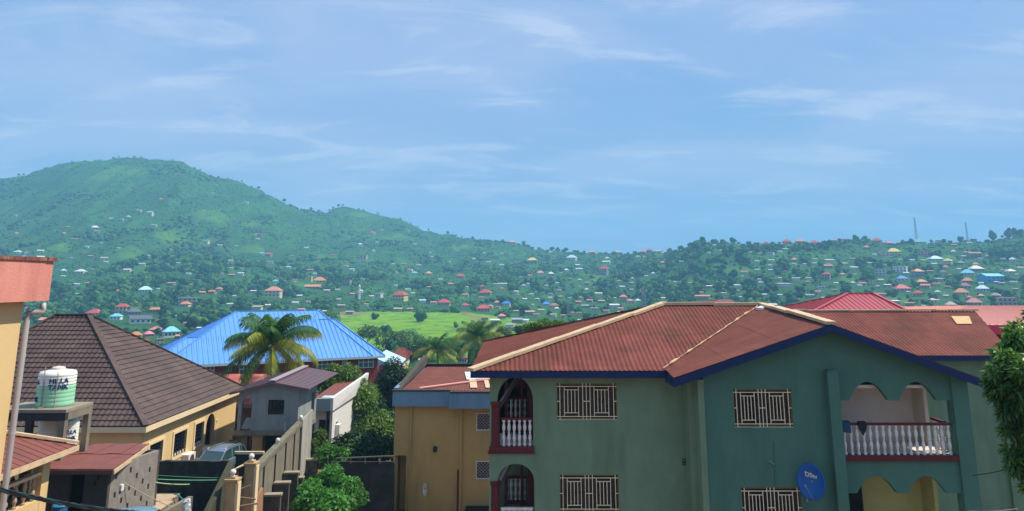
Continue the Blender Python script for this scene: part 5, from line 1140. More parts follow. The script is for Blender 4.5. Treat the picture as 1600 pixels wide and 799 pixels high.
# ------------------------------------------------------------------ blue roofed building
def blue_house():
    C0 = P(226, 574, 82.2); C1 = P(602, 556, 95); ze = (C0.z + C1.z) / 2; C0.z = C1.z = ze
    L_ = (C1 - C0).length; e1 = (C1 - C0).normalized(); e2 = Vector((-e1.y, e1.x, 0)); Dp = 16.6
    r = thing('blue_roofed_building', 'oxblood red building under a bright blue ribbed hip roof', 'building', (C0 + e1 * 11 + e2 * 8) * 1.0)
    r.location.z = float(ground_z(r.location.x, r.location.y))
    Q = lambda a, b, z: C0 + e1 * a + e2 * b + Vector((0, 0, z))
    ov = .7; wall_z = float(ground_z(C0.x, C0.y)) - ze - 2
    mb = MB(); mb.hexa([Q(ov, ov, wall_z), Q(L_ - ov, ov, wall_z), Q(L_ - ov, Dp, wall_z), Q(ov, Dp, wall_z), Q(ov, ov, -.1), Q(L_ - ov, ov, -.1), Q(L_ - ov, Dp, -.1), Q(ov, Dp, -.1)]); mb.build('wall', red_wall, r)
    rise = Z(488, 94) - ze
    ro = hip_roof(r, [Q(1.44, 0, 0), Q(L_ - 1.6, 0, 0), Q(L_ - 1.6, Dp + .7, 0), Q(1.44, Dp + .7, 0)], [Q(10.1, 8.66, rise), Q(20.4, 8.66, rise)], blue_roof, .55, .05, 'rib', cap=blue_roof, capw=.13)
    # lower hips at both ends
    hip_roof(r, [Q(0, 0, -.07), Q(9, 0, -.07), Q(9, 8.6, -.07), Q(0, 8.6, -.07)], [Q(4.3, 4.3, 2.6), Q(8.9, 4.3, 2.6)], blue_roof, .55, .05, 'rib', name='lower_roof')
    hip_roof(r, [Q(14, 0, -.07), Q(L_, 0, -.07), Q(L_, 13.7, -.07), Q(14, 13.7, -.07)], [Q(16, 6.85, 4.15), Q(22.1, 6.85, 4.15)], blue_roof, .55, .05, 'rib', name='lower_roof')
    for pts_ in ((Q(0, 0, .03), Q(4.3, 4.3, 2.65)), (Q(4.3, 4.3, 2.65), Q(5.8, 4.3, 2.65)), (Q(L_, 0, .03), Q(22.1, 6.85, 4.2)), (Q(22.1, 6.85, 4.2), Q(20, 6.85, 4.2))): MB().bar(pts_[0], pts_[1], .14, .08).build('ridge_cap', blue_roof, r)
    MB().bar(Q(20.4, 8.6, rise + .12), Q(16.2, .3, .25), .14, .1).build('ridge_cap', blue_roof, r)
    for (p, q) in ((Q(0, 0, -.02), Q(L_, 0, -.02)), (Q(0, Dp + .7, -.02), Q(0, 0, -.02))):
        MB().bar(p - Vector((0, 0, .12)), q - Vector((0, 0, .12)), .1, .24).build('gutter', mat('pale_gutter', (.45, .50, .55), .5), r)
    MB().hexa([Q(.1, .1, -.2), Q(L_ - .1, .1, -.2), Q(L_ - .1, Dp, -.2), Q(.1, Dp, -.2), Q(.1, .1, -.15), Q(L_ - .1, .1, -.15), Q(L_ - .1, Dp, -.15), Q(.1, Dp, -.15)]).build('soffit', maroon, r)
    # windows on the front
    fl = (ze - Z(556, 95)) * 0
    for (px0, px1, py0, py1, archd) in ((322, 335, 573, 588, 0), (355, 362, 572, 580, 0), (375, 388, 571, 586, 0), (495, 519, 564, 579, 0), (535, 542, 563, 571, 0), (560, 583, 561, 575, 0), (563, 581, 604, 619, 1), (495, 517, 606, 621, 1), (322, 335, 618, 634, 0)):
        def on(px, py):
            best = min(np.arange(0, L_, .05), key=lambda s: abs(proj(*(Q(s, ov, 0)))[0] - px)); q = Q(best, ov, 0); return best, P(px, py, q.y).z - ze
        a, zt = on(px0, py0); b, _ = on(px1, py0); zb = on(px0, py1)[1]
        k = MB(); o = -.1
        k.hexa([Q(a, ov + o, zb), Q(b, ov + o, zb), Q(b, ov, zb), Q(a, ov, zb), Q(a, ov + o, zt), Q(b, ov + o, zt), Q(b, ov, zt), Q(a, ov, zt)]); f = k.build('window', mat('grey_pane', (.10, .13, .13), .3, .2, 2), r)
        k = MB(); n = max(2, int((b - a) / .55))
        for i in range(n + 1): t = a + (b - a) * i / n; k.bar(Q(t, ov - .15, zb), Q(t, ov - .15, zt), .09, .06)
        for zz in (zb, zt, zb + (zt - zb) * .6): k.bar(Q(a - .05, ov - .16, zz), Q(b + .05, ov - .16, zz), .06, .09)
        k.build('frame', mat('pale_frame', (.50, .55, .55), .6), f)
        if archd:
            k = MB(); c = (a + b) / 2; w = (b - a) / 2; k.tube([Q(c - w * math.cos(math.pi * i / 8), ov - .14, zt + w * .55 * math.sin(math.pi * i / 8)) for i in range(9)], .05, 5); k.build('arch_head', mat('pale_frame', (.50, .55, .55)), f)
blue_house()

# ------------------------------------------------------------------ brown tiled house at the left
def brown_house():
    Ya, Yb = 42.0, 55.6; xc = X(223, 672, Ya); Ye0, Ye1 = 41.5, 56.2; xe = X(228, 668, Ye0); ze = Z(667, Ye0); Yr = 48.2; zr = Z(493, Yr)
    xl = xe - 15.5
    r = thing('brown_tiled_house', 'cream house under a steep brown tiled hip roof', 'house', (xe - 8, 48, 2))
    zb = 0.8; zt = ze - .28
    # wall facing right with three windows and the porch arch
    def yof(px, py):    # distance along the right-hand wall for a photo column
        return min(np.arange(Ya, Yb + 4, .02), key=lambda y: abs(proj(xc, y, Z(py, y))[0] - px))
    wins = []
    for (a, b, ta, ba) in ((234, 254, 697, 724), (271, 290, 675, 710), (303, 316, 667, 699)):
        ya, yb_ = yof(a, 690), yof(b, 690); wins.append((ya, yb_, P(a, ba, ya).z, P(a, ta, ya).z))
    zb_, zt_ = min(w[2] for w in wins[1:]), sum(w[3] for w in wins) / 3
    wins = [(a, b, zb_, zt_) for a, b, _, _ in wins]
    ya, yb_ = yof(321, 680), yof(334, 680)
    fx = lambda u, v, w: (xc - w, u, v)
    hole = [[(a, c), (b, c), (b, d), (a, d)] for a, b, c, d in wins] + [arch(ya, yb_, zb_ - .6, zt_ - .5, zt_ + .25)]
    m = MB().panel([(Ya, zb), (Yb, zb), (Yb, zt), (Ya, zt)], hole, fx, .25)
    m.box((xl + .6, Ya, zb), (xc - .25, Ya + .25, zt)); m.box((xl + .6, Yb, zb), (xc, Yb + .25, zt)); m.box((xl + .6, Ya + .25, zb), (xl + .85, Yb, zt)); m.build('wall', cream_wall, r)
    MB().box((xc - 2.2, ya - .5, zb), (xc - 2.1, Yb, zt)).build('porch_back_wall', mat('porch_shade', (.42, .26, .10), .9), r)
    MB().lathe((xc - .12, yb_ + .3, zb_ - .6), [(.2, 0), (.14, .15), (.13, 1.4), (.2, 1.6)], 10).build('porch_column', white_pt, r)
    for a, b, c, d in wins:
        k = MB(); o = .05
        k.box((xc - .02, a - .16, c - .16), (xc + o, a, d + .16)); k.box((xc - .02, b, c - .16), (xc + o, b + .16, d + .16)); k.box((xc - .02, a, c - .16), (xc + o, b, c)); k.box((xc - .02, a, d), (xc + o, b, d + .16)); f = k.build('window', cream_trim, r)
        MB().box((xc - .15, a, c), (xc - .1, b, d)).build('glass', glass_m, f)
        k = MB()
        for i in range(1, 7): yy = a + (b - a) * i / 7; k.box((xc - .06, yy - .012, c), (xc - .04, yy + .012, d))
        for i in range(1, 6): zz = c + (d - c) * i / 6; k.box((xc - .062, a, zz - .012), (xc - .038, b, zz + .012))
        k.build('burglar_bars', black_metal, f)
        rg = random.Random(int(a * 10))
        for i in range(5): yy = a + (b - a) * (i + .5) / 5; MB().lathe((xc - .08, yy, c + .02), [(.05, 0), (.075, .05), (.06, .10 + .06 * rg.random()), (.02, .2)], 7).build('sill_ornament', white_pt, f)
    # roof
    tip = X(139, 493, Yr); tl = X(86, 497, Yr)
    ro = hip_roof(r, [(xl, Ye0, ze), (xe, Ye0, ze), (xe, Ye1, ze), (xl, Ye1, ze)], [(tl, Yr, zr), (tip, Yr, zr)], brown_tile, .30, .035, 'tile', cap=brown_tile, capw=.3, row=.38, step=.05)
    k = MB(); k.box((xl, Ye0 - .03, ze - .30), (xe + .03, Ye0 + .08, ze - .02)); k.box((xe - .08, Ye0 + .08, ze - .30), (xe + .03, Ye1, ze - .02)); k.build('fascia', cream_trim, r)
    k = MB(); k.box((xl, Ye0 + .08, ze - .31), (xe - .08, Ye1, ze - .27)); k.build('soffit', cream_trim, r)
    # porch stair parapet
    k = MB(); yy = Yb + .3
    k.hexa([(xc, ya - .4, zb_ - 1.4), (xc + 1.4, Yb - 1.2, zb_ - 1.9), (xc + 1.4, Yb - 1.0, zb_ - 1.9), (xc, ya - .2, zb_ - 1.4), (xc, ya - .4, zb_ - .2), (xc + 1.4, Yb - 1.2, zb_ - .7), (xc + 1.4, Yb - 1.0, zb_ - .7), (xc, ya - .2, zb_ - .2)]); k.build('stair_parapet', cream_wall, r)
    return xc, wins
BX, BW = brown_house()

# ------------------------------------------------------------------ cream and pink building at the left edge
def pink_building():
    Yf, Yw = 17.0, 16.6; xf = X(80, 440, Yf); xw = X(36, 478, Yw)
    r = thing('pink_topped_building', 'cream building with a deep pink rendered parapet at the left edge', 'building', (xw - 3, 12, .2))
    zt, zb = Z(409, Yf), Z(470, Yf)
    MB().box((xw - 7, 7.5, 0.2), (xw, Yw, zb + .02)).build('wall', cream_wall, r)
    m = MB(); m.box((xf - 7.6, 7.2, zb), (xf, Yf, zt)); m.build('parapet', pink_m, r)
    for yy in (14.9,): MB().box((xf - .01, yy - .015, zb), (xf + .012, yy + .015, zt)).build('joint', mat('joint_dark', (.25, .08, .06), .9), r)
    rg = random.Random(9); m = MB(); yy = 7.2
    while yy < Yf:
        d = rg.uniform(.35, .8); m.box((xf - 7.6, yy, zt + .002), (xf + rg.uniform(.03, .06), min(yy + d, Yf + .05), zt + .07 + rg.uniform(0, .02))); yy += d + .01
    m.build('coping', mat('rusty_coping', (.20, .07, .045), .9, .4, 6, .5, dirt=(.40, .25, .18), dirt_amt=.8, dirt_scale=5), r)
    # drainpipe: out under the parapet, elbow, then down the wall corner
    a = P(67, 474, 16.9); b = P(67, 487, 16.9); c = P(46, 489, 16.75); d = P(42, 500, 16.7); e = Vector((d.x - .03, 16.72, 0.3))
    m = MB(); m.tube([a, b + Vector((0, 0, .06)), b, c + Vector((.1, 0, 0)), c, d, e], .062, 10); p = m.build('drainpipe', pipe_m, r, smooth=True)
    for z_ in (Z(560, 16.7), Z(680, 16.7)): MB().lathe((d.x - .015, 16.71, z_), [(.07, 0), (.076, .02), (.07, .1)], 10).build('pipe_collar', pipe_m, p)
pink_building()

# ------------------------------------------------------------------ grey rendered house on stilts
def grey_house():
    Y0, Y1 = 50.0, 54.5; xr = X(466, 640, Y0); xl = X(393, 640, Y0); xo = X(372, 640, Y0)
    zt = Z(607, Y0); zf = Z(673, Y0); r = thing('grey_stilt_house', 'small grey rendered house on pillars under a mauve gable roof', 'house', (xl + 1, 51, 1.5))
    win = lambda a, b, c, d: [(a, c), (b, c), (b, d), (a, d)]
    wx0, wx1, wz0, wz1 = X(419, 636, Y0), X(444, 636, Y0), Z(648, Y0), Z(625, Y0)
    apx = X(424, 598, Y0 - .4); zap = Z(597, Y0 - .4); el = X(359, 613, Y0 - .4); er = X(484, 608, Y0 - .4); zel = Z(614, Y0 - .4); zer = Z(608, Y0 - .4)
    tz = lambda x: (zap + (zel - zap) * (apx - x) / (apx - el) if x < apx else zap + (zer - zap) * (x - apx) / (er - apx)) - .1
    m = MB().panel([(xl, zf), (xr, zf), (xr, tz(xr)), (apx, tz(apx)), (xl, tz(xl))], [win(wx0, wx1, wz0, wz1)], lambda u, v, w: (u, Y0 + w, v), .2); m.build('wall', plaster_grey, r)
    m = MB().panel([(Y0 + .2, zf), (Y1, zf), (Y1, tz(xr)), (Y0 + .2, tz(xr))], [win(Y1 - 1.3, Y1 - .5, Z(640, Y1), Z(610, Y1))], lambda u, v, w: (xr - w, u, v), .2); m.build('side_wall', plaster_grey, r)
    MB().box((xo, Y1 - .2, zf), (xr - .2, Y1, tz(xl))).build('back_wall', plaster_grey, r); MB().box((xl, Y0 + .2, zf), (xl + .2, Y1 - .2, tz(xl))).build('loggia_wall', mat('loggia_brown', (.16, .11, .08), .9), r)
    # open corner loggia with post and scalloped head
    sp = lambda i: 0
    m = MB(); m.box((xo, Y0, zf), (xo + .22, Y0 + .25, tz(xo))); m.build('corner_post', plaster_grey, r)
    hd = [(xo + .22, tz(xo) - .35)] + [(xo + .22 + (xl - xo - .22) * i / 10, tz(xo) - .75 + .55 * math.sin(math.pi * i / 10)) for i in range(11)] + [(xl, tz(xl)), (xo + .22, tz(xo))]
    MB().panel(hd, [], lambda u, v, w: (u, Y0 + w, v), .2).build('loggia_arch', plaster_grey, r)
    m = MB(); m.box((xl - .5, Y0 + 1.4, zf), (xl - .36, Y0 + 1.54, tz(xl))); m.box((xo + .3, Y1 - .5, zf), (xo + .5, Y1 - .3, tz(xo))); m.build('loggia_post', maroon, r)
    MB().panel([(xo + .22, zf + .1), (xl, zf + .1), (xl, zf + .75), (xl - .3, zf + .75)], [], lambda u, v, w: (u, Y0 + .02 + w, v), .1).build('loggia_parapet', plaster_grey, r)
    MB().box((xo - .1, Y0 - .12, zf - .28), (xr + .06, Y1, zf)).build('floor_slab', concrete, r)
    f = MB().box((wx0, Y0 + .1, wz0), (wx1, Y0 + .14, wz1)).build('window', glass_m, r); k = MB()
    for i in range(6): t = wx0 + (wx1 - wx0) * i / 5; k.box((t - .015, Y0 + .03, wz0), (t + .015, Y0 + .05, wz1))
    for i in range(4): t = wz0 + (wz1 - wz0) * i / 3; k.box((wx0, Y0 + .028, t - .015), (wx1, Y0 + .052, t + .015))
    k.build('burglar_bars', black_metal, f)
    # roof: two planes with a pale ridge
    bx = X(451, 575, Y1 + 3); zb_ = zap + .25
    yb = Y1 + 2.2
    A, B, C_ = Vector((el, Y0 - .45, zel)), Vector((apx, Y0 - .45, zap)), Vector((er, Y0 - .45, zer)); sh = Vector((.2, yb - Y0 + .45, .15))
    m = MB(); m.sheet([A, B, B + sh, A + sh], (0, 1, 0), .45, .03, 'rib'); m.sheet([B, C_, C_ + sh, B + sh], (0, 1, 0), .45, .03, 'rib'); ro = m.build('roof', purple_roof, r)
    m = MB()
    for P0, P1 in ((A, B), (B, C_)): m.hexa([P0 - Vector((0, 0, .14)), P1 - Vector((0, 0, .14)), P1 - Vector((0, -.08, .14)), P0 - Vector((0, -.08, .14)), P0 - Vector((0, .02, .01)), P1 - Vector((0, .02, .01)), P1 - Vector((0, -.08, .01)), P0 - Vector((0, -.08, .01))])
    m.build('barge_board', purple_roof, r)
    MB().bar(B + Vector((.05, 0, .08)), B + sh + Vector((.05, 0, .08)), .42, .06).build('ridge_cap', pale_cap, r)
    # undercroft
    zg = 1.6
    for (a, b) in ((393, 409), (440, 449)): MB().box((X(a, 690, Y0), Y0 + .1, zg - .5), (X(b, 690, Y0), Y0 + .8, zf - .28)).build('pillar', mat('bare_plaster', (.36, .24, .12), .9, .15, 2, .3), r)
    for a in (372, 462): MB().box((X(a, 690, Y0), Y0 + .5, zg - .5), (X(a, 690, Y0) + .4, Y0 + .9, zf - .28)).build('pillar', concrete, r)
    MB().box((xo, Y1 - .3, zg - .5), (xr, Y1 - .1, zf - .28)).build('undercroft_wall', dark_m, r)
    # outside stair behind the loggia
    st = thing('outdoor_stair', 'rough concrete stair climbing beside the grey stilt house', 'stair', (X(352, 700, 53), 53, 1.6))
    for i in range(7):
        xa = X(352, 700, 53) - .6 + i * .12; MB().box((xa, 52.2 + i * .28, 1.4), (xa + 1.5, 52.48 + i * .28, 1.6 + .3 * (i + 1))).build('step', concrete, st)
grey_house()

def flat_white():      # white house with a brown roof behind, right of the grey one
    Y0, Y1 = 60.0, 72.0; xl, xr = X(489, 640, Y0), X(520, 640, Y0); zt = Z(641, Y0)
    r = thing('white_house', 'narrow white house with brown flat roof beside the leafy tree', 'house', (xl + 1, 64, 0))
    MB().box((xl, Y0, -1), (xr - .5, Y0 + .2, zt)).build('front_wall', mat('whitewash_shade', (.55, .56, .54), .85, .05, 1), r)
    m = MB(); m.panel([(Y0, -1), (Y1, -1), (Y1, zt), (Y0, zt)], [[(Y0 + 1.2, Z(690, Y0)), (Y0 + 1.9, Z(690, Y0)), (Y0 + 1.9, Z(665, Y0)), (Y0 + 1.2, Z(665, Y0))]], lambda u, v, w: (xr - w, u, v), .2); m.build('side_wall', white_pt, r)
    MB().box((xr - 1.0, Y0 - .02, -1), (xr - .5, Y0 + .02, zt - .7)).build('doorway', dark_m, r)
    m = MB(); m.box((xl - .1, Y0 - .5, zt), (xr - .1, Y0 - .3, zt + .9)); m.build('parapet', mat('pale_teal_band', (.30, .42, .40), .8, .08, 1, dirt=(.2, .25, .22), dirt_amt=.5), r)
    m = MB(); m.hexa([(xr - .1, Y0 - .5, zt), (xr + .12, Y0 - .5, zt), (xr + .3, Y1, zt), (xr + .05, Y1, zt), (xr - .1, Y0 - .5, zt + .95), (xr + .12, Y0 - .5, zt + .95), (xr + .45, Y1, zt + 1.35), (xr + .2, Y1, zt + 1.35)]); m.build('side_parapet', white_pt, r)
    m = MB(); m.box((xl - .1, Y1 - .2, zt), (xr + .2, Y1, zt + 1.4)); m.build('back_parapet', black_wall, r)
    m = MB(); m.sheet([(xl - .1, Y0 - .3, zt + .75), (xr, Y0 - .3, zt + .75), (xr + .2, Y1 - .2, zt + 1.1), (xl - .1, Y1 - .2, zt + 1.1)], (1, 0, 0), .2, .02); m.build('roof', brown_sheet, r)
    MB().box((xl + .5, Y0 + .3, zt + .83), (xl + 1.3, Y0 + 1.4, zt + .86)).build('skylight', mat('pale_sheet', (.5, .6, .62), .4), r)
    MB().box((xr + .02, Y0 + 1.0, Z(688, Y0)), (xr + .35, Y0 + 1.7, Z(668, Y0))).build('air_conditioner', white_pt, r)
    k = MB(); 
    for i in range(7): k.box((xr + .02, Y0 + .8, Z(724 - i * 5, Y0)), (xr + .22, Y0 + 2.0, Z(724 - i * 5, Y0) + .08))
    for s in (0, 1): k.box((xr + .18, Y0 + .8 + s * 1.15, Z(728, Y0)), (xr + .24, Y0 + .86 + s * 1.15, Z(688, Y0)))
    k.build('window_grille', white_pt, r)
flat_white()
def rusty_behind():    # brown walled house with a rusty roof between the tiled house and the grey one
    Y0 = 60.0; xl, xr = X(333, 650, Y0), X(394, 650, Y0); zt = Z(632, Y0); r = thing('brown_house', 'brown walled house with rusty roof between the tiled house and grey stilt house', 'house', (xl + 1, 63, 1))
    w = mat('brown_plaster', (.17, .095, .055), .9, .12, 1.2, .2, dirt=(.10, .06, .04), dirt_amt=.5, streak=True)
    MB().box((xl - 3, Y0, 0), (xr + 3.5, Y0 + 6, zt)).build('wall', w, r)
    m = MB(); m.sheet([(xl - 3.3, Y0 - .4, zt + .02), (xr + 3.8, Y0 - .4, zt + .02), (xr + 3.8, Y0 + 7, zt + 1.4), (xl - 3.3, Y0 + 7, zt + 1.4)], (1, 0, 0), .22, .025); m.build('roof', mat('scarlet_rust', (.38, .085, .05), .6, .15, 1.0, dirt=(.55, .30, .24), dirt_amt=.6, dirt_scale=.8), r)
    MB().box((xl - 3.3, Y0 - .43, zt - .2), (xr + 3.8, Y0 - .38, zt)).build('fascia', concrete, r)
    MB().box((xr - 1.2, Y0 - .03, zt - 3.6), (xr - .3, Y0 + .02, zt - 1.4)).build('door', dark_m, r)
    MB().bar((X(344, 665, Y0 - .3), Y0 - .3, Z(668, Y0)), (X(355, 657, Y0 - .3), Y0 - .3, Z(655, Y0)), .08).build('slanting_pole', cream_trim, r)
rusty_behind()

def shed():            # breeze block shed
    Y0, Y1 = 30.0, 34.0; xr = X(171, 735, Y0); xl = X(60, 735, Y0); zt = Z(728, Y0) - .05; zt1 = Z(696, Y1 + .3)
    r = thing('block_shed', 'breeze block shed with brown sheet roof and pierced side wall', 'shed', (xr - 2, 32, 4.2))
    win = lambda a, b, c, d: [(a, c), (b, c), (b, d), (a, d)]
    dx0, dx1 = X(108, 760, Y0), X(131, 760, Y0); zd = Z(738, Y0)
    w = mat('shaded_block', (.075, .06, .05), .95, .2, 3, .4)  # the front's shade is put into this darker block colour
    MB().panel([(xl, 3.6), (dx0, 3.6), (dx0, zd), (dx1, zd), (dx1, 3.6), (xr, 3.6), (xr, zt), (xl, zt)], [win(X(152, 745, Y0), X(155, 745, Y0), Z(750, Y0), Z(742, Y0)), win(X(146, 757, Y0), X(149, 757, Y0), Z(760, Y0), Z(752, Y0))], lambda u, v, t: (u, Y0 + t, v), .18).build('front_wall', w, r)
    holes = []; rg = random.Random(2)
    for rowi in range(6):
        for c in range(6):
            if (rowi + c) % 2 or rg.random() < .15: continue
            y_ = Y0 + .5 + c * .55; z_ = zt - .35 - rowi * .33 + (zt1 - zt) * (y_ - Y0) / 4.3
            if z_ > 4.6: holes.append(win(y_, y_ + .16, z_ - .22, z_))
    MB().panel([(Y0 + .18, 3.6), (Y1, 3.6), (Y1, zt1 - .15), (Y0 + .18, zt)], holes, lambda u, v, t: (xr - t, u, v), .18).build('side_wall', mat('lit_block', (.22, .19, .16), .95, .12, 4, .4, dirt=(.33, .29, .24), dirt_amt=.6, dirt_scale=2), r)  # paler copy of the front's block: sunlight on this side put into colour
    MB().box((xl, Y1, 3.6), (xr, Y1 + .18, zt1 - .15)).build('back_wall', w, r)
    MB().box((xl, Y0 + 1.2, 3.6), (xr - .3, Y0 + 1.3, zt - .1)).build('dark_doorway', dark_m, r)
    e0 = X(178, 728, Y0 - .6); A, B = Vector((xl - .3, Y0 - .6, zt + .05)), Vector((e0, Y0 - .6, zt + .05)); C_ = Vector((X(232, 694, Y1 + .4) , Y1 + .4, zt1)); D = Vector((xl - .3, Y1 + .4, zt1))
    m = MB(); N_ = 3
    for i in range(5):
        f0, f1 = i / 5, (i + 1) / 5 + .003; a0, a1 = A.lerp(B, f0), A.lerp(B, f1); d0, d1 = D.lerp(C_, f0), D.lerp(C_, f1); l0 = Vector((0, 0, .02 + .012 * (i % 2)))
        mid0, mid1 = a0.lerp(d0, .55), a1.lerp(d1, .55)
        m.hexa([a0, a1, mid1, mid0, a0 + l0, a1 + l0, mid1 + l0, mid0 + l0]); m.hexa([mid0 + l0, mid1 + l0, d1 + l0, d0 + l0, mid0 + l0 * 2, mid1 + l0 * 2, d1 + l0 * 2, d0 + l0 * 2])
    m.build('roof', brown_sheet, r)
    k = MB(); k.hexa([B + Vector((0, -.03, -.16)), B + Vector((.05, -.03, -.16)), C_ + Vector((.05, 0, -.16)), C_ + Vector((0, 0, -.16)), B + Vector((0, -.03, -.01)), B + Vector((.05, -.03, -.01)), C_ + Vector((.05, 0, -.01)), C_ + Vector((0, 0, -.01))]); k.build('verge_board', cream_cap, r)
    MB().box((A.x, A.y - .04, A.z - .16), (B.x, A.y + .0, A.z - .01)).build('fascia', mat('dark_fascia', (.12, .05, .04), .8), r)
    p = P(172, 768, Y0 + .5); MB().box((xr + .0, Y0 + .9, p.z - .1), (xr + .08, Y0 + 1.1, p.z + .12)).build('wall_lamp', white_pt, r)
shed()
def veranda():
    xe = X(122, 695, 27.5); ze = Z(695, 27.5); Y0, Y1 = 19.5, 27.5
    r = thing('veranda_house', 'low veranda with balustrade under a brown roof at the left edge', 'veranda', (xe - 2, 24, 4.4))
    apx = xe - 4.2; zr = Z(655, 24.5)
    A, B, C_, D = Vector((xe, Y0, ze)), Vector((xe, Y1, ze)), Vector((apx, 24.0, zr + .15)), Vector((xe - 9, Y1, ze))
    m = MB(); m.sheet([A, B, C_], (0, 1, 0), .35, .02, 'rib'); m.sheet([B, D, C_], (1, 0, 0), .35, .02, 'rib'); m.sheet([Vector((xe - 9, Y0, ze)), A, C_], (1, 0, 0), .35, .02, 'rib'); m.build('roof', brown_sheet, r)
    MB().bar(B + Vector((0, 0, .08)), C_ + Vector((0, 0, .08)), .24, .08).build('ridge_cap', cream_cap, r); MB().bar(A + Vector((0, 0, .08)), C_ + Vector((0, 0, .08)), .24, .08).build('ridge_cap', cream_cap, r)
    k = MB(); k.box((xe - .05, Y0, ze - .2), (xe + .02, Y1 + .05, ze - .02)); k.build('fascia', cream_cap, r)
    MB().box((xe - 9, Y0, ze - .2), (xe - .05, Y1, ze - .16)).build('soffit', mat('soffit_brown', (.10, .06, .04), .9), r)
    xp = xe - .55
    MB().box((xp - .3, Y1 - 1.0, 3.6), (xp + .02, Y1 - .6, ze - .2)).build('corner_post', cream_wall, r)
    MB().box((xp - .9, Y1 - .6, 3.6), (xp - .6, Y1 - .3, ze - .2)).build('corner_post', cream_trim, r)
    zrl = P(81, 746, 25.8).z
    balusters(r, (xp - .1, Y0 - 2), (xp - .1, Y1 - 1.0), zrl - .85, 20, .75, mat('tan_baluster', (.40, .29, .18), .8, .1), cream_trim, rail=.1, base_m=cream_wall, base_h=1.3, sc_=1.25)
    balusters(r, (xp - 5, Y1 - .8), (xp - .6, Y1 - .8), zrl - .85, 14, .75, mat('brown_baluster', (.14, .07, .05), .8, .1), maroon, rail=.08, sc_=1.2)
    MB().box((xp - 5, Y0 - 2, zrl - .95), (xp - .3, Y1 - .8, zrl - .86)).build('veranda_floor', mat('veranda_tile', (.18, .12, .09), .8), r)
    MB().box((xp - 5.2, Y0 - 2, 3.6), (xp - 5, Y1, ze - .2)).build('back_wall', mat('loggia_brown', (.16, .11, .08)), r)
veranda()

# ------------------------------------------------------------------ roofs peeking over the green house
def peeking(name, label, corners, ridge, mtl, kind, period, amp, capm, wallm, drop=3.5):
    c = Vector(corners[0]).lerp(Vector(corners[2]), .5); r = thing(name, label, 'house', (c.x, c.y, float(ground_z(c.x, c.y))))
    hip_roof(r, corners, ridge, mtl, period, amp, kind, cap=capm, capw=.25)
    a, b = corners[0], corners[2]; MB().box((a[0] + .6, a[1] + .6, min(0, float(ground_z(c.x, c.y)))), (b[0] - .6, b[1] - .6, a[2] - .05)).build('wall', wallm, r)
    return r
Yp = 62.0; zc = Z(497, Yp - 5) ; xl, xr = X(1253, 497, Yp - 5), X(1440, 497, Yp - 5)
peeking('crimson_roofed_house', 'house with a crimson ribbed hip roof rising behind the green house', [(xl, Yp - 5, zc), (xr, Yp - 5, zc), (xr, Yp + 5, zc), (xl, Yp + 5, zc)], [(X(1325, 459, Yp), Yp, Z(459, Yp)), (X(1364, 459, Yp), Yp, Z(459, Yp))], red_sheet, 'rib', .4, .04, red_sheet, far_wall['pink'])
def salmon_house():
    Y0, Y1 = 46.0, 62.0
    r = thing('salmon_roofed_house', 'house with a wide shallow salmon roof and hot pink edge at the right', 'house', (X(1580, 500, 50), 50, 0.2))
    ap = P(1512, 478, Y1); A = P(1440, 487, Y1 + 2); B = P(1566, 517, Y0); C_ = P(1660, 520, Y0); D = P(1680, 484, Y1)
    A = P(1390, 487, 58)
    m = MB(); m.sheet([P(1440, 498, Y0 + 6), P(1560, 508, Y0), P(1700, 508, Y0), D, ap], (1, 0, 0), .4, .03, 'rib') if False else None
    z0 = Z(508, Y0)
    f = [Vector((X(1430, 508, Y0), Y0, z0)), Vector((X(1700, 508, Y0), Y0, z0)), Vector((X(1760, 478, Y1), Y1, Z(478, Y1)))]
    apx = Vector((X(1512, 478, Y1), Y1, Z(478, Y1)))
    m = MB(); m.sheet([f[0], f[1], f[2], apx], (1, 0, 0), .45, .04, 'rib'); bl = Vector((f[0].x - 4, Y1 + 8, z0)); m.sheet([bl, f[0], apx], (f[0] - bl), .45, .04, 'rib'); m.build('roof', salmon_sheet, r)
    m = MB(); m.box((f[0].x, Y0 - .06, z0 - .55), (f[1].x, Y0, z0 - .01)); m.build('fascia', mat('raspberry', (.60, .04, .09), .6), r)
    MB().box((f[0].x + .6, Y0 + .6, 0), (f[1].x - .6, Y1, z0 - .1)).build('wall', maroon, r)
    MB().box((X(1582, 482, 60), 60, Z(487, 60)), (X(1640, 482, 60), 64, Z(481, 60))).build('rear_roof', rust_flat, r)
salmon_house()
Yp = 120.0; peeking('brown_roofed_house', 'brown hip roof just peeking over the ridge of the green house', [(X(1092, 478, 112), 112, Z(478, 112)), (X(1160, 478, 112), 112, Z(478, 112)), (X(1160, 478, 112) + .5, 126, Z(478, 112)), (X(1092, 478, 112) + .5, 126, Z(478, 112))], [(X(1126, 468, 119), 119, Z(468, 119)), (X(1141, 468, 119), 119, Z(468, 119))], mat('dusty_maroon_sheet', (.26, .09, .08), .6), 'rib', .5, .04, None, far_wall['grey'])
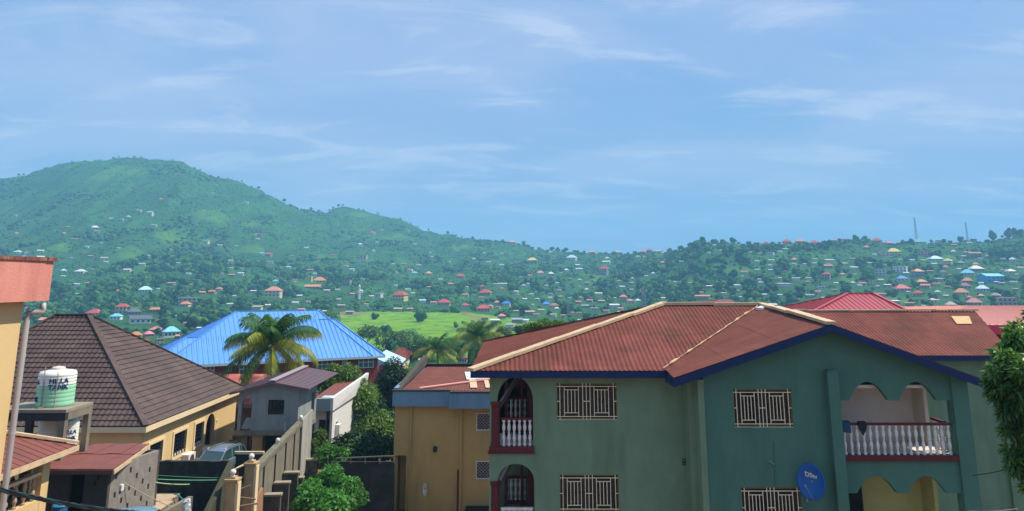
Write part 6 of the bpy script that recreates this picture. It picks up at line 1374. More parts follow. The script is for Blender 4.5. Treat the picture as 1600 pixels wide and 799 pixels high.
def pink_behind():
    Y0 = 105; xl, xr = X(592, 570, Y0), X(618, 570, Y0); r = thing('pink_walled_house', 'hot pink walled house with pale blue roof right of the blue roof', 'house', (xl + 1, Y0 + 3, float(ground_z(xl, Y0)) - 1))
    MB().box((xl, Y0, float(ground_z(xl, Y0)) - 2), (xr, Y0 + 7, Z(570, Y0))).build('wall', hot_pink, r)
    MB().hexa([(xl - .4, Y0 - .4, Z(570, Y0)), (xr + .3, Y0 - .4, Z(575, Y0)), (xr + .3, Y0 + 8, Z(572, Y0)), (xl - .4, Y0 + 8, Z(556, Y0)), (xl - .4, Y0 - .4, Z(559, Y0)), (xr + .3, Y0 - .4, Z(574, Y0)), (xr + .3, Y0 + 8, Z(570, Y0)), (xl - .4, Y0 + 8, Z(555, Y0))]).build('roof', mat('powder_blue_sheet', (.42, .62, .78), .5), r)
    MB().box((xl + .5, Y0 - .04, Z(585, Y0)), (xl + 1.3, Y0, Z(577, Y0))).build('window', far_glass, r)
pink_behind()
for (pl, pr, py, yy, c, nm, lab) in ((608, 636, 560, 118, rust_flat, 'brown_roofed_house', 'low brown roofed house just right of the hot pink wall'),):
    peeking(nm, lab, [(X(pl, py, yy), yy, Z(py, yy)), (X(pr, py, yy), yy, Z(py, yy)), (X(pr, py, yy), yy + 8, Z(py, yy)), (X(pl, py, yy), yy + 8, Z(py, yy))], [(X(pl + 8, py, yy), yy + 4, Z(py, yy) + 1.2), (X(pr - 10, py, yy), yy + 4, Z(py, yy) + 1.2)], c, 'rib', .5, .04, None, far_wall['cream'])
# ------------------------------------------------------------------ near vegetation
def leaves_np(centres, radii, n, length, width, seed, droop=0.3, fold=0.0, outward=0.6):
    """n leaf blades gathered in clumps round the given centres; each blade a rhombus of two triangles"""
    g = np.random.default_rng(seed); c = np.asarray(centres); rad = np.asarray(radii)
    k = g.choice(len(c), n, p=rad ** 2 / (rad ** 2).sum()); d = g.normal(size=(n, 3)); d /= np.linalg.norm(d, axis=1)[:, None]
    rr = (0.45 + 0.6 * g.random(n) ** 0.6)[:, None]; base = c[k] + d * rad[k][:, None] * rr * (1, 1, 0.85)
    ax = d * outward + g.normal(size=(n, 3)) * 0.5 + (0, 0, -droop); ax /= np.linalg.norm(ax, axis=1)[:, None]
    up = d + (0, 0, 0.6) + g.normal(size=(n, 3)) * 0.45; side = np.cross(ax, up); side /= np.linalg.norm(side, axis=1)[:, None] + 1e-9
    L_ = length * g.uniform(0.65, 1.25, n)[:, None]; W = width * g.uniform(0.7, 1.2, n)[:, None]; nrm = np.cross(side, ax)
    p0 = base; p1 = base + ax * L_ * .45 + side * W * .5 + nrm * W * fold; p2 = base + ax * L_ + np.array((0, 0, -1)) * L_ * 0.12; p3 = base + ax * L_ * .45 - side * W * .5 + nrm * W * fold
    V = np.stack([p0, p1, p2, p3], 1).reshape(-1, 3); F = np.arange(n * 4).reshape(n, 4); return V, F
def crown_clumps(c, rx, ry, rz, n, r0, r1, seed, shell=0.55):
    g = np.random.default_rng(seed); out = []; rad = []
    for i in range(n):
        d = g.normal(size=3); d /= np.linalg.norm(d); t = shell + (1 - shell) * g.random() ** .5
        out.append((c[0] + d[0] * rx * t, c[1] + d[1] * ry * t, c[2] + d[2] * rz * t)); rad.append(g.uniform(r0, r1))
    return out, rad
def leafy_tree(name, label, cat, foot, crown_c, rx, ry, rz, clumps, r0, r1, n, length, width, mtl, seed, trunk_r=0.18, droop=0.3, parts=('trunk', 'crown'), fold=0.1, extra=(), group=None):
    foot = (foot[0], foot[1], float(ground_z(foot[0], foot[1]))); root = thing(name, label, cat, foot, group); cs, rad = crown_clumps(crown_c, rx, ry, rz, clumps, r0, r1, seed)
    for e in extra: cs.append(e[:3]); rad.append(e[3])
    g = random.Random(seed); m = MB(); f = Vector(foot); c = Vector(crown_c); mid = f.lerp(c, .55) + Vector((g.uniform(-.2, .2), g.uniform(-.2, .2), 0))
    m.tube([f - Vector((0, 0, .3)), f.lerp(mid, .5), mid, c], [trunk_r * 1.25, trunk_r, trunk_r * .8, trunk_r * .35], 8)
    for i in range(0, len(cs), max(1, len(cs) // 12)):
        q = Vector(cs[i]); s = f.lerp(c, g.uniform(.5, .85)); m.tube([s, s.lerp(q, .5) + Vector((0, 0, -.1)), q], [trunk_r * .4, trunk_r * .25, trunk_r * .08], 5)
    m.build('trunk', bark, root)
    V, F = leaves_np(cs, rad, n, length, width, seed, droop, fold); npmesh('crown', V, F, mtl, root, foot); return root
def palm(label, foot, top, nf, fl, seed, lean=(0, 0), young=0.25, width=1.0, mtl=palm_leaf):
    root = thing('coconut_palm', label, 'palm tree', foot, 'coconut palms'); g = random.Random(seed); f, t = Vector(foot), Vector(top); m = MB()
    pts = [f.lerp(t, i / 8) + Vector((lean[0] * math.sin(i / 8 * math.pi), lean[1], 0)) for i in range(9)]
    m.tube(pts, [.26 - .012 * i for i in range(9)], 10); tr = m.build('trunk', palm_bark, root)
    k = MB()
    for i in range(9): a = i * 2.4; k.lathe(t + Vector((.28 * math.cos(a), .28 * math.sin(a), -.35 - .08 * (i % 3))), [(.02, 0), (.11, .07), (.13, .15), (.08, .25), (.02, .28)], 7)
    k.build('coconut_cluster', mat('coconut', (.16, .15, .04), .6), root)
    for i in range(nf):
        az = i * 2.39996 + g.uniform(-.2, .2); q = i / (nf - 1); el = R(94 - 132 * q ** 1.05 + g.uniform(-7, 7)); L_ = fl * (0.62 + .38 * min(1, q * 2.2)) * g.uniform(.9, 1.08)
        d = Vector((math.cos(az), math.sin(az), 0)); p = t + d * .12 + Vector((0, 0, .1)); n = 16; ang = el; mid = [p.copy()]
        bend = g.uniform(0.9, 1.3) * (0.75 + 0.5 * (1 - abs(q - .4)))
        for s in range(n): ang -= bend / n * (0.4 + 1.2 * s / n); p = p + (d * math.cos(ang) + Vector((0, 0, math.sin(ang)))) * L_ / n; mid.append(p.copy())
        mb = MB(); mb.tube(mid, [max(.006, .04 * (1 - j / n)) for j in range(n + 1)], 4)
        for j in range(4, n * 4):
            fpos = j / (n * 4); a = min(n - 1, int(fpos * n)); fr = fpos * n - a; c = mid[a].lerp(mid[a + 1], fr); tan = (mid[a + 1] - mid[a]).normalized(); side = tan.cross(Vector((0, 0, 1))); side = side.normalized() if side.length > .05 else Vector((-d.y, d.x, 0))
            ll = L_ * .30 * math.sin(min(1, fpos * 1.6 + .12) * math.pi / 2) * (1 - max(0, fpos - .72) * 2.1) * width
            for sg in (1, -1):
                l2 = ll * g.uniform(.8, 1.12); dr = side * sg * .85 + tan * .55 + Vector((0, 0, -.25 - .75 * q - g.uniform(0, .3))); dr.normalize(); e = c + dr * l2 * .55; e2 = e + (dr + Vector((0, 0, -.9))).normalized() * l2 * .5; w = tan * .030
                mb.quad(c - w, c + w, e + w * .9, e - w * .9); mb.quad(e - w * .9, e + w * .9, e2 + w * .1, e2 - w * .1)
        mb.build('frond', palm_old if q > .42 and g.random() < .75 else mtl, root)
    return root
Yt = 62.0; tp = P(424, 540, Yt); palm('tall coconut palm with drooping yellow-green fronds in front of the blue roof', (tp.x + .4, Yt, float(ground_z(tp.x + .4, Yt))), tp, 34, 4.6, 3, (.25, 0))
tp = P(683, 548, 150); palm('shorter coconut palm on the left of the pair behind the ochre building', (tp.x, 150, float(ground_z(tp.x, 150))), tp, 26, 5.6, 5, (.3, 0), width=1.1)
tp = P(748, 528, 145); palm('taller coconut palm on the right of the pair beside the rust-red eave', (tp.x - .5, 145, float(ground_z(tp.x, 145))), tp, 28, 6.0, 8, (.3, 0), width=1.1)
def at(px, py, Y): return tuple(P(px, py, Y))
# leafy tree between white house and ochre building
c = P(550, 655, 70); leafy_tree('leafy_tree', 'big leafy mid-green tree between white house and ochre building', 'tree', (c.x, 70, -.6), c, 2.9, 2.7, 3.1, 60, .6, 1.15, 21000, .34, .17, lush_leaf, 21, .22,
    extra=[(*at(520, 590, 69), 1.2), (*at(545, 582, 69), .9), (*at(505, 592, 68.5), .9), (*at(520, 578, 69), .6), (*at(535, 595, 69), 1.1), (*at(512, 605, 68), .8), (*at(540, 612, 69), 1.0), (*at(588, 662, 69), 1.1), (*at(600, 680, 69), 1.2), (*at(575, 690, 68), 1.2), (*at(545, 695, 68), 1.1), (*at(530, 640, 68), 1.0), (*at(525, 610, 68), .9), (*at(560, 625, 68), .9)])
c = P(610, 606, 82); leafy_tree('dark_tree', 'narrow dark green tree squeezed behind the ochre building', 'tree', (c.x, 82, -2.5), c, 1.2, 1.4, 3.0, 30, .5, .9, 7500, .34, .17, dark_leaf, 22, .2)
c = P(600, 648, 78); leafy_tree('dark_tree', 'dark bushy tree low beside the ochre building wall', 'tree', (c.x, 78, -1.5), c, 1.6, 1.6, 2.4, 18, .6, 1.0, 3600, .32, .16, dark_leaf, 23, .2)
c = P(515, 770, 44); leafy_tree('lime_bush', 'bright lime-green bush below the tall boundary wall', 'bush', (c.x, 44, .3), c, 1.6, 1.4, 1.0, 34, .35, .6, 12000, .20, .13, lime_leaf, 24, .09,
    extra=[(*at(480, 770, 43), .5), (*at(548, 762, 44), .6), (*at(560, 775, 44), .5), (*at(520, 735, 45), .45), (*at(500, 780, 42.5), .6), (*at(535, 785, 43), .7)])
c = P(520, 722, 52); leafy_tree('small_tree', 'slender young tree growing at the end of the tall wall', 'tree', (c.x, 52, .3), c, .9, .8, .9, 16, .25, .5, 2200, .26, .15, lime_leaf, 25, .07)
c = P(496, 700, 54); leafy_tree('small_tree', 'small bushy sapling hugging the base of the white house', 'tree', (c.x, 54, .3), c, .6, .6, 1.1, 12, .25, .45, 1500, .24, .14, lush_leaf, 26, .06)
c = P(500, 795, 38); leafy_tree('lime_bush', 'low bright green bush cut by the bottom edge below the wall', 'bush', (c.x, 38, .3), c, 1.0, .9, .7, 16, .3, .5, 3000, .24, .16, lime_leaf, 27, .06)
c = P(853, 512, 62); leafy_tree('flat_crowned_tree', 'flat-crowned tree top showing above the left slope of the rusty roof', 'tree', (c.x, 62, 0), c, 1.5, 1.4, .35, 22, .3, .5, 3600, .24, .13, lush_leaf, 28, .2)
c = P(572, 700, 55); leafy_tree('dark_hedge', 'dark hedge of shrubs behind the near-black garden wall', 'hedge', (c.x, 55, -.2), c, 2.2, 1.0, .7, 26, .5, .8, 4200, .28, .16, dark_leaf, 31, .08)
# understorey around the white house and beyond
c = P(630, 598, 92); 
for i, (px, py, Y, w, h, lab) in enumerate(((640, 553, 210, 26, 20, 'rounded dark tree on the near edge of the bright meadow'), (655, 535, 260, 18, 12, 'small round tree standing out in the meadow'), (660, 548, 200, 20, 14, 'bushy tree left of the shorter palm'), (618, 530, 300, 40, 12, 'low wide bush on the left part of the meadow'),
    (715, 545, 200, 18, 16, 'dark tree between the two palms'), (630, 585, 120, 30, 30, 'tall dark tree just beyond the ochre building parapet'), (770, 530, 200, 26, 16, 'leafy tree right of the taller palm'), (790, 520, 230, 24, 12, 'dark tree behind the corner of the rusty roof'), (812, 517, 240, 20, 10, 'low tree just above the long sloping rusty roof'), (575, 520, 330, 30, 10, 'pale green shrub on the meadow beside the blue roof'))):
    c = P(px, py, Y); rx = w / FPX * Y / 2; rz = h / FPX * Y / 2; gz = float(ground_z(c.x, Y)); cz = min(c.z, gz + rz * 2.2)
    leafy_tree('round_tree', lab, 'tree', (c.x, Y, gz), Vector((c.x, Y, c.z)), rx, rx, rz, 16, rx * .3, rx * .5, 1600, rx * .28, rx * .16, dark_leaf if i % 2 == 0 else lush_leaf, 60 + i, .2, group='trees round the near edge of the meadow')
# mango tree leaning in from the right edge
cs = [(1640, 600, 15.0, .9), (1600, 560, 14.8, .42), (1575, 585, 14.6, .30), (1590, 620, 14.5, .36), (1565, 610, 14.5, .22), (1572, 560, 14.8, .22), (1585, 655, 14.6, .28), (1600, 590, 14.3, .42), (1600, 530, 15.2, .30), (1620, 500, 15.5, .30), (1575, 640, 14.6, .2), (1600, 690, 14.8, .22), (1590, 710, 14.8, .17), (1604, 735, 14.8, .15), (1588, 540, 15, .22), (1560, 585, 14.6, .18), (1605, 650, 14.4, .35), (1640, 520, 15.2, .5), (1700, 560, 15, .9), (1690, 660, 15, .8), (1640, 680, 14.8, .5), (1590, 675, 14.8, .2), (1555, 600, 14.6, .13), (1612, 760, 14.8, .12), (1592, 730, 14.9, .13)]
pts = [at(*q[:3]) for q in cs]; foot = (pts[18][0] + .3, 15.2, .1)
root = thing('mango_tree', 'dark glossy mango tree leaning in at the right edge', 'tree', foot)
m = MB(); f = Vector(foot); top = Vector(pts[0]) + Vector((.6, 0, 0)); m.tube([f, f.lerp(top, .5) + Vector((.2, 0, 0)), top], [.26, .2, .12], 10)
for q in pts: m.tube([top, Vector(q).lerp(top, .45) + Vector((0, 0, .05)), Vector(q)], [.06, .035, .012], 5)
m.build('trunk', bark, root)
sub = []; sr = []; g = np.random.default_rng(77)
for p, q in zip(pts, cs):
    for j in range(max(4, int(q[3] * 26))):
        d = g.normal(size=3); d /= np.linalg.norm(d); sub.append(tuple(np.array(p) + d * q[3] * g.uniform(.35, 1))); sr.append(g.uniform(.07, .14))
V, F = leaves_np(sub, sr, 15000, .17, .055, 5, droop=.45, fold=.15, outward=.9); npmesh('crown', V, F, mango_leaf, root, foot)
# ------------------------------------------------------------------ yard walls, gate, tanks, vehicles and small things
def boundary_wall():
    A = P(398, 731, 37.3); B = P(481, 650, 52.0); zt = (A.z + B.z) / 2; A.z = B.z = zt; d = (B - A).normalized(); L_ = (B - A).length; n = Vector((d.y, -d.x, 0)); zb = -.6
    r = thing('boundary_wall', 'tall grey panelled boundary wall with heavy coping and buttresses', 'wall', (A.x, A.y, .3))
    Q = lambda s, o, z: A + d * s + n * o + Vector((0, 0, z - zt))
    def hx(s0, s1, o0, o1, z0, z1, z1b=None): return [Q(s0, o0, z0), Q(s1, o0, z0), Q(s1, o1, z0), Q(s0, o1, z0), Q(s0, o0, z1), Q(s1, o0, z1 if z1b is None else z1b), Q(s1, o1, z1 if z1b is None else z1b), Q(s0, o1, z1)]
    MB().hexa(hx(0, L_, -.2, 0, zb, zt - .25)).build('wall_panel', concrete, r)
    MB().hexa(hx(-.1, L_, -.28, .08, zt - .25, zt)).build('coping', mat('mossy_coping', (.17, .155, .10), .95, .2, 3, .5, dirt=(.08, .08, .05), dirt_amt=.8, dirt_scale=2), r)
    ss = [1.9, 4.6, 7.4, 10.0, 12.0]
    for s in ss: MB().hexa(hx(s, s + .10, 0, .07, zb, zt - .25)).build('post', mat('dark_post', (.06, .055, .045), .95, .2), r)
    MB().hexa(hx(L_ - 2.6, L_ + 1.3, .01, .12, zt - 3.4, zt + .12)).build('plastered_panel', mat('pale_plaster', (.36, .34, .29), .9, .1, 1.5, .4, dirt=(.16, .15, .12), dirt_amt=.6, dirt_scale=1.5, streak=True), r)
    for i, (px, top) in enumerate(((427, 776), (441, 757), (456, 741), (465, 749), (489, 720))):
        s = min(np.arange(0, L_ + 3, .05), key=lambda t: abs(proj(*Q(t, .55, 3))[0] - px)); y = Q(s, .5, 0).y; z1 = P(px, top, y).z
        MB().hexa(hx(s, s + .32, .07, .85, zb, z1)).build('buttress', mat('shaded_black_concrete', (.07, .062, .05), .95, .25, 2, .4, dirt=(.20, .17, .12), dirt_amt=.5, dirt_scale=3), r)  # shade on the pier fronts is put into this near-black base colour
        MB().hexa(hx(s - .03, s + .40, .06, .90, z1, z1 + .09)).build('buttress_cap', mat('lit_tan_concrete', (.30, .25, .17), .95, .15, 3), r)  # sunlit tan of the pier edges put into the cap colour
    for px, py in ((434, 702), (470, 664)):
        s = min(np.arange(0, L_, .05), key=lambda t: abs(proj(*Q(t, -.1, zt))[0] - px)); p = Q(s, -.1, zt)
        ball(p, .13, 'white ball finial on the coping of the tall wall, %s the grey house' % ('nearer' if px == 470 else 'farther from'), r)
    MB().tube([P(445, 680, 43), P(445, 660, 43)], .02, 5).build('rod', steel_m, r)
def ball(p, rr, lab, parent):
    prof = [(rr * .6, 0), (rr * .6, .05)] + [(max(.01, rr * math.sin(math.pi * (i + 1) / 10)), .05 + rr - rr * math.cos(math.pi * (i + 1) / 10)) for i in range(9)]
    return MB().lathe(p, prof, 14).build('ball_finial', white_pt, parent, smooth=True)
boundary_wall()
tan_pillar = mat('stained_cream', (.50, .34, .17), .9, .12, 2, .3, dirt=(.22, .13, .06), dirt_amt=.8, dirt_scale=2.5, streak=True)
def pillar(px0, px1, pyt, Y, lab, cap=0.0):
    x0, x1 = X(px0, pyt, Y), X(px1, pyt, Y); zt = Z(pyt, Y); r = thing('gate_pillar', lab, 'gate pillar', ((x0 + x1) / 2, Y + .2, .5), 'gate pillars topped with white balls')
    MB().box((x0, Y, .2), (x1, Y + (x1 - x0), zt)).build('shaft', tan_pillar, r); MB().box((x1 + .002, Y + .02, .2), (x1 + .12, Y + (x1 - x0) - .02, zt - .05)).build('edge_strip', cream_trim, r)
    m = MB(); m.box((x0 - .06, Y - .06, zt), (x1 + .1, Y + (x1 - x0) + .06, zt + .09)); m.box((x0 + .05, Y + .05, zt + .09), (x1 - .05, Y + (x1 - x0) - .05, zt + .17)); m.build('cap', tan_pillar, r)
    ball(Vector(((x0 + x1) / 2, Y + (x1 - x0) / 2, zt + .16)), .13, '', r)
pillar(383, 397, 727, 37.0, 'tall stained cream gate pillar with white ball, against the tall wall')
pillar(353, 368, 753, 34.5, 'shorter stained cream gate pillar with white ball, beside the black wall')
def black_yard_wall():
    Y = 36.2; x0, x1 = X(208, 722, Y), X(356, 722, Y); zt = Z(722, Y)
    r = thing('black_wall', 'soot-black rendered yard wall in front of the cream tiled house', 'wall', ((x0 + x1) / 2, Y, 3))
    MB().box((x0, Y, 1), (x1, Y + .2, zt)).build('wall_panel', black_wall, r)
    rg = random.Random(3); m = MB(); xx = x0
    while xx < x1: d = rg.uniform(.3, .7); m.box((xx, Y - .01, zt + .001), (min(xx + d, x1), Y + .21, zt + rg.uniform(.02, .06))); xx += d + .004
    m.build('rough_top', mat('dark_moss', (.05, .05, .035), .95, .3, 4), r)
    e = P(363, 799, 33); xr = x1
    m = MB(); m.hexa([(xr, Y, 1), (xr + .1, 32.5, 1), (xr + .35, 32.5, 1), (xr + .25, Y + .2, 1), (xr, Y, zt - .02), (xr + .1, 32.5, zt - 1.9), (xr + .35, 32.5, zt - 1.9), (xr + .25, Y + .2, zt - .02)]); m.build('return_wall', mat('mossy_render', (.06, .06, .035), .95, .3, 2.5, .6, dirt=(.02, .02, .017), dirt_amt=.8, dirt_scale=2.5), r)
black_yard_wall()
def back_rail_wall():
    Y = 50.5; x0, x1 = X(526, 713, Y), X(617, 713, Y); r = thing('dark_garden_wall', 'low near-black garden wall under a thin rail beside the ochre building', 'wall', ((x0 + x1) / 2, Y, 0))
    MB().box((x0, Y, -1.6), (x1, Y + .2, Z(722, Y))).build('wall_panel', black_wall, r); MB().bar((x0, Y - .1, Z(716, Y)), (x1, Y - .1, Z(712, Y)), .07).build('rail', concrete, r)
    m = MB()
    for i in range(5): t = x0 + (x1 - x0) * i / 4; m.box((t - .03, Y - .13, Z(724, Y)), (t + .03, Y - .07, Z(715, Y)))
    for i in range(5):
        pass
    m.build('rail_post', concrete, r)
    k = MB(); k.box((X(560, 790, 45), 40, -1.6), (X(622, 790, 45), 48.5, -.52)); tag(k.build('driveway', pave), kind='structure')
back_rail_wall()
def terrace_rail():      # cream balustrade beam in front of the grey house undercroft
    Y = 46.5; r = thing('terrace_rail', 'cream beam rail crossing the yard behind the silver car', 'rail', (X(390, 708, Y), Y, 2)); MB().box((X(345, 707, Y), Y, Z(710, Y)), (X(412, 707, Y), Y + .15, Z(706, Y))).build('rail', cream_trim, r); m = MB()
    MB().box((X(346, 708, Y), Y + .02, 1.5), (X(412, 708, Y), Y + .13, Z(711, Y))).build('dark_panel', black_wall, r)
terrace_rail()

def tank(name, label, c, rr, h, split):
    r = thing(name, label, 'water tank', c)
    def ribs(z0, z1, n):
        out = []
        for i in range(n): a = z0 + (z1 - z0) * i / n; b = z0 + (z1 - z0) * (i + 1) / n; out += [(rr * .985, a + .005), (rr, a + (b - a) * .25), (rr, a + (b - a) * .8), (rr * .985, b - .005)]
        return out
    if split: MB().lathe(c, [(rr * .98, 0)] + ribs(.02, h * split, 5), 32).build('lower_shell', tank_green, r, smooth=True)
    MB().lathe(c, ([(rr * .98, 0)] if not split else []) + ribs(h * split, h * .88, 4 if split else 8) + [(rr * .97, h * .89), (rr * .93, h * .93), (rr * .30, h * .985)], 32).build('upper_shell', tank_white, r, smooth=True)
    MB().lathe((c[0], c[1], c[2] + h * .96), [(rr * .34, 0), (rr * .36, .06), (rr * .34, .12), (rr * .1, .15)], 20).build('lid', mat('tank_lid', (.70, .60, .48), .5), r)
    return r
def wrap(parent, s, size, c, rr, z, az0):
    v, f = text_mesh(s, size, .004); k = MB()
    # cut long faces is not needed: glyphs are small against the radius
    for (x_, y_, z_) in v: t = az0 + x_ / rr; q = rr + .012 + z_; k.v.append((c[0] + q * math.sin(t), c[1] - q * math.cos(t), c[2] + z + y_))
    k.f = f; k.mi = [0] * len(f); return k.build('lettering', letter_m, parent)
def tanks():
    Y = 32.0; c = P(85, 633, Y); c.y = Y; rr = (X(111, 600, Y) - X(58, 600, Y)) / 2; h = Z(576, Y) - Z(633, Y)
    t = tank('water_tank', 'white and green water tank with navy lettering on top of the concrete stand', tuple(c), rr, h, .56)
    wrap(t, 'HILLA', .27, c, rr, h * .70, .62); wrap(t, 'TANK', .27, c, rr, h * .53, .62)
    wrap(t, 'LA', .25, c, rr, h * .66, -.72); wrap(t, 'NK', .25, c, rr, h * .20, -.72)
    k = MB()
    for dx, dz in ((-.42, .25), (.12, 0)): k.tube([(c.x + dx + .3, c.y - rr - .02, c.z - .02), (c.x + dx + .3, c.y - rr - .02, c.z + h * .95 + dz)], .018, 5)
    k.tube([(c.x + .12, c.y - rr - .06, c.z + .05), (c.x - .1, c.y - rr - .2, c.z + .02), (c.x - .4, c.y - rr - .1, c.z - .02)], .02, 5); k.build('pipe', mat('pipe_tan', (.35, .27, .20), .6), t)
    # stand
    s = thing('tank_stand', 'concrete frame stand carrying the big water tank', 'tank stand', (c.x, c.y, 4.4)); zs = c.z - .01; x0, x1 = X(30, 640, Y - 1.1), X(103, 645, Y - 1.1); y0, y1 = Y - 1.1, Y + .55
    xr1 = x1
    MB().box((x0 - 1, y0, zs - .12), (xr1, y1 + .3, zs)).build('slab', mat('stand_slab', (.26, .23, .17), .95, .2, 2, .4), s)
    dk = mat('stand_dark', (.035, .035, .035), .95, .2); m = MB(); m.box((x0 - 1, y0 + .02, zs - .42), (xr1 - .02, y0 + .2, zs - .12)); m.build('front_beam', dk, s)
    MB().box((xr1 - .22, y0 + .2, zs - .42), (xr1 - .01, y1 + .3, zs - .12)).build('side_beam', concrete, s)
    for (x_, y_) in ((xr1 - .24, y0 + .01), (xr1 - .24, y1 + .06), (x0 + 0.3, y0 + .01), (x0 + .9, y1)): MB().box((x_, y_, 3.8), (x_ + .23, y_ + .22, zs - .42)).build('leg', concrete if x_ > xr1 - .3 else dk, s)
    c2 = P(106, 689, Y + .3); c2.y = Y + .2; r2 = .62; c2 = Vector((X(106, 680, Y + .2), Y + .2, Z(700, Y))); t2 = tank('water_tank', 'smaller white lettered water tank half hidden beneath the stand', tuple(c2), r2 * .62, Z(655, Y) - Z(700, Y), 0)
    wrap(t2, 'MILLA', .20, c2, r2 * .62, .62, .62); wrap(t2, 'TANK', .20, c2, r2 * .62, .38, .62)
    c3 = Vector((X(78, 680, Y + .2), Y + .5, Z(700, Y))); tank('water_tank', 'cream lower tank in shade beneath the stand, left of the lettered one', tuple(c3), .62, Z(652, Y) - Z(700, Y), 0)
tanks()

def car(name, label, pos, yaw, body_m, lit=True, L_=4.5, W=1.8, H=1.62, suv=True, scale=1.0):
    """station-wagon body lofted from cross sections; x forward"""
    root = thing(name, label, 'car', pos); ca, sa = math.cos(yaw), math.sin(yaw); T = lambda x, y, z: (pos[0] + (x * ca - y * sa) * scale, pos[1] + (x * sa + y * ca) * scale, pos[2] + z * scale)
    # lower body sections: x, half width, z bottom, z shoulder
    low = [(2.25, .62, .35, .62), (2.18, .78, .28, .80), (1.9, .86, .25, .90), (1.1, .90, .25, 1.0), (0.6, .90, .25, 1.03), (-1.0, .90, .25, 1.06), (-1.9, .88, .28, 1.08), (-2.2, .82, .35, 1.02), (-2.27, .70, .45, .80)]
    def loft(secs, ringf, closed=True):
        m = MB(); rings = []
        for s in secs: k = len(m.v); pts = ringf(s); m.v += [T(*p) for p in pts]; rings.append((k, len(pts)))
        for (a, n), (b, _) in zip(rings[:-1], rings[1:]):
            for j in range(n): m.f.append((a + j, a + (j + 1) % n, b + (j + 1) % n, b + j)); m.mi.append(0)
        for (a, n), rev in ((rings[0], 1), (rings[-1], 0)): t = tuple(range(a, a + n)); m.f.append(t[::-1] if rev else t); m.mi.append(0)
        return m
    b = loft(low, lambda s: [(s[0], -s[1] * .9, s[2]), (s[0], -s[1], (s[2] + s[3]) * .45), (s[0], -s[1] * .96, s[3] - .05), (s[0], -s[1] * .86, s[3]), (s[0], s[1] * .86, s[3]), (s[0], s[1] * .96, s[3] - .05), (s[0], s[1], (s[2] + s[3]) * .45), (s[0], s[1] * .9, s[2])])
    body = b.build('body', body_m, root, smooth=False)
    # cabin: glasshouse then roof with pillars
    cab = [(1.12, .80, 1.0, 1.0), (.35, .70, 1.02, H - .10), (-.2, .66, 1.04, H - .03), (-1.3, .65, 1.06, H - .04), (-1.85, .64, 1.06, H - .14), (-2.18, .72, 1.03, 1.04)]
    g = loft(cab, lambda s: [(s[0], -.80 if s[0] > -2 else -.74, s[2] - .02), (s[0], -s[1], s[3] - .02), (s[0], s[1], s[3] - .02), (s[0], .80 if s[0] > -2 else .74, s[2] - .02)]); g.build('windows', mat('car_glass', (.02, .05, .055), .08, .05, spec=.8), root)
    rf = loft([(.38, .70, H - .12, 0), (.3, .70, H - .08, 0), (-.2, .68, H, 0), (-1.3, .67, H - .01, 0), (-1.82, .66, H - .09, 0), (-1.95, .62, H - .16, 0)], lambda s: [(s[0], -s[1], s[2] - .03), (s[0], -s[1] * .85, s[2] + .02), (s[0], 0, s[2] + .04), (s[0], s[1] * .85, s[2] + .02), (s[0], s[1], s[2] - .03)]); rf.build('roof', body_m, root, smooth=True)
    for s in (-1, 1):
        for (x0, z0, x1, z1, w) in ((1.12, 1.0, .36, H - .1, .07), (-.35, 1.04, -.42, H - .05, .07), (-1.25, 1.06, -1.3, H - .05, .09), (-2.1, 1.04, -1.85, H - .14, .14)):
            MB().bar(T(x0, s * .80, z0), T(x1, s * .69, z1), w * scale, .05 * scale).build('window_pillar', body_m, root)
    if suv:
        for s in (-1, 1): MB().tube([T(.25, s * .62, H + .0), T(.1, s * .60, H + .07), T(-1.6, s * .58, H + .05), T(-1.75, s * .59, H - .04)], .022, 6).build('roof_rail', mat('satin_metal', (.5, .5, .5), .35, .05, metal=.8), root)
    for x in (1.42, -1.42):
        for s in (-1, 1):
            k = MB(); k.tube([T(x, s * .70, .34), T(x, s * .91, .34)], .34 * scale, 20); w = k.build('wheel', mat('tyre', (.02, .02, .02), .9), root); MB().tube([T(x, s * .90, .34), T(x, s * .93, .34)], .2 * scale, 12).build('rim', steel_m, w)
    for s in (-1, 1):
        MB().box(T(2.02, s * .62, .66), T(2.22, s * .80, .80)).build('headlight', mat('lamp_glass', (.6, .62, .65), .15), root); m = MB(); m.bar(T(.85, s * .86, 1.08), T(.85, s * 1.08, 1.12), .12 * scale, .14 * scale); m.build('wing_mirror', body_m, root)
    MB().box(T(2.2, -.5, .45), T(2.28, .5, .62)).build('grille', black_metal, root); MB().box(T(2.25, -.24, .36), T(2.29, .24, .45)).build('number_plate', white_pt, root)
    return root
silver = mat('silver_blue_paint', (.20, .27, .34), .3, .03, .5, metal=.5, spec=.7); bluep = mat('pale_blue_paint', (.14, .30, .40), .35, .03, .5, metal=.3, spec=.7)
p = P(346, 706, 45.0); car('silver_car', 'silver-blue estate car with roof rails parked behind the black wall', (p.x - .55, 46.0, p.z - 1.50), R(-100), silver, scale=.9)
p = P(160, 792, 29.5); car('blue_car', 'pale blue car showing only its roof at the bottom beside the shed', (p.x + .4, 28.5, p.z - 1.66), R(-150), bluep, suv=False)

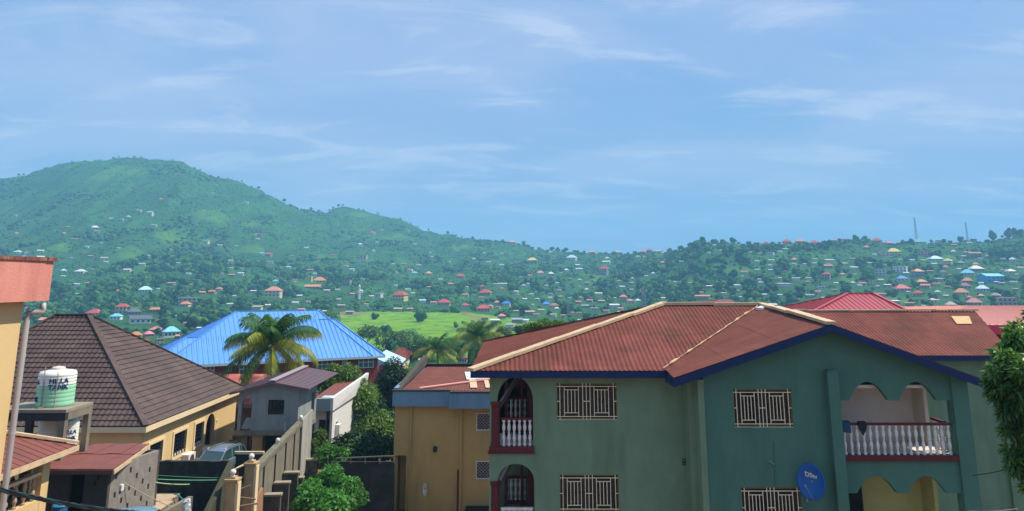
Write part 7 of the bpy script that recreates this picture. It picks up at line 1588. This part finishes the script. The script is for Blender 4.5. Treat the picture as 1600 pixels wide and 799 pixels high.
def small_things():
    Y = 35.4
    for px, lab, m_ in ((214, 'left paint bucket of the pair on the block step', pink_m), (229, 'right paint bucket of the pair on the block step', mat('bucket_pink', (.55, .28, .27), .6))):
        c = P(px, 773, Y); r = thing('bucket', lab, 'bucket', tuple(c), 'old paint buckets on the block step'); MB().lathe(c, [(.13, 0), (.16, .32)], 16).build('pail', m_, r); MB().lathe((c.x, c.y, c.z + .32), [(.168, 0), (.172, .04), (.14, .045)], 16).build('rim', white_pt, r); MB().lathe((c.x, c.y, c.z + .1), [(.148, 0), (.158, .12)], 16).build('label_band', white_pt, r)
    a = P(206, 774, 35.9); b = P(278, 774, 35.9); r = thing('block_step', 'upper rough block step against the black wall, under the buckets', 'step', ((a.x + b.x) / 2, 35.5, 3.5), 'rough block steps at the black wall')
    MB().box((a.x, 34.9, 3.3), (b.x, 36.15, a.z - .02)).build('block', block_m, r); MB().box((a.x - .02, 34.86, a.z - .02), (b.x + .03, 36.15, a.z + .03)).build('tread', mat('sandy_top', (.44, .33, .21), .95, .12, 3), r)
    a2 = P(206, 789, 34.3); b2 = P(262, 789, 34.3); r = thing('block_step', 'lower rough block step nearer the bottom edge, below the buckets', 'step', ((a2.x + b2.x) / 2, 34, 3.3), 'rough block steps at the black wall')
    MB().box((a2.x, 33.6, 3.0), (b2.x, 34.8, a2.z - .02)).build('block', block_m, r); MB().box((a2.x - .02, 33.56, a2.z - .02), (b2.x + .03, 34.8, a2.z + .03)).build('tread', mat('sandy_top', (.44, .33, .21), .95, .12, 3), r)
    c = P(269, 790, 33.8); k = MB(); k.hexa([(c.x - .35, 33.2, 3), (c.x + .25, 34.8, 3), (c.x + .45, 34.8, 3), (c.x - .15, 33.2, 3), (c.x - .35, 33.2, c.z - .15), (c.x + .25, 34.8, c.z + .1), (c.x + .45, 34.8, c.z + .1), (c.x - .15, 33.2, c.z - .15)]); tag(k.build('low_kerb_wall', concrete), 'short slanting concrete kerb wall right of the block steps', 'kerb')
    # crumpled white sack
    c = P(291, 796, 33.5); k = MB(); rg = random.Random(6); prof = [(.20, -.2), (.17, 0), (.20, .12), (.13, .22), (.16, .32), (.12, .40)]; k.lathe((c.x, 33.5, c.z), prof, 9); k.v = [(x + rg.uniform(-.04, .04), y + rg.uniform(-.04, .04), z + rg.uniform(-.03, .03)) for x, y, z in k.v]
    tag(k.build('plastic_sack', mat('dull_white_plastic', (.50, .52, .52), .45, .15, 4)), 'crumpled white plastic sack at the bottom edge below the black wall', 'sack')
    tag(MB().tube([P(272, 772, 35), P(279, 774, 34.9), P(286, 781, 34.7), P(291, 790, 34.5), P(292, 799, 34.3)], .03, 6).build('hose', mat('teal_hose', (.03, .22, .26), .5)), 'teal hose curving down to the white sack', 'hose')
    # wires over the yard
    def wire(name, label, pts, r_, m_): tag(MB().tube(pts, r_, 5).build(name, m_), label, 'wire')
    def sag(a, b, s, n=12): a, b = Vector(a), Vector(b); return [a.lerp(b, i / n) - Vector((0, 0, s * 4 * (i / n) * (1 - i / n))) for i in range(n + 1)]
    wire('green_wire', 'green wire running level across the black wall to its right end', sag(P(212, 747, 34), P(353, 750, 36), .05), .018, mat('green_wire_bright', (.10, .40, .22), .6))
    wire('green_wire', 'short pale green wire sagging across the left of the black wall', sag(P(212, 748, 33), P(296, 757, 35.8), .08), .02, mat('green_wire_pale', (.35, .55, .28), .6))
    wire('dark_green_wire', 'thin dark wire highest across the black wall', sag(P(212, 740, 34), P(350, 747, 36), .04), .012, green_cable)
    wire('tan_wire', 'tan wire slanting from the shed wall down over the block steps', sag(P(185, 749, 31), P(270, 793, 33), .06), .018, mat('tan_wire', (.45, .36, .25), .7))
    a, b = P(-40, 755, 9.0), P(215, 801, 12.0); pts = sag(a, b, .05, 24)
    r = thing('overhead_cable', 'thick black twisted cable crossing the bottom left corner', 'cable', tuple(pts[12]))
    for k_ in range(3):
        MB().tube([p + Vector((0, math.cos(i * 1.7 + k_ * 2.1) * .014, math.sin(i * 1.7 + k_ * 2.1) * .014)) for i, p in enumerate(pts)], .017, 6).build('strand', cable_m if k_ < 2 else mat('green_black_cable', (.01, .05, .04), .4), r)
    wire('thin_cable', 'thin dark cable slanting across the right wall behind the balcony wing', sag(P(1520, 743, 20), P(1601, 724, 17), .04), .010, cable_m)
    wire('thin_cable', 'lower pale cable across the bottom of the right rear wall', sag(P(1515, 799, 20), P(1590, 795, 19), .03), .010, pipe_m)
    # AC unit at the cream wall
    yy = 47.0; c = P(322, 716, 47.6); r = thing('air_conditioner', 'white air conditioner box on the cream wall behind the silver car', 'air conditioner', (BX + .3, 47.6, c.z - .5))
    MB().box((BX + .02, 47.2, Z(729, 47.6)), (BX + .45, 48.2, Z(709, 47.6))).build('case', white_pt, r); k = MB(); k.tube([(BX + .45, 47.7, Z(719, 47.6)), (BX + .47, 47.7, Z(719, 47.6))], .3, 16); k.build('fan_guard', mat('fan_dark', (.1, .04, .05), .6), r)
    # board leaning by the porch
    k = MB(); q = P(318, 700, 50); k.hexa([q + Vector((-.05, 0, -.9)), q + Vector((.5, 0, -.9)), q + Vector((.5, .05, -.9)), q + Vector((-.05, .05, -.9)), q + Vector((-.2, .3, 0)), q + Vector((.3, .3, .05)), q + Vector((.3, .35, .05)), q + Vector((-.2, .35, 0))]); tag(k.build('white_board', white_pt), 'white board leaning by the porch of the cream house', 'board')
    # pale trestle and timber between the gate pillars
    Yt = 39.0; a, b = P(366, 733, Yt), P(386, 724, Yt); r = thing('trestle_table', 'pale topped trestle table standing in the gateway', 'table', ((a.x + b.x) / 2, Yt, 2))
    MB().hexa([a + Vector((0, -.3, -.05)), b + Vector((0, -.3, -.05)), b + Vector((0, .5, -.05)), a + Vector((0, .5, -.05)), a + Vector((0, -.3, 0)), b + Vector((0, -.3, 0)), b + Vector((0, .5, 0)), a + Vector((0, .5, 0))]).build('table_top', cream_trim, r)
    for q, o in ((a, -.25), (b, -.25), (a, .45), (b, .45)): MB().bar(q + Vector((0.02, o, -.05)), q + Vector((0.02, o, -1.1)), .06).build('leg', mat('old_timber', (.20, .12, .07), .9, .2, 4), r)
    rg = random.Random(12)
    for i, (px, py, Yq, l, an) in enumerate(((374, 765, 36, 1.0, .5), (378, 778, 35.6, 1.2, -.4), (370, 752, 37, .9, .9), (382, 790, 35, 1.0, .1))):
        q = P(px, py, Yq); tag(MB().bar(q - Vector((math.cos(an) * l / 2, .2, math.sin(an) * l / 2 * .5)), q + Vector((math.cos(an) * l / 2, .2, math.sin(an) * l / 2 * .5)), .12, .05).build('timber_plank', mat('old_timber', (.20, .12, .07))), ('highest', 'second', 'third', 'lowest')[[2, 0, 1, 3].index(i) if True else 0] + ' loose timber plank lying in the gateway between the pillars', 'plank', 'loose planks in the gateway')
    k = MB(); q = P(376, 775, 37.5); k.hexa([(q.x - .8, 36.5, 1), (q.x + .7, 36.5, 1), (q.x + .7, 39, 1), (q.x - .8, 39, 1), (q.x - .7, 36.6, q.z - .5), (q.x + .6, 36.6, q.z - .6), (q.x + .6, 38.9, q.z), (q.x - .7, 38.9, q.z + .2)]); tag(k.build('rubble_heap', earth), 'heap of brown earth and rubble in the gateway', 'rubble')
    # gate stump wall below the short pillar
    c = P(94, 795, 29.2); 
    r = thing('blue_drum', 'blue plastic drum beside the dark door of the block shed', 'drum', (c.x, 29.2, 3.9)); MB().lathe((c.x, 29.2, c.z - .55), [(.26, 0), (.28, .1), (.27, .3), (.28, .5), (.26, .62), (.1, .64)], 18).build('barrel', mat('drum_blue', (.02, .10, .22), .5), r)
    MB().lathe((c.x, 29.2, c.z + .08), [(.27, 0), (.28, .03), (.25, .06)], 18).build('lid', mat('drum_lid', (.03, .14, .26), .5), r)
    for i, (px, py) in enumerate(((1592, 770), (1588, 790))):
        q = P(px, py, 40); k = MB(); k.lathe(q, [(.2, -.2), (.3, 0), (.22, .15), (.05, .22)], 7); tag(k.build('stone', mat('dark_stone', (.10, .09, .08), .9)), ('upper', 'lower')[i] + ' dark stone on the bare earth at the lower right edge', 'stone', 'stones on the bare earth')
small_things()
def earth_bank():
    k = MB(); a = P(1570, 760, 42); k.hexa([(a.x - 6, 36, .0), (a.x + 14, 36, 0), (a.x + 14, 60, 0), (a.x - 6, 60, 0), (a.x - 6, 37, a.z - .6), (a.x + 14, 37, a.z - .6), (a.x + 14, 60, a.z + .5), (a.x - 6, 60, a.z + .5)]); tag(k.build('earth_bank', earth), kind='structure')
earth_bank()
